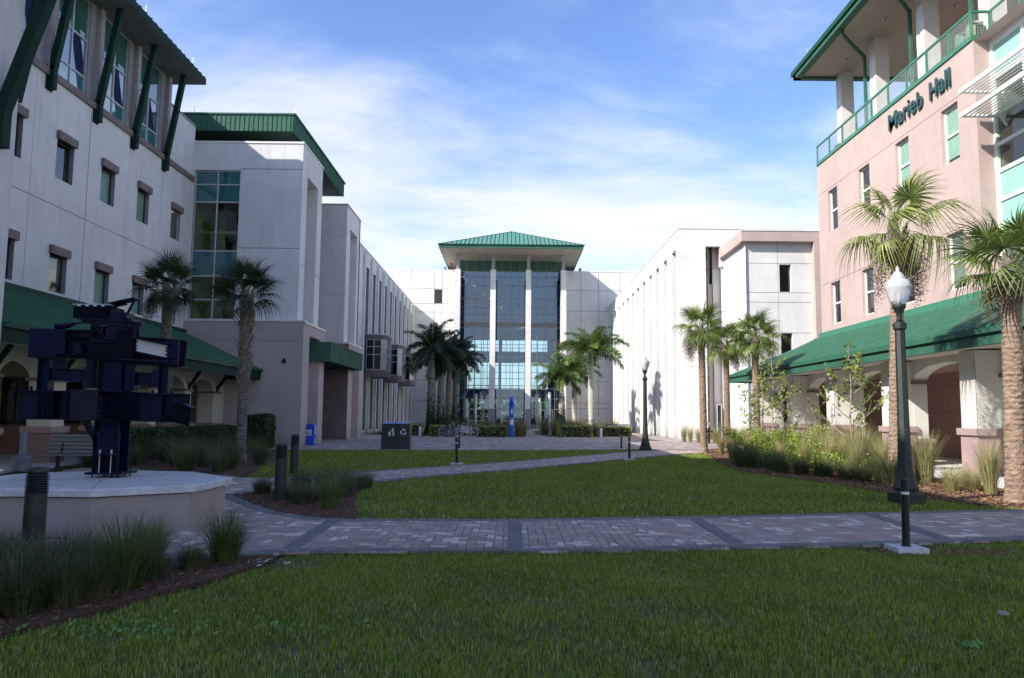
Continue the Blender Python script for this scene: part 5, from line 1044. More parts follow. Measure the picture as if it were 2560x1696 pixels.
# light columns
def light_column(x, y, h, label):
    t = thing('light_column', label, 'light column', (x, y, 0), 'slim silver light columns before the glass hall')
    m = MB(); m.tube([(x, y, 0), (x, y, h * .48)], .125, 14); m.tube([(x, y, 0), (x, y, .04)], .2, 14); m.build('metal_shaft', mat('satin_aluminium', (.42, .45, .52), .4, metal=.5, var=.05), t)
    m = MB(); m.tube([(x, y, h * .48), (x, y, h * .94)], .115, 14); m.build('diffuser', WHITEP, t)
    m = MB(); m.lathe(x, y, [(.13, h * .94), (.13, h * .975), (.03, h)], 14); m.build('cap', MATS['satin_aluminium'], t)
light_column(-3.35, 73.6, 3.65, 'slim silver light column behind the bicycles, left of the blue phone')
light_column(3.23, 66.4, 3.65, 'slim silver light column closest to the right-hand planter')
light_column(3.15, 87.5, 3.65, 'slim silver light column farthest back, between the blue phone and the right planter')
# emergency phone
EP = thing('emergency_phone', 'tall blue emergency phone tower with a lamp on top in front of the glass hall', 'emergency phone', (0.03, 59.0, 0))
m = MB(); m.lathe(.03, 59, [(.19, 0), (.19, 2.35)], 20); m.build('body', BLUE2, EP)
m = MB(); m.lathe(.03, 59, [(.19, 2.35), (.235, 2.38), (.235, 2.44), (.16, 2.46), (.16, 2.55), (.235, 2.57), (.235, 2.66), (.15, 2.7)], 20); m.build('head_rings', BLUE2, EP)
m = MB(); m.lathe(.03, 59, [(.14, 2.7), (.14, 2.92), (.08, 3.02), (.02, 3.06)], 16); m.build('beacon', mat('blue_beacon', (.02, .12, .75), .2), EP)
m = MB(); m.box(-.09, .15, 58.79, 58.84, .95, 1.32); m.build('call_panel', STEEL, EP); m = MB(); m.lathe(.03, 59, [(.193, 1.36), (.193, 1.38)], 20); m.lathe(.03, 59, [(.193, .88), (.193, .90)], 20); m.build('panel_trim', WHITEP, EP)
m = MB(); m.box(-.06, .12, 58.775, 58.79, .98, 1.08); m.build('instruction_label', WHITEP, EP); m = MB(); m.tube([(.03, 59.1, 3.0), (.03, 59.1, 4.3)], .018, 6); m.build('antenna', WHITEP, EP)
m = MB(); m.box(-.02, .08, 58.78, 58.80, 1.75, 2.1); m.build('light_strip', WHITEP, EP)
# newspaper box
NB = thing('newspaper_box', 'bright blue plastic newspaper box with a FREE card, against the tower corner', 'newspaper box', (-10.05, 40.2, 0))
NX, NY = -10.35, 40.15
m = MB(); m.prism([(NX - .28, 0), (NX + .28, 0), (NX + .28, .42), (NX + .22, .46), (NX + .28, .52), (NX + .28, 1.02), (NX + .20, 1.10), (NX - .10, 1.10), (NX - .28, 1.0)], 'y', NY - .02, NY + .5); m.build('casing', BLUEP, NB)
m = MB(); m.box(NX + .28, NX + .30, NY + .06, NY + .40, .54, 1.0); m.box(NX + .28, NX + .30, NY + .06, NY + .40, .08, .38); m.build('door_frame', mat('pale_blue_plastic', (.15, .25, .65), .4), NB)
m = MB(); m.box(NX + .30, NX + .31, NY + .12, NY + .34, .58, .92); m.build('window', WHITEP, NB); m = MB(); m.box(NX + .31, NX + .315, NY + .15, NY + .31, .62, .86); m.build('newspaper', mat('newsprint', (.45, .32, .25), .8, var=.5, scale=30), NB)
def text_mesh(name, body, size, w_, h_, fn, m_, parent):
    c = bpy.data.curves.new(name, 'FONT'); c.body = body; c.size = size; c.extrude = .002; c.offset = size * .02; o = bpy.data.objects.new(name, c); COL.objects.link(o); bpy.context.view_layer.update()
    me = bpy.data.meshes.new_from_object(o.evaluated_get(bpy.context.evaluated_depsgraph_get())); bpy.data.objects.remove(o); v = np.empty(len(me.vertices) * 3, np.float32); me.vertices.foreach_get('co', v); v = v.reshape(-1, 3)
    u = (v[:, 0] - v[:, 0].min()) / (v[:, 0].max() - v[:, 0].min()) * w_; q = (v[:, 1] - v[:, 1].min()) / (v[:, 1].max() - v[:, 1].min()) * h_
    W = np.array([fn(a, b, c_) for a, b, c_ in zip(u, q, v[:, 2])]); L0 = np.array(OFF[parent.name]); me.vertices.foreach_set('co', (W - L0).astype(np.float32).ravel()); me.update(); me.materials.clear(); me.materials.append(m_)
    ob = bpy.data.objects.new(name, me); COL.objects.link(ob); ob.parent = parent; return ob
m = MB(); m.box(NX - .22, NX + .16, NY - .028, NY - .02, .50, .79); m.box(NX - .22, NX + .16, NY - .0285, NY - .02, .745, .755, 1); m.build('free_card', WHITEP, NB)
text_mesh('card_lettering', 'FREE', .3, .32, .17, lambda a, b, c: (NX - .19 + a, NY - .031 - c, .53 + b), BLACKM, NB)
m = MB(); m.box(NX - .18, NX + .12, NY - .031, NY - .028, .745, .765); m.build('card_rule', BLACKM, NB)
# litter and recycling unit
RB = thing('recycling_station', 'charcoal twin litter and recycling cabinet with white pictograms on the plaza edge', 'litter bin', (-5.4, 37.0, 0))
bx0, bx1, by0, by1 = -6.06, -4.78, 36.85, 37.55
m = MB(); m.box(bx0, bx1, by0, by1, .03, 1.18); m.build('cabinet', CHAR, RB)
m = MB(); m.box(bx0 - .02, bx0, by0, by1, 0, 1.2); m.box(bx1, bx1 + .03, by0, by1, 0, 1.22); m.box(bx0, bx1, by0 + .03, by1, 0, .03); m.box((bx0 + bx1) / 2 - .006, (bx0 + bx1) / 2 + .006, by0 - .006, by0, .03, 1.18); m.build('side_frames', BLACKM, RB)
for k in range(2):
    a = bx0 + .03 + k * .64; m = MB(); m.add([(a, by0 - .02, 1.18), (a + .58, by0 - .02, 1.18), (a + .58, by0 + .18, 1.27), (a, by0 + .18, 1.27), (a, by1, 1.27), (a + .58, by1, 1.27), (a, by1, 1.18), (a + .58, by1, 1.18)], ((0, 1, 2, 3), (3, 2, 5, 4), (4, 5, 7, 6), (0, 3, 4, 6), (1, 7, 5, 2)))
    m.build('sloped_hood', mat('blue_grey_hood', (.25, .33, .45), .3, metal=.2), RB, label='pale sloped hood over the litter side' if k == 0 else 'blue sloped hood over the recycling side')
yy = by0 - .006; cx, cz = -5.62, .78     # pictogram: figure dropping litter in a basket
m = MB()
def fl(pts): m.add([(x, yy, z) for x, z in pts], (tuple(range(len(pts))),))
fl([(cx - .14, cz + .02), (cx - .01, cz + .02), (cx - .035, cz - .17), (cx - .115, cz - .17)])
for x in (-.10, -.05): m.quad((cx + x - .004, yy - .001, cz), (cx + x + .004, yy - .001, cz), (cx + x + .004, yy - .001, cz - .15), (cx + x - .004, yy - .001, cz - .15), 1)
fl([(cx + .075 + .038 * math.cos(a), cz + .17 + .038 * math.sin(a)) for a in np.linspace(0, 2 * PI, 12)[:-1]])
fl([(cx + .045, cz + .12), (cx + .10, cz + .12), (cx + .145, cz + .03), (cx + .145, cz - .17), (cx + .115, cz - .17), (cx + .105, cz - .04), (cx + .07, cz - .17), (cx + .035, cz - .17), (cx + .075, cz - .02), (cx + .07, cz + .06), (cx + .0, cz + .07), (cx - .05, cz + .10), (cx - .055, cz + .08), (cx + .0, cz + .045)])
m.build('litter_pictogram', [WHITEP, CHAR], RB)
m = MB(); cx, cz = -5.05, .80      # recycling arrows: three bent arrows round a triangle
for k in range(3):
    a0 = PI / 2 + k * 2 * PI / 3
    def rp(r, a): return (cx + r * math.cos(a), cz + r * math.sin(a))
    fl([rp(.14, a0 + .50), rp(.15, a0 + .1), rp(.15, a0 - .1), rp(.14, a0 - .50), rp(.085, a0 - .55), rp(.095, a0 - .12), rp(.095, a0 + .12), rp(.085, a0 + .55)])
    fl([rp(.165, a0 - .50), rp(.12, a0 - .98), rp(.055, a0 - .60)])
m.build('recycling_pictogram', WHITEP, RB)
# ash receptacle by the arcade
AR = thing('ash_receptacle', 'grey plastic ash receptacle with a tall neck beside the left bench', 'ash bin', (-13.0, 21.0, 0))
m = MB(); m.lathe(-13.0, 21.0, [(.185, 0), (.22, .03), (.235, .34)], 20); m.build('bucket', GREYP, AR); m = MB(); m.lathe(-13.0, 21.0, [(.25, .34), (.245, .38), (.17, .43), (.09, .45), (.085, .75), (.083, .76), (.08, 1.02), (.06, 1.05)], 20); m.build('neck', GREYP, AR)
# benches
def bench(x, y, rot, label, Lg=1.9):
    t = thing('slatted_bench', label, 'bench', (x, y, 0), 'grey slatted benches with black legs'); t.rotation_euler = (0, 0, rot)
    def pp(nm, mb, mt): o = mesh_obj(nm, mb.v, mb.f, mt, None, (0, 0, 0), mb.m); o.parent = t; return o
    s1 = MB().box(-Lg / 2, Lg / 2, -.045, .045, -.018, .018)
    me = mesh_data('seat_slat', s1.v, s1.f, WOODG)
    for k in range(4): o = place('seat_slat', me, None, (0, 0, 0)); o.parent = t; o.location = (0, -.22 + k * .11, .45)
    for k in range(5): o = place('back_slat', me, None, (0, 0, 0)); o.parent = t; o.location = (0, .19 + k * .035, .52 + k * .105); o.rotation_euler = (math.radians(72), 0, 0)
    for sx2 in (-.62, .62): q = MB().box(sx2 - .05, sx2 + .05, -.2, .2, 0, .05).box(sx2 - .04, sx2 + .04, -.05, .05, 0, .43).beam((sx2, .16, .42), (sx2, .36, 1.0), .05, .05); pp('leg', q, BLACKM)
bench(-11.5, 21.2, 0.12, 'grey slatted bench behind the steel sculpture, by the left arcade')
bench(9.0, 66.3, 0.05, 'grey slatted bench facing the plaza in front of the bright colonnade', 2.0)
# low seat walls beside the planters
for (x0, x1, y0, y1, lab) in ((-8.7, -1.2, 72.0, 72.6, 'pale low seat wall behind the bicycles and left planter'), (6.0, 12.3, 86.0, 86.6, 'pale low seat wall under the far right wall behind the royal palms')):
    m = MB(); m.box(x0, x1, y0, y1, 0, .52); m.box(x0 - .05, x1 + .05, y0 - .05, y1 + .05, .52, .60); tag(m.build('seat_wall', CONCL, None, ((x0 + x1) / 2, y0, 0)), lab, 'seat wall')
# rack + bicycles
BR = thing('bicycle_rack', 'silver tube bicycle rack holding the two parked bicycles', 'bicycle rack', (-3.6, 58.4, 0))
m = MB()
for x in (-4.0, -3.3): m.tube([(x, 58.5, 0), (x, 58.5, .75), (x + .05, 58.5, .85), (x + .3, 58.5, .85), (x + .35, 58.5, .75), (x + .35, 58.5, 0)], .025, 8)
m.tube([(-4.2, 58.5, .03), (-2.7, 58.5, .03)], .025, 6); m.build('frame_tube', STEEL, BR)
def bicycle(x, y, flip, colm, label, h=1.0, tilt=0.05):
    t = thing('bicycle', label, 'bicycle', (x, y, 0)); t.rotation_euler = (tilt, 0, 0)
    s = -1 if flip else 1
    def put(nm, m, mt, par=t, smooth=False): o = mesh_obj(nm, m.v, m.f, mt, None, (0, 0, 0), m.m, smooth); o.parent = par; return o
    R_ = .34; wb = .54
    for wx, nm in ((-wb, 'wheel'), (wb, 'wheel')):
        m = MB(); n = 24; m.tube([(wx * s + R_ * math.cos(2 * PI * i / n), 0, R_ + R_ * math.sin(2 * PI * i / n)) for i in range(n + 1)], .019, 6, cap=False); wh = put(nm, m, RUB)
        m = MB(); m.tube([(wx * s + (R_ - .025) * math.cos(2 * PI * i / n), 0, R_ + (R_ - .025) * math.sin(2 * PI * i / n)) for i in range(n + 1)], .015, 5, cap=False)
        m.tube([(wx * s, -.05, R_), (wx * s, .05, R_)], .025, 8); put('rim', m, WHITEP, wh)
        m = MB(); [m.tube([(wx * s, (.02 if i % 2 else -.02), R_), (wx * s + (R_ - .03) * math.cos(2 * PI * i / 18), 0, R_ + (R_ - .03) * math.sin(2 * PI * i / 18))], .0022, 3, cap=False) for i in range(18)]; put('spokes', m, STEEL, wh)
    bb = (-.06 * s, 0, .30); seat = (-.22 * s, 0, .78); head = (.34 * s, 0, .84); headl = (.37 * s, 0, .68); rear = (-wb * s, 0, R_); fr = (wb * s, 0, R_)
    m = MB(); m.tube([bb, seat], .018, 8); m.tube([bb, ((bb[0] + headl[0]) / 2, 0, .44), headl], .021, 8); m.tube([(-.16 * s, 0, .60), (.1 * s, 0, .68), head], .018, 8); m.tube([head, headl], .02, 8)
    for yy_ in (-.05, .05): m.tube([(bb[0], yy_ * .4, bb[2]), (rear[0], yy_, rear[2])], .011, 6); m.tube([(-.19 * s, yy_ * .4, .68), (rear[0], yy_, rear[2])], .010, 6)
    put('frame', m, colm)
    m = MB(); [m.tube([(headl[0], yy_ * .6, headl[2]), (.45 * s, yy_, .5), (fr[0], yy_, fr[2])], .013, 6) for yy_ in (-.045, .045)]; put('fork', m, colm)
    m = MB(); m.tube([head, (.31 * s, 0, .98)], .014, 6); m.tube([(.20 * s, -.30, 1.0), (.31 * s, -.12, 1.03), (.33 * s, 0, 1.0), (.31 * s, .12, 1.03), (.20 * s, .30, 1.0)], .012, 6); put('handlebar', m, STEEL)
    m = MB(); m.add([(-.36 * s, -.10, .90), (-.36 * s, .10, .90), (-.10 * s, .025, .90), (-.10 * s, -.025, .90), (-.36 * s, -.09, .85), (-.36 * s, .09, .85), (-.10 * s, .02, .87), (-.10 * s, -.02, .87)], ((0, 1, 2, 3), (4, 5, 6, 7), (0, 4, 5, 1), (1, 5, 6, 2), (2, 6, 7, 3), (3, 7, 4, 0))); m.tube([seat, (-.235 * s, 0, .87)], .012, 6); put('saddle', m, BLACKM)
    m = MB(); m.tube([(bb[0], -.055, bb[2]), (bb[0], .055, bb[2])], .03, 8); m.tube([(bb[0], -.05, bb[2]), (bb[0] + .1 * s, -.05, bb[2] - .13)], .01, 5); m.box(bb[0] + .06 * s - .04, bb[0] + .06 * s + .07, -.12, -.05, bb[2] - .15, bb[2] - .12); m.tube([(bb[0], .05, bb[2]), (bb[0] - .1 * s, .05, bb[2] + .13)], .01, 5)
    n = 16; m.tube([(bb[0] + .09 * math.cos(2 * PI * i / n), -.045, bb[2] + .09 * math.sin(2 * PI * i / n)) for i in range(n + 1)], .006, 4, cap=False); put('crankset', m, STEEL)
    m = MB(); n = 12; [m.tube([(wx * s + (R_ + .03) * math.cos(a0 + (a1 - a0) * i / n), 0, R_ + (R_ + .03) * math.sin(a0 + (a1 - a0) * i / n)) for i in range(n + 1)], .012, 5, cap=False) for wx, a0, a1 in ((-wb, .5, 2.8), (wb, .4, 2.5))]; put('mudguard', m, colm)
bicycle(-4.55, 58.2, False, BLUE2, 'blue bicycle leaning on the rack, left of the white one')
bicycle(-3.25, 57.9, True, WHITEP, 'white and silver bicycle with swept handlebars, right of the blue one')
# fire department connection on the end block
FD = thing('fire_hose_connection', 'black twin fire hose connection with a small red sign on the white end block', 'hydrant fitting', (12.2, 48.5, 0))
m = MB(); m.lathe(12.2, 48.5, [(.05, 0), (.05, .75), (.09, .78), (.09, .95), (.03, 1.0)], 12); m.tube([(12.2, 48.5, .8), (12.02, 48.3, .74)], .07, 10); m.tube([(12.2, 48.5, .8), (12.38, 48.3, .74)], .07, 10); m.build('valve', BLACKM, FD)
m = MB(); m.box(12.12, 12.28, 48.55, 48.56, 1.15, 1.32); m.tube([(12.2, 48.57, 1.0), (12.2, 48.57, 1.3)], .01, 5); m.build('sign_plate', mat('faded_red', (.55, .25, .22), .6), FD)
# urn-like litter bins and a round table on the terrace
def urn(x, y, r_, h, mt, lab, nm='terrace_bin'):
    t = thing(nm, lab, 'bin', (x, y, 15.22)); z = 15.22
    m = MB(); m.lathe(x, y, [(r_ * .7, z), (r_, z + h * .4), (r_ * .95, z + h * .8), (r_ * .8, z + h * .92)], 18); m.build('barrel', mt, t, smooth=True); m = MB(); m.lathe(x, y, [(r_ * .86, z + h * .9), (r_ * .9, z + h * .95), (r_ * .6, z + h)], 18); m.build('rim', WHITEP, t)
urn(16.95, 27.5, .32, .95, mat('olive_barrel', (.22, .32, .14), .6, var=.2), 'pale green slatted bin at the railing corner of the roof terrace')
urn(16.95, 28.25, .30, .90, mat('teal_barrel', (.12, .22, .18), .6, var=.2), 'darker green bin just left of the corner bin on the roof terrace')
urn(16.9, 29.1, .26, .42, STEEL, 'small grey ash stand behind the terrace railing', 'ash_stand')
urn(16.95, 39.2, .35, .55, mat('charcoal_barrel', (.08, .09, .1), .6), 'low dark round planter at the far end of the roof terrace', 'terrace_planter')
# stone flake, litter and leaf on the lawns
m = MB(); m.add([(4.05, 6.68, .0), (4.12, 6.64, .0), (4.16, 6.67, .0), (4.10, 6.73, .0), (4.07, 6.69, .03), (4.13, 6.68, .026)], ((0, 1, 5, 4), (1, 2, 5), (2, 3, 4, 5), (3, 0, 4))); tag(m.build('stone', TAUPE, None, (4.1, 6.68, 0)), 'small flat stone lying in the grass at the lower right', 'stone')

# ============================================================ VEGETATION
# ---- lawns of real blades
def lawn(name, poly, dens, h, wd, seed, label, keep=None):
    r = np.random.default_rng(seed); P_ = np.array(poly); x0, y0 = P_.min(0); x1, y1 = P_.max(0)
    n = int((x1 - x0) * (y1 - y0) * dens); x = r.uniform(x0, x1, n); y = r.uniform(y0, y1, n)
    k = in_poly(x, y, poly) & (np.abs(x) < y * .70 + 2.2); x, y = x[k], y[k]
    # thin patches and lusher drifts
    q = np.sin(x * 1.7 + 2 * np.sin(y * .9)) * np.sin(y * 2.3 + 1.5 * np.sin(x * 1.3)) + .5 * np.sin(x * 5.1 + y * 3.3)
    k = r.random(len(x)) < np.clip(.80 + .26 * q + .18 * np.sin(x * 9.3 + 3 * np.sin(y * 4.1)) * np.sin(y * 11 + x), .22, 1)
    if keep is not None: k &= keep(x, y, r)
    x, y, q = x[k], y[k], q[k]; n = len(x)
    az = r.uniform(0, 2 * PI, n); L_ = h * r.uniform(.55, 1.25, n) * (1 + .18 * q); ln = r.uniform(.15, 1.15, n); w_ = wd * r.uniform(.6, 1.3, n)
    dx, dy = np.cos(az), np.sin(az); px, py = -dy, dx
    base = np.stack([x, y, np.full(n, -.055)], 1); d1 = np.stack([dx * np.sin(ln * .5), dy * np.sin(ln * .5), np.cos(ln * .5)], 1); d2 = np.stack([dx * np.sin(ln * 1.2), dy * np.sin(ln * 1.2), np.cos(ln * 1.2)], 1)
    L_ = (L_ + .03)[:, None]; s_ = np.stack([px, py, np.zeros(n)], 1) * w_[:, None] / 2
    mid = base + d1 * L_ * .55; tip = mid + d2 * L_ * .5
    V = np.stack([base - s_, base + s_, mid + s_ * .9, mid - s_ * .9, tip], 1).reshape(-1, 3); i = np.arange(n)[:, None] * 5
    F = np.concatenate([i + [0, 1, 2], i + [0, 2, 3], i + [3, 2, 4]], 1).reshape(-1, 3)
    return tag(np_mesh(name, V, F, BLADE), label, kind='stuff')
LA = [(12.5, 12.28), (9.5, 11.42), (7, 10.78), (5.74, 10.44), (4.47, 10.12), (2.77, 9.86), (1.41, 9.60), (.12, 9.43), (-1.17, 9.40), (-2.07, 9.33), (-2.6, 9.22), (-2.54, 8.95), (-2.64, 8.5), (-2.78, 8.0), (-2.9, 7.6), (-3.17, 6.95), (-3.38, 6.3), (-3.68, 5.8), (-4.2, 5.2), (-6, 4.2), (12.5, 4.2)]
def keepA(x, y, r):
    pad = (np.abs(x - 4.93) < .2) & (np.abs(y - 9.92) < .2)
    dirt = ((x - 5.35) / 1.0) ** 2 + ((y - 9.95) / .38) ** 2 < 1; tr = np.abs(x - (1.05 - (y - 5) * .55 + .1 * np.sin(y * 6))) < .05; tr &= (y > 4.6) & (y < 6.4)
    bare = ((x + 2.45) / .4) ** 2 + ((y - 8.75) / .35) ** 2 < 1
    return ~pad & (~dirt | (r.random(len(x)) < .22)) & (~tr | (r.random(len(x)) < .35)) & (~bare | (r.random(len(x)) < .3))
lawn('near_lawn', LA, 5200, .028, .0052, 11, 'near lawn of coarse shaded grass', keepA)
lawn('lawn_fringe', [(x, y - .0) for x, y in LA[2:10]] + [(x, y + .05) for x, y in LA[9:1:-1]], 1600, .065, .006, 15, 'longer grass leaning over the near edge of the path')
LB = [(-2.42, 12.3), (-1.52, 12.30), (.15, 12.40), (3.66, 13.12), (6.5, 13.77), (9.29, 14.42), (11.4, 14.85), (9.9, 14.68), (9.05, 15.15), (8.55, 16.25), (8.3, 17.5), (8.15, 19.1), (7.85, 20.8), (7.3, 22.4), (7.05, 24), (7.2, 26), (7.65, 29), (8.25, 33), (8.8, 35.6), (8.0, 35.02), (6.5, 33.22), (5.05, 30.96), (2.52, 27.09), (.28, 23.72), (-1.35, 21.69), (-2.52, 20.03), (-3.25, 18.8), (-3.35, 18.5), (-3.15, 16.2), (-2.9, 14.9), (-2.65, 13.8), (-2.45, 13.0), (-2.40, 12.5)]
lawn('middle_lawn', LB, 1100, .045, .010, 12, 'middle lawn between the two paths')
LC = [(-10.38, 35.42), (-5.72, 36.16), (.43, 37.17), (4.5, 38.52), (6.4, 39.52), (7.35, 38.35), (5.37, 36.58), (2.9, 32.48), (.33, 28.38), (-1.59, 25.73), (-3.0, 23.94), (-4.47, 21.83), (-5.4, 20.38), (-6.1, 19.83), (-6.6, 19.85), (-7.1, 22), (-7.7, 24.5), (-8.0, 27), (-8.9, 30), (-10.1, 34)]
lawn('far_lawn', LC, 420, .05, .018, 13, 'far lawn before the plaza')
def chips(name, poly, n, mt, size, seed, label, z=.0):
    r = np.random.default_rng(seed); P_ = np.array(poly); x0, y0 = P_.min(0); x1, y1 = P_.max(0); x = r.uniform(x0, x1, n); y = r.uniform(y0, y1, n); k = in_poly(x, y, poly) & (np.abs(x) < y * .72 + .4); x, y = x[k], y[k]; n = len(x)
    p = np.stack([x, y, np.full(n, z) + r.uniform(0, .012, n)], 1); a = r.normal(size=(n, 3)) * [1, 1, .25]; a /= np.linalg.norm(a, axis=1)[:, None]; b = np.cross(a, r.normal(size=(n, 3)) * [.3, .3, 1]); b /= np.linalg.norm(b, axis=1)[:, None]
    s = size * r.uniform(.4, 1.4, n)[:, None]; V = np.stack([p - a * s, p + b * s * .28, p + a * s, p - b * s * .28], 1).reshape(-1, 3); F = np.arange(4 * n).reshape(n, 4); return tag(np_mesh(name, V, F, mt), label, kind='stuff')
chips('mulch_chips', bed_l, 26000, CHIP, .028, 1, 'bark chips of the front bed'); chips('mulch_chips', bed_i, 6000, CHIP, .03, 2, 'bark chips of the island bed'); chips('mulch_chips', bed_r, 26000, STRAW, .05, 3, 'pine straw and chips of the right bed'); chips('mulch_chips', bed_h, 6000, CHIP, .04, 4, 'bark chips of the hedge bed')
chips('dry_litter', [(4.5, 9.65), (6.3, 9.7), (6.4, 10.2), (4.5, 10.0)], 2600, STRAW, .022, 5, 'dry litter round the near concrete pad', -.03)
chips('pale_flakes', [(-2.75, 8.35), (-2.3, 8.55), (-2.35, 8.9), (-2.9, 8.75)], 60, CONC, .03, 6, 'pale flakes at the tip of the front bed', .0)
def weeds(name, cx, cy, rx, ry, n, seed, label):
    r = np.random.default_rng(seed); p = np.stack([cx + r.normal(0, rx, n), cy + r.normal(0, ry, n), r.uniform(-.01, .02, n)], 1); V = []; F_ = []
    for i, (x, y, z) in enumerate(p):
        a = r.uniform(0, 6.28); q = r.uniform(.009, .017); k = len(V); V += [(x + q * math.cos(a + t) * (1.15 if j % 2 else .9), y + q * math.sin(a + t), z + .012 * math.sin(t + a)) for j, t in enumerate(np.linspace(0, 2 * PI, 7)[:-1])]; F_.append(tuple(range(k, k + 6)))
    o = mesh_obj(name, V, F_, mat('clover_leaf', (.14, .27, .05), .6, scale=6, col2=(.09, .20, .04), trans=.2)); tag(o, label, kind='stuff')
weeds('clover_patch', -2.95, 5.95, .40, .13, 90, 3, 'round-leaved weeds in the near lawn beside the mulch bed'); weeds('clover_patch', -1.9, 6.2, .5, .15, 40, 4, 'scattered round-leaved weeds in the near lawn'); weeds('weed_rosette', 3.32, 5.8, .045, .04, 16, 5, 'small weed rosette in the near lawn at right')
# ---- grass tufts
def tuft_data(name, n, h, spread, droop, w_, mt, seed, base=.09, plume=0):
    r = np.random.default_rng(seed); S = 6
    az = r.uniform(0, 2 * PI, n); th0 = np.where(r.random(n) < .5, r.uniform(0, spread * 1.5, n), np.abs(r.normal(0, spread, n))); L_ = h * r.uniform(.55, 1.12, n); dr = droop * r.uniform(.3, 1.3, n)
    b = np.stack([base * np.sqrt(r.random(n)) * np.cos(az + r.normal(0, .4, n)), base * np.sqrt(r.random(n)) * np.sin(az + r.normal(0, .4, n)), np.zeros(n)], 1)
    p = b.copy(); rows = []; side = np.stack([-np.sin(az), np.cos(az), np.zeros(n)], 1)
    for s in range(S + 1):
        t = s / S; ww = w_ * (1 - t ** 2) * .5 + .0006; rows.append(p - side * ww); rows.append(p + side * ww)
        th = th0 * (.5 + .5 * t) + dr * t * t; p = p + np.stack([np.cos(az) * np.sin(th), np.sin(az) * np.sin(th), np.cos(th)], 1) * (L_ / S)[:, None]; p[:, 2] = np.maximum(p[:, 2], .01)
    V = np.stack(rows, 1).reshape(-1, 3); i = np.arange(n)[:, None] * (2 * S + 2); F = np.concatenate([i + [2 * s, 2 * s + 1, 2 * s + 3, 2 * s + 2] for s in range(S)], 0)
    me = bpy.data.meshes.new(name); me.vertices.add(len(V)); me.vertices.foreach_set('co', V.astype(np.float32).ravel()); me.loops.add(F.size); me.loops.foreach_set('vertex_index', F.astype(np.int32).ravel()); me.polygons.add(len(F)); me.polygons.foreach_set('loop_start', np.arange(0, F.size, 4, dtype=np.int32)); me.polygons.foreach_set('loop_total', np.full(len(F), 4, np.int32)); me.materials.append(mt); me.update(calc_edges=True); return me
T_DARK = [tuft_data('dark_tuft', 760, .50, .75, 1.25, .0042, GRD, s, .17) for s in (1, 2, 3)]
T_BRI = [tuft_data('bright_tuft', 700, .58, .62, 1.1, .0048, GRG, s, .13) for s in (4, 5)]
T_GOLD = [tuft_data('golden_tuft', 520, 1.35, .30, .60, .006, GRY, s, .12) for s in (6, 7, 8)]
T_LOW = [tuft_data('low_tuft', 300, .75, .75, 1.3, .006, GRY, s) for s in (9, 10)]
T_MUH = [tuft_data('muhly_tuft', 380, .80, .85, .8, .009, GRD, s, .14) for s in (11, 12)]
T_FAR = [tuft_data('fountain_tuft', 300, 1.25, .60, .8, .016, mat('straw_green_blade', (.17, .19, .07), .6, scale=4, col2=(.20, .15, .07), trans=.3), s, .22) for s in (13, 14)]
rt = random.Random(5)
def put_tuft(data, x, y, s, label, group, z=-.01):
    o = place('grass_tuft', rt.choice(data), None, (x, y, z)); o.rotation_euler = (0, 0, rt.uniform(0, 6.28)); o.scale = (s, s, s * rt.uniform(.92, 1.08)); tag(o, label, 'ornamental grass', group, 'thing'); return o
g1 = 'fine grasses in the front bed'
put_tuft(T_BRI, -3.12, 8.72, 1.0, 'bright green grass clump at the right end of the front bed, nearest the path', g1)
put_tuft(T_BRI, -3.82, 8.45, .92, 'green grass clump second from the right end of the front bed', g1)
put_tuft(T_BRI, -3.55, 7.35, 1.12, 'large green grass clump in front of the middle of the plinth', g1)
for x, y, s in ((-4.35, 7.9, 1.0), (-4.05, 7.0, 1.05), (-3.95, 6.45, 1.0), (-4.7, 7.1, 1.05), (-4.9, 7.9, .95), (-5.3, 7.5, 1.0), (-4.45, 6.4, .95), (-5.7, 8.2, 1.0), (-3.75, 6.75, .8), (-5.0, 6.6, 1), (-4.0, 7.7, .9), (-3.9, 7.95, .8), (-4.55, 7.45, 1.0), (-3.62, 6.95, .85), (-4.2, 6.75, 1.0), (-4.75, 6.8, 1.0), (-4.1, 6.1, .9), (-5.2, 8.3, .9), (-5.9, 7.7, 1), (-3.5, 7.75, .7), (-3.3, 8.3, .6)): put_tuft(T_DARK, x, y, s, 'dark grass clump in the dense left part of the front bed, around the bollard light', g1)
g2 = 'fine grasses in the island bed'
for x, y, s, k in ((-5.0, 15.95, .85, 0), (-4.15, 15.1, 1.0, 0), (-3.75, 14.3, .9, 0), (-3.35, 15.9, 1.0, 0), (-3.9, 16.6, 1.1, 0), (-4.4, 16.6, 1.0, 0), (-3.2, 17.3, .9, 0), (-3.55, 14.9, .9, 0), (-3.7, 17.9, .9, 0)): put_tuft(T_DARK, x, y, s, 'dark grass clump in the island mulch bed around the middle bollard light', g2)
put_tuft(T_BRI, -3.12, 13.75, 1.02, 'bright green grass clump at the lawn corner of the island bed', g2)
g3 = 'low grasses under the left hedge'
for i in range(26):
    x = -12.2 + (i % 5) * 1.05 + rt.uniform(-.2, .2); y = 22.6 + (i // 5) * 1.7 + rt.uniform(-.4, .4) - (x + 12) * .33
    if in_poly(np.array([x]), np.array([y]), bed_h)[0]: put_tuft(T_MUH, x, y, rt.uniform(.9, 1.25), 'low dark grass clump between the left hedge and the lawn', g3)
g4 = 'grasses along the lawn edge of the right bed'
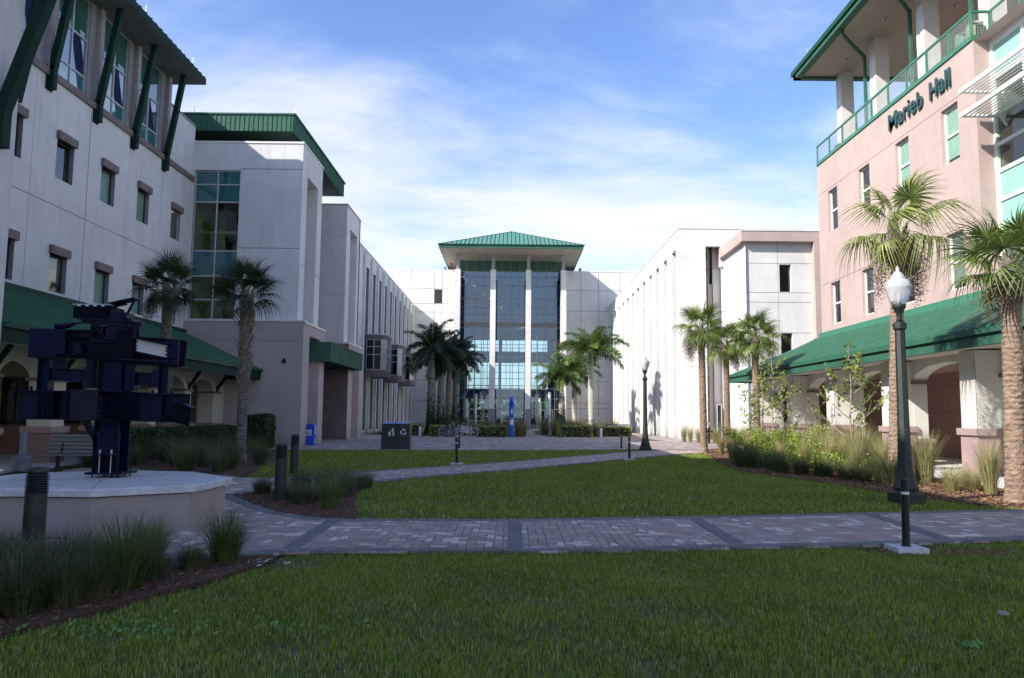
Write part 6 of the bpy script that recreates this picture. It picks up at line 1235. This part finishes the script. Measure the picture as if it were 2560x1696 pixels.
for x, y, s in ((7.75, 26.0, 1.75), (8.25, 24.7, 1.3), (8.0, 23.5, 1.2), (8.4, 22.8, 1.0), (8.75, 22.1, 1.3), (9.0, 21.2, 1.15), (9.4, 19.7, 1.75), (9.1, 20.4, 1.1), (8.1, 27.5, 1.4), (8.5, 28.9, 1.3), (9.7, 20.4, 1.2), (8.3, 25.6, 1.1)): put_tuft(T_DARK, x, y, s, 'dark based grass clump along the lawn edge of the right bed', g4)
g5 = 'tall golden grasses in the right bed'
put_tuft(T_GOLD, 10.55, 17.4, .95, 'tall golden green grass in front of the nearest pier base, beside the right palm trunk', g5)
put_tuft(T_GOLD, 10.65, 20.2, 1.05, 'tall golden grass immediately right of the large lamp post', g5); put_tuft(T_GOLD, 10.85, 20.9, 1.0, 'golden grass tuft partly behind the lamp post grass', g5)
for x, y, s in ((10.3, 21.9, 1.0), (10.1, 22.8, 1.1), (10.9, 24.6, 1.1), (11.3, 26.2, 1.1), (10.6, 23.4, 1.0), (11.4, 28.0, 1.1), (11.6, 30.2, 1.1), (10.6, 29.4, 1.0), (11.4, 32.5, 1.1), (9.7, 31.6, 1.0), (10.4, 34.6, 1.0), (9.4, 33.2, .9), (8.6, 30.6, 1.0), (9.5, 35.6, .8), (11.3, 36.5, 1.0), (9.8, 20.8, .8), (9.3, 23.0, .8), (8.9, 23.9, .8), (8.6, 25.2, .85), (9.9, 23.3, .9), (9.4, 21.6, .8), (8.9, 27.4, .9), (10.1, 25.4, 1.0)): put_tuft(T_GOLD, x, y, s, 'tall golden grass between the lawn and the right arcade, left of the lamp post', g5)
for x, y in ((10.25, 18.5), (10.75, 18.3), (10.0, 17.9), (10.9, 18.9)): put_tuft(T_LOW, x, y, .9, 'low sprawling straw-coloured grass in the mulch right of the lamp post', 'sprawling grasses')
g6 = 'golden grasses at the foot of the end block'
for i in range(12): put_tuft(T_GOLD, 11.6 + rt.uniform(-.3, .6) + i * .25, 51.4 - i * .5 + rt.uniform(-.3, .3), .8, 'golden grass at the foot of the white end block, beyond the palms', g6)
g7 = 'fountain grasses of the left planter'; g8 = 'fountain grasses of the right planter'
for x, y in ((-2.3, 61.2), (-1.6, 61.6), (-.9, 61.2), (.65, 60.6), (.9, 62.2), (-.3, 62.8), (-3.0, 62.4), (-4.5, 64), (-2.0, 65.5)): put_tuft(T_FAR, x, y, 1.15, 'straw-green fountain grass behind the left planter hedge by the blue phone', g7)
for x, y in ((2.9, 66.5), (3.7, 65.2), (4.5, 65.8), (5.3, 66.0), (2.9, 68.5), (4.0, 69), (5.2, 69.5), (6.3, 68.4), (7.3, 69.5), (8.3, 70.2), (9.4, 71.5), (3.4, 72), (6.1, 66.2), (5.6, 72.4)): put_tuft(T_FAR, x, y, 1.25, 'straw-green fountain grass behind the yellow hedge of the right planter', g8)

# ---- hedges and shrubs
def leafy_box(name, label, x0, x1, y0, y1, z1, n, mt, size, seed, cat='hedge', round_=False, inner=True, group=None):
    r = np.random.default_rng(seed); c = np.array([(x0 + x1) / 2, (y0 + y1) / 2, z1 / 2]); hs = np.array([(x1 - x0) / 2, (y1 - y0) / 2, z1 / 2])
    if round_: d = r.normal(size=(n, 3)); d /= np.linalg.norm(d, axis=1)[:, None]; p = c + d * hs * r.uniform(.8, 1.08, n)[:, None]
    else:
        p = r.uniform(-1, 1, (n, 3)); ax = r.choice(3, n, p=[.3, .25, .45]); sg = np.where(r.random(n) < .5, -1, 1); sg[ax == 2] = 1; p[np.arange(n), ax] = sg * r.uniform(.86, 1.06, n); wob = 1 + .07 * np.sin(p[:, 1] * hs[1] * 3.1 + p[:, 0] * hs[0] * 4); p[:, 2] *= wob; p = c + p * hs
    p[:, 2] = np.maximum(p[:, 2], .02); t = thing(name, label, cat, (c[0], c[1], 0), group)
    V, F = leaf_quads(p - [c[0], c[1], 0], size, r, .55); o = np_mesh('leaves', V, F, mt, None, None); o.parent = t; o['kind'] = 'stuff'
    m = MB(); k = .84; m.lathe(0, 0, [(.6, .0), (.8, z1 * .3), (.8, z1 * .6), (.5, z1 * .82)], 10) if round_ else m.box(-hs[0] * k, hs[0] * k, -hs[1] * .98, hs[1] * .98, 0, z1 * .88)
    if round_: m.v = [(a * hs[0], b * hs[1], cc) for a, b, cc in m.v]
    o = mesh_obj('dark_core', m.v, m.f, mat('hedge_inside', (.018, .022, .010), .95)); o.parent = t  # solid dark core behind the leaves, the hedge's inner shade as colour
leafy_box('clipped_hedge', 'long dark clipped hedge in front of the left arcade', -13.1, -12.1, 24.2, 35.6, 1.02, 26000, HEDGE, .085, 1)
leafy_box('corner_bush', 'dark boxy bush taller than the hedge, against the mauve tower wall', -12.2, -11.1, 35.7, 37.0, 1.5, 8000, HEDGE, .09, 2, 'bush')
leafy_box('variegated_hedge', 'yellow-green leafy hedge behind the blue bicycle, left of the rack', -6.1, -4.6, 58.9, 60.2, .80, 2600, CROT, .14, 3)
leafy_box('variegated_hedge', 'yellow-green leafy hedge between the white bicycle and the blue phone', -2.6, -.25, 59.2, 60.6, .80, 3600, CROT, .14, 4)
leafy_box('variegated_hedge', 'low yellow-green hedge at the far left, just right of the recycling cabinet', -8.6, -7.1, 61.6, 63.2, .85, 2600, CROT, .14, 5)
leafy_box('variegated_hedge', 'yellow-green hedge in front of the right royal palms, left of their pale trunk', 3.75, 6.3, 60.9, 62.4, .85, 4200, CROT, .14, 6)
leafy_box('variegated_hedge', 'yellow-green hedge under the right bench and beside the leaning marker', 7.1, 9.8, 64.3, 66.0, .75, 3600, CROT, .14, 7)
m = MB(); m.lathe(7.0, 61.2, [(.09, 0), (.09, .5), (.13, .55), (.05, .7)], 8); tag(m.build('garden_light', WHITEP, None, (7.0, 61.2, 0)), 'small white garden light between the right palm and the bench', 'garden light')
m = MB(); m.lathe(-6.95, 60.0, [(.09, 0), (.09, .5), (.13, .55), (.05, .7)], 8); tag(m.build('garden_light', WHITEP, None, (-6.95, 60.0, 0)), 'small white garden light left of the ivy-clad left palms', 'garden light')
def lime_bush(x, y, rx, ry, h, n, seed, label):
    r = np.random.default_rng(seed); t = thing('lime_shrub', label, 'shrub', (x, y, 0), 'lime green sprawling shrubs')
    m = MB(); P_ = []
    for k in range(26):
        a = r.uniform(0, 2 * PI); L_ = r.uniform(.6, 1.0); e = r.uniform(.25, 1.2); q = [Vector((0, 0, .02))]
        for s in range(1, 7):
            tt = s / 6; q.append(Vector((math.cos(a) * rx * L_ * tt, math.sin(a) * ry * L_ * tt, h * L_ * math.sin(e) * (tt * 1.7 - tt * tt * .75))))
        m.tube(q, [.012 * (1 - i / 8) for i in range(7)], 4)
        for s in range(n // 26):
            tt = r.uniform(.25, 1.0) * 6; i = min(5, int(tt)); b = q[i].lerp(q[i + 1], tt - i); P_.append((b.x + r.normal(0, .09), b.y + r.normal(0, .09), b.z + r.normal(0, .06)))
    o = mesh_obj('stems', m.v, m.f, TWIG); o.parent = t
    V, F = leaf_quads(np.array(P_), .085, r, .5); o = np_mesh('leaves', V, F, LIME); o.parent = t; o['kind'] = 'stuff'
lime_bush(8.95, 28.6, 1.3, 1.3, 1.6, 4200, 1, 'lime green shrub at the far end of the right bed, behind the staked sapling')
lime_bush(9.15, 26.2, 1.3, 1.4, 1.6, 4600, 2, 'brightest lime green shrub in the middle of the right bed')
lime_bush(9.5, 24.0, 1.1, 1.2, 1.15, 3400, 3, 'lime green shrub between the bright shrub and the forked sapling')
lime_bush(9.7, 22.2, .8, .9, .8, 2200, 4, 'low lime green shrub nearest the lamp post')

# ---- palms
def fan_frond(seed, pet, R_, droop, mt, nseg=38):
    r = np.random.default_rng(seed); m = MB(); q = [Vector((pet * t, 0, .10 * math.sin(t * 2.2) - .16 * t * t)) for t in np.linspace(0, 1, 6)]
    m.tube(q, [.022, .016, .013, .011, .010, .008], 5, 1); o = q[-1]
    for k in range(nseg):
        a = math.radians(-148 + 296 * k / (nseg - 1) + r.normal(0, 1.2)); L_ = R_ * (1 - .28 * (abs(a) / 2.6) ** 1.5) * r.uniform(.9, 1.06); dr = droop * r.uniform(.6, 1.4); fold = .22 * abs(math.sin(a)) * R_
        pts = []
        for s, wv in ((0, .006), (.22, .028), (.42, .040), (.58, .028), (.80, .015), (1.0, .002)):
            rr = L_ * s; z = fold * s * (1 - .4 * s) - dr * R_ * max(0, s - .3) ** 2 * 1.4 - .10 * R_ * s * s * max(0, math.cos(a)); sh = 1 - .35 * dr * max(0, s - .45)
            c = Vector((o.x + math.cos(a) * rr * sh, math.sin(a) * rr * sh, o.z + z)); pts.append((c, wv * R_ / .9))
        sd = Vector((-math.sin(a), math.cos(a), .15 * (1 if k % 2 else -1))); vs = []
        for c, wv in pts: vs += [c - sd * wv / 2, c + sd * wv / 2]
        m.add(vs, [(2 * i, 2 * i + 1, 2 * i + 3, 2 * i + 2) for i in range(5)], 0)
    return mesh_data('frond', m.v, m.f, [mt, PETI], (0, 0, 0), m.m)
FR = {}
def fronds(mt, pet, R_, droop, key):
    if key not in FR: FR[key] = [fan_frond(s + hash(key) % 7 * 0 + len(FR) * 10, pet, R_, droop * d, mt) for s, d in enumerate((.7, 1.0, 1.3, 1.7))]
    return FR[key]
def trunk_mesh(h, r0, r1, lean, seed, mt, flare=1.3, rough_=.012, step=.055, n=18):
    r = np.random.default_rng(seed); m = MB(); zs = np.arange(-.05, h, step); k = len(zs)
    V = []
    for i, z in enumerate(zs):
        t = max(0, z) / h; rad = r0 + (r1 - r0) * t + (flare - 1) * r0 * math.exp(-max(z, 0) * 4) + (rough_ if i % 2 else 0); cx = lean[0] * t ** 1.3; cy = lean[1] * t ** 1.3
        for j in range(n): a = 2 * PI * j / n; rr = rad * (1 + r.normal(0, .028)); V.append((cx + rr * math.cos(a), cy + rr * math.sin(a), z + r.normal(0, .006)))
    F_ = [(i * n + j, i * n + (j + 1) % n, (i + 1) * n + (j + 1) % n, (i + 1) * n + j) for i in range(k - 1) for j in range(n)]
    return mesh_data('trunk', V, F_, mt)
def boots(h0, h1, rad, n, seed, lean, h, out=.12):
    r = random.Random(seed); m = MB()
    for i in range(n):
        z = h0 + (h1 - h0) * i / n; a = i * 2.39996 + r.uniform(-.2, .2); t = z / h; cx, cy = lean[0] * t ** 1.3, lean[1] * t ** 1.3; d = Vector((math.cos(a), math.sin(a), 0)); s = Vector((-d.y, d.x, 0)); b = Vector((cx, cy, z)) + d * rad * .8; ln = r.uniform(.22, .36); o_ = out * r.uniform(.6, 1.4)
        tip = b + d * o_ + Vector((0, 0, ln)) + s * r.uniform(-.05, .05); w_ = .075
        m.add([b - s * w_, b + s * w_, tip + s * w_ * .35, tip - s * w_ * .35, b - s * w_ + d * .03, b + s * w_ + d * .03, tip + s * w_ * .3 + d * .015, tip - s * w_ * .3 + d * .015], ((0, 1, 2, 3), (4, 5, 6, 7), (0, 4, 7, 3), (1, 5, 6, 2), (2, 3, 7, 6)))
    return m
def fruit(m, P_, a, L_, r, drop):
    q = [Vector((0, 0, 0))]
    for s in range(1, 9): t = s / 8; q.append(Vector((math.cos(a) * L_ * (1 - (1 - t) ** 2) * .62, math.sin(a) * L_ * (1 - (1 - t) ** 2) * .62, .18 * math.sin(t * 3) - drop * t ** 2)))
    m.tube(q, [.015 * (1 - i / 11) for i in range(9)], 4)
    for k in range(1500):
        t = r.uniform(.35, 1) * 8; i = min(7, int(t)); b = q[i].lerp(q[i + 1], t - i); sp = .10 + .10 * math.sin((t / 8 - .35) * 4.5); P_.append((b.x + r.normal(0, sp * .7), b.y + r.normal(0, sp * .7), b.z - abs(r.normal(0, .22))))
def sabal(x, y, h, label, key, mt, pet, R_, droop, nf, seed, bark=BARK, boot=(0.85, 1.0, 26), lean=(0, 0), r0=.16, fruits=(), top=82, low=-35, group='cabbage palms', dead=2):
    t = thing('cabbage_palm', label, 'palm tree', (x, y, 0), group); r = np.random.default_rng(seed); h += .36; nf += 2; pet *= 1.08; R_ *= 1.03
    def put(nm, me, loc=(0, 0, 0)): o = bpy.data.objects.new(nm, me); COL.objects.link(o); o.parent = t; o.location = loc; return o
    put('trunk', trunk_mesh(h, r0, r0 * .92, lean, seed, bark))
    m = boots(h * boot[0], h * boot[1] + .05, r0 * .95, boot[2], seed, lean, h); o = put('leaf_bases', mesh_data('leaf_bases', m.v, m.f, BOOT)); o['kind'] = 'stuff'
    top_ = (lean[0], lean[1], h - .05); fs = fronds(mt, pet, R_, droop, key)
    for i in range(nf):
        u = (i + .5) / nf; el = math.radians(top + (low - top) * u ** .85) + r.normal(0, .08); az = i * 2.39996 + r.normal(0, .15); o = put('frond', fs[min(3, int(u * 4))], (top_[0] + math.cos(az) * .06, top_[1] + math.sin(az) * .06, top_[2] + .35 * (1 - u) ** 1.5)); o.rotation_euler = (r.normal(0, .35), -el, az); s = r.uniform(.85, 1.12) * (.92 + .08 * min(1, u * 3)); o.scale = (s, s, s)
    DF = fronds(DEADF, .5, .62, 2.2, 'dead')
    for i in range(dead):
        o = put('dead_frond', DF[i % 4], (top_[0], top_[1], top_[2] - .05)); o.rotation_euler = (r.normal(0, .5), math.radians(38 + 22 * r.random()), 0.3 + i * 2.1 + seed); o['label'] = 'dry brown hanging frond'
    for a, L_, dr in fruits:
        m = MB(); P_ = []; fruit(m, P_, a, L_, r, dr); V, F = leaf_quads(np.array(P_), .045, r, .6); k = len(m.v); m.add([tuple(v) for v in V], [tuple(f_) for f_ in F]); put('fruit_stalk', mesh_data('fruit_stalk', m.v, m.f, SEED), (top_[0], top_[1], top_[2] - .05))
    return t
sabal(9.9, 20.3, 6.15, 'tallest cabbage palm, yellow-green crown with brown fruit stalks, right behind the large lamp post', 'A', FANY, .74, .98, .9, 11, 1, lean=(.32, 0), r0=.165, fruits=((3.0, .9, 1.5), (.3, .9, 1.5), (4.6, .6, 1.3), (4.9, .5, 1.2), (5.4, .7, 1.4)), top=84, low=-25)
sabal(10.07, 15.75, 4.35, 'cabbage palm cut by the right edge of the photo, its trunk ringed and orange-brown', 'B', FAN, .62, .95, .45, 14, 2, boot=(.80, 1.0, 34), lean=(.12, 0), r0=.185, top=86, low=-20)
sabal(8.88, 36.25, 5.35, 'left one of the three cabbage palms before the white end block, fruit hanging left', 'C', FAN, .62, .88, .6, 19, 3, lean=(-.05, 0), fruits=((3.1, 1.0, 1.0), (3.6, 1.0, 1.2), (2.7, .8, 1.1)))
sabal(10.8, 39.25, 4.9, 'middle and shortest of the three cabbage palms before the white end block', 'C', FAN, .62, .88, .6, 17, 4, bark=BARK, r0=.155, fruits=((.2, .9, .9), (6.0, .8, 1.1)))
sabal(11.1, 35.5, 4.95, 'right one of the three cabbage palms before the white end block, dark fruit stalks', 'C', FAN, .62, .85, .85, 19, 5, fruits=((.2, 1.2, .7), (5.9, 1.2, .8), (3.3, .7, 1.0)))
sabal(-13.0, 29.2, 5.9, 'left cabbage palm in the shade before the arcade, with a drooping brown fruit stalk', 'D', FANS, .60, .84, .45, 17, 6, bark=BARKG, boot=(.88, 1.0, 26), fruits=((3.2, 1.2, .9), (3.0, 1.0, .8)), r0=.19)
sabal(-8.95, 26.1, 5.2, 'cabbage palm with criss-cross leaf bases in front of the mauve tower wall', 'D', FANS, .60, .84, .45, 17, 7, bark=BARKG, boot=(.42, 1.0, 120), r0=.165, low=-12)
def royal_frond(seed, L_, mt):
    r = np.random.default_rng(seed); m = MB(); pts = [Vector((0, 0, 0))]; e = 0.0
    for s in range(1, 15): t = s / 14; e = .05 - 1.15 * t ** 1.8; pts.append(pts[-1] + Vector((math.cos(e), 0, math.sin(e))) * L_ / 14)
    m.tube(pts, [.035 * (1 - i / 15) + .004 for i in range(15)], 5, 1)
    for side in (-1, 1):
        for k in range(92):
            t = .10 + .90 * k / 92; f_ = t * 14; i = min(13, int(f_)); b = pts[i].lerp(pts[i + 1], f_ - i); tg = (pts[i + 1] - pts[i]).normalized(); up = Vector((-tg.z, 0, tg.x)); LL = L_ * .20 * (math.sin(PI * (t * .86 + .12)) ** .6) * r.uniform(.85, 1.1)
            ang = r.choice([.35, -.1, .75]) + r.normal(0, .15); d = (Vector((0, side, 0)) * math.cos(ang) + up * math.sin(ang) + tg * .45).normalized(); w_ = .030 * L_ / 3; vs = []
            for s, wv in ((0, .5), (.35, 1), (.7, .8), (1, .05)): c = b + d * LL * s + Vector((0, 0, -LL * .38 * s * s)); vs += [c - tg * w_ * wv, c + tg * w_ * wv]
            m.add(vs, [(2 * j, 2 * j + 1, 2 * j + 3, 2 * j + 2) for j in range(3)], 0)
    return mesh_data('frond', m.v, m.f, [mt, PETI], (0, 0, 0), m.m)
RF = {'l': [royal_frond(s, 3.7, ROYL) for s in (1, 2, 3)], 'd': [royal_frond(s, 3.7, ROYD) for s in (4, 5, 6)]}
def royal(x, y, h, label, kind, seed, sc_=1.0, ivy=1.4, nf=21, low=-32):
    t = thing('royal_palm', label, 'palm tree', (x, y, 0), 'royal palms in the planters'); r = np.random.default_rng(seed)
    def put(nm, me, loc=(0, 0, 0)): o = bpy.data.objects.new(nm, me); COL.objects.link(o); o.parent = t; o.location = loc; return o
    m = MB(); m.lathe(0, 0, [(.36, 0), (.27, .4), (.24, 1.2), (.27, h * .35), (.30, h * .62), (.25, h * .85), (.17, h)], 18); put('trunk', mesh_data('trunk', m.v, m.f, ROYB if kind == 'l' else mat('shaded_royal_trunk', (.30, .29, .26), .8, scale=2, col2=(.16, .16, .13), stretch=(1, 1, 7)), (0, 0, 0), None, True))  # left trunks take a darker copy, the gallery's shadow in its colour
    m = MB(); m.lathe(0, 0, [(.18, h), (.19, h + .2), (.13, h + .95), (.08, h + 1.25)], 16); put('crownshaft', mesh_data('crownshaft', m.v, m.f, SHAFT, (0, 0, 0), None, True))
    for i in range(nf):
        u = (i + .5) / nf; el = math.radians(80 - (80 - low) * u ** .8) + r.normal(0, .08); az = i * 2.39996 + r.normal(0, .2); o = put('frond', RF[kind][i % 3], (0, 0, h + 1.0)); o.rotation_euler = (r.normal(0, .2), -el, az); s = sc_ * r.uniform(.88, 1.08) * (.92 + .08 * min(1, u * 3)); o.scale = (s, s, s)
    if ivy > 0:
        n = int(1300 * ivy); a = r.uniform(0, 2 * PI, n); z = np.minimum(r.exponential(.42, n), 1.6) * ivy * .9; rr = .26 + .08 * r.random(n) + .30 * np.exp(-z * 1.5); P_ = np.stack([rr * np.cos(a), rr * np.sin(a), z], 1); V, F = leaf_quads(P_, .13, r, .7); o = np_mesh('ivy', V, F, HEDGE); o.parent = t; o['kind'] = 'stuff'
royal(-6.7, 65.4, 6.3, 'left-most shaded royal palm of the left planter, ivy-clad trunk', 'd', 1, .86, 3.2)
royal(-6.1, 67.6, 5.6, 'second shaded royal palm of the left planter, its hanging fronds yellowed', 'd', 2, .84, 2.2)
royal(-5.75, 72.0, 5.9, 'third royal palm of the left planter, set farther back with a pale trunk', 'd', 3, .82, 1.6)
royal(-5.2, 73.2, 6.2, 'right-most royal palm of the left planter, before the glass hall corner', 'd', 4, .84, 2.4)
royal(6.7, 65.6, 6.0, 'tall sunlit royal palm with a thick white trunk in the right planter', 'l', 5, .92, .9, 22, 0)
royal(6.3, 78.0, 5.2, 'middle royal palm of the right planter, slim white trunk set back', 'l', 6, .88, .6, 18, -15)
royal(4.9, 76.5, 4.4, 'left-most royal palm of the right planter, ivy up its trunk beside the column', 'l', 7, .88, 2.4, 18, -15)

# ---- saplings with stakes
def sapling(x, y, h, label, seed, nb, forks=0, stake=True):
    r = np.random.default_rng(seed); t = thing('young_tree', label, 'tree', (x, y, 0), 'young trees in the right bed'); m = MB(); P_ = []
    def put(nm, mb, mt): o = mesh_obj(nm, mb.v, mb.f, mt, None, (0, 0, 0), mb.m); o.parent = t; return o
    tr = [Vector((.03 * math.sin(s * 1.3), .02 * s * 0, h * s / 9)) for s in range(10)]; m.tube(tr, [.040 * (1 - s / 10.5) + .004 for s in range(10)], 7); put('trunk', m, TWIG)
    for k in range(nb):
        m = MB(); z = h * (.22 + .68 * k / nb); a = k * 2.4 + r.normal(0, .3); L_ = (h - z) * .45 * r.uniform(.7, 1.2) + .25; q = [Vector((0, 0, z))]; e = r.uniform(.1, .5)
        for s in range(1, 7): q.append(q[-1] + Vector((math.cos(a + r.normal(0, .25)), math.sin(a + r.normal(0, .25)), math.tan(e + s * .12))).normalized() * L_ / 6)
        m.tube(q, [.014 * (1 - s / 7) + .002 for s in range(7)], 5)
        for j in range(3):
            b = q[2 + j]; a2 = a + r.choice([-.8, .8]) + r.normal(0, .2); q2 = [b, b + Vector((math.cos(a2), math.sin(a2), .6)) * L_ * .18, b + Vector((math.cos(a2), math.sin(a2), .9)) * L_ * .32]; m.tube(q2, [.006, .004, .002], 4)
            for _ in range(7): P_.append(tuple(q2[2] + Vector(r.normal(0, .05, 3)))); P_.append(tuple(q2[1] + Vector(r.normal(0, .05, 3))))
        for _ in range(12): P_.append(tuple(q[int(r.integers(4, 7))] + Vector(r.normal(0, .07, 3))))
        put('branch', m, TWIG)
    for _ in range(14): P_.append((r.normal(0, .07), r.normal(0, .07), h + r.normal(0, .1)))
    V, F = leaf_quads(np.array(P_), .115, r, .62); o = np_mesh('leaves', V, F, SAPL); o.parent = t; o['kind'] = 'stuff'
    if stake: m = MB(); m.tube([(.07, .02, 0), (.07, .02, h * .42)], .016, 6); m.tube([(-.10, .02, 0), (-.07, .02, h * .33)], .014, 6); put('stake', m, mat('grey_stake', (.10, .09, .08), .8))
sapling(8.85, 27.6, 3.2, 'thin staked young tree at the left end of the right bed, before a palm trunk', 1, 9)
sapling(10.55, 31.6, 4.4, 'young pale-barked tree between the lime shrubs and the green canopy', 2, 15, stake=False)
sapling(10.4, 24.0, 3.85, 'sparse pale-trunked young tree in the middle of the right bed, before an arcade pier', 3, 14)
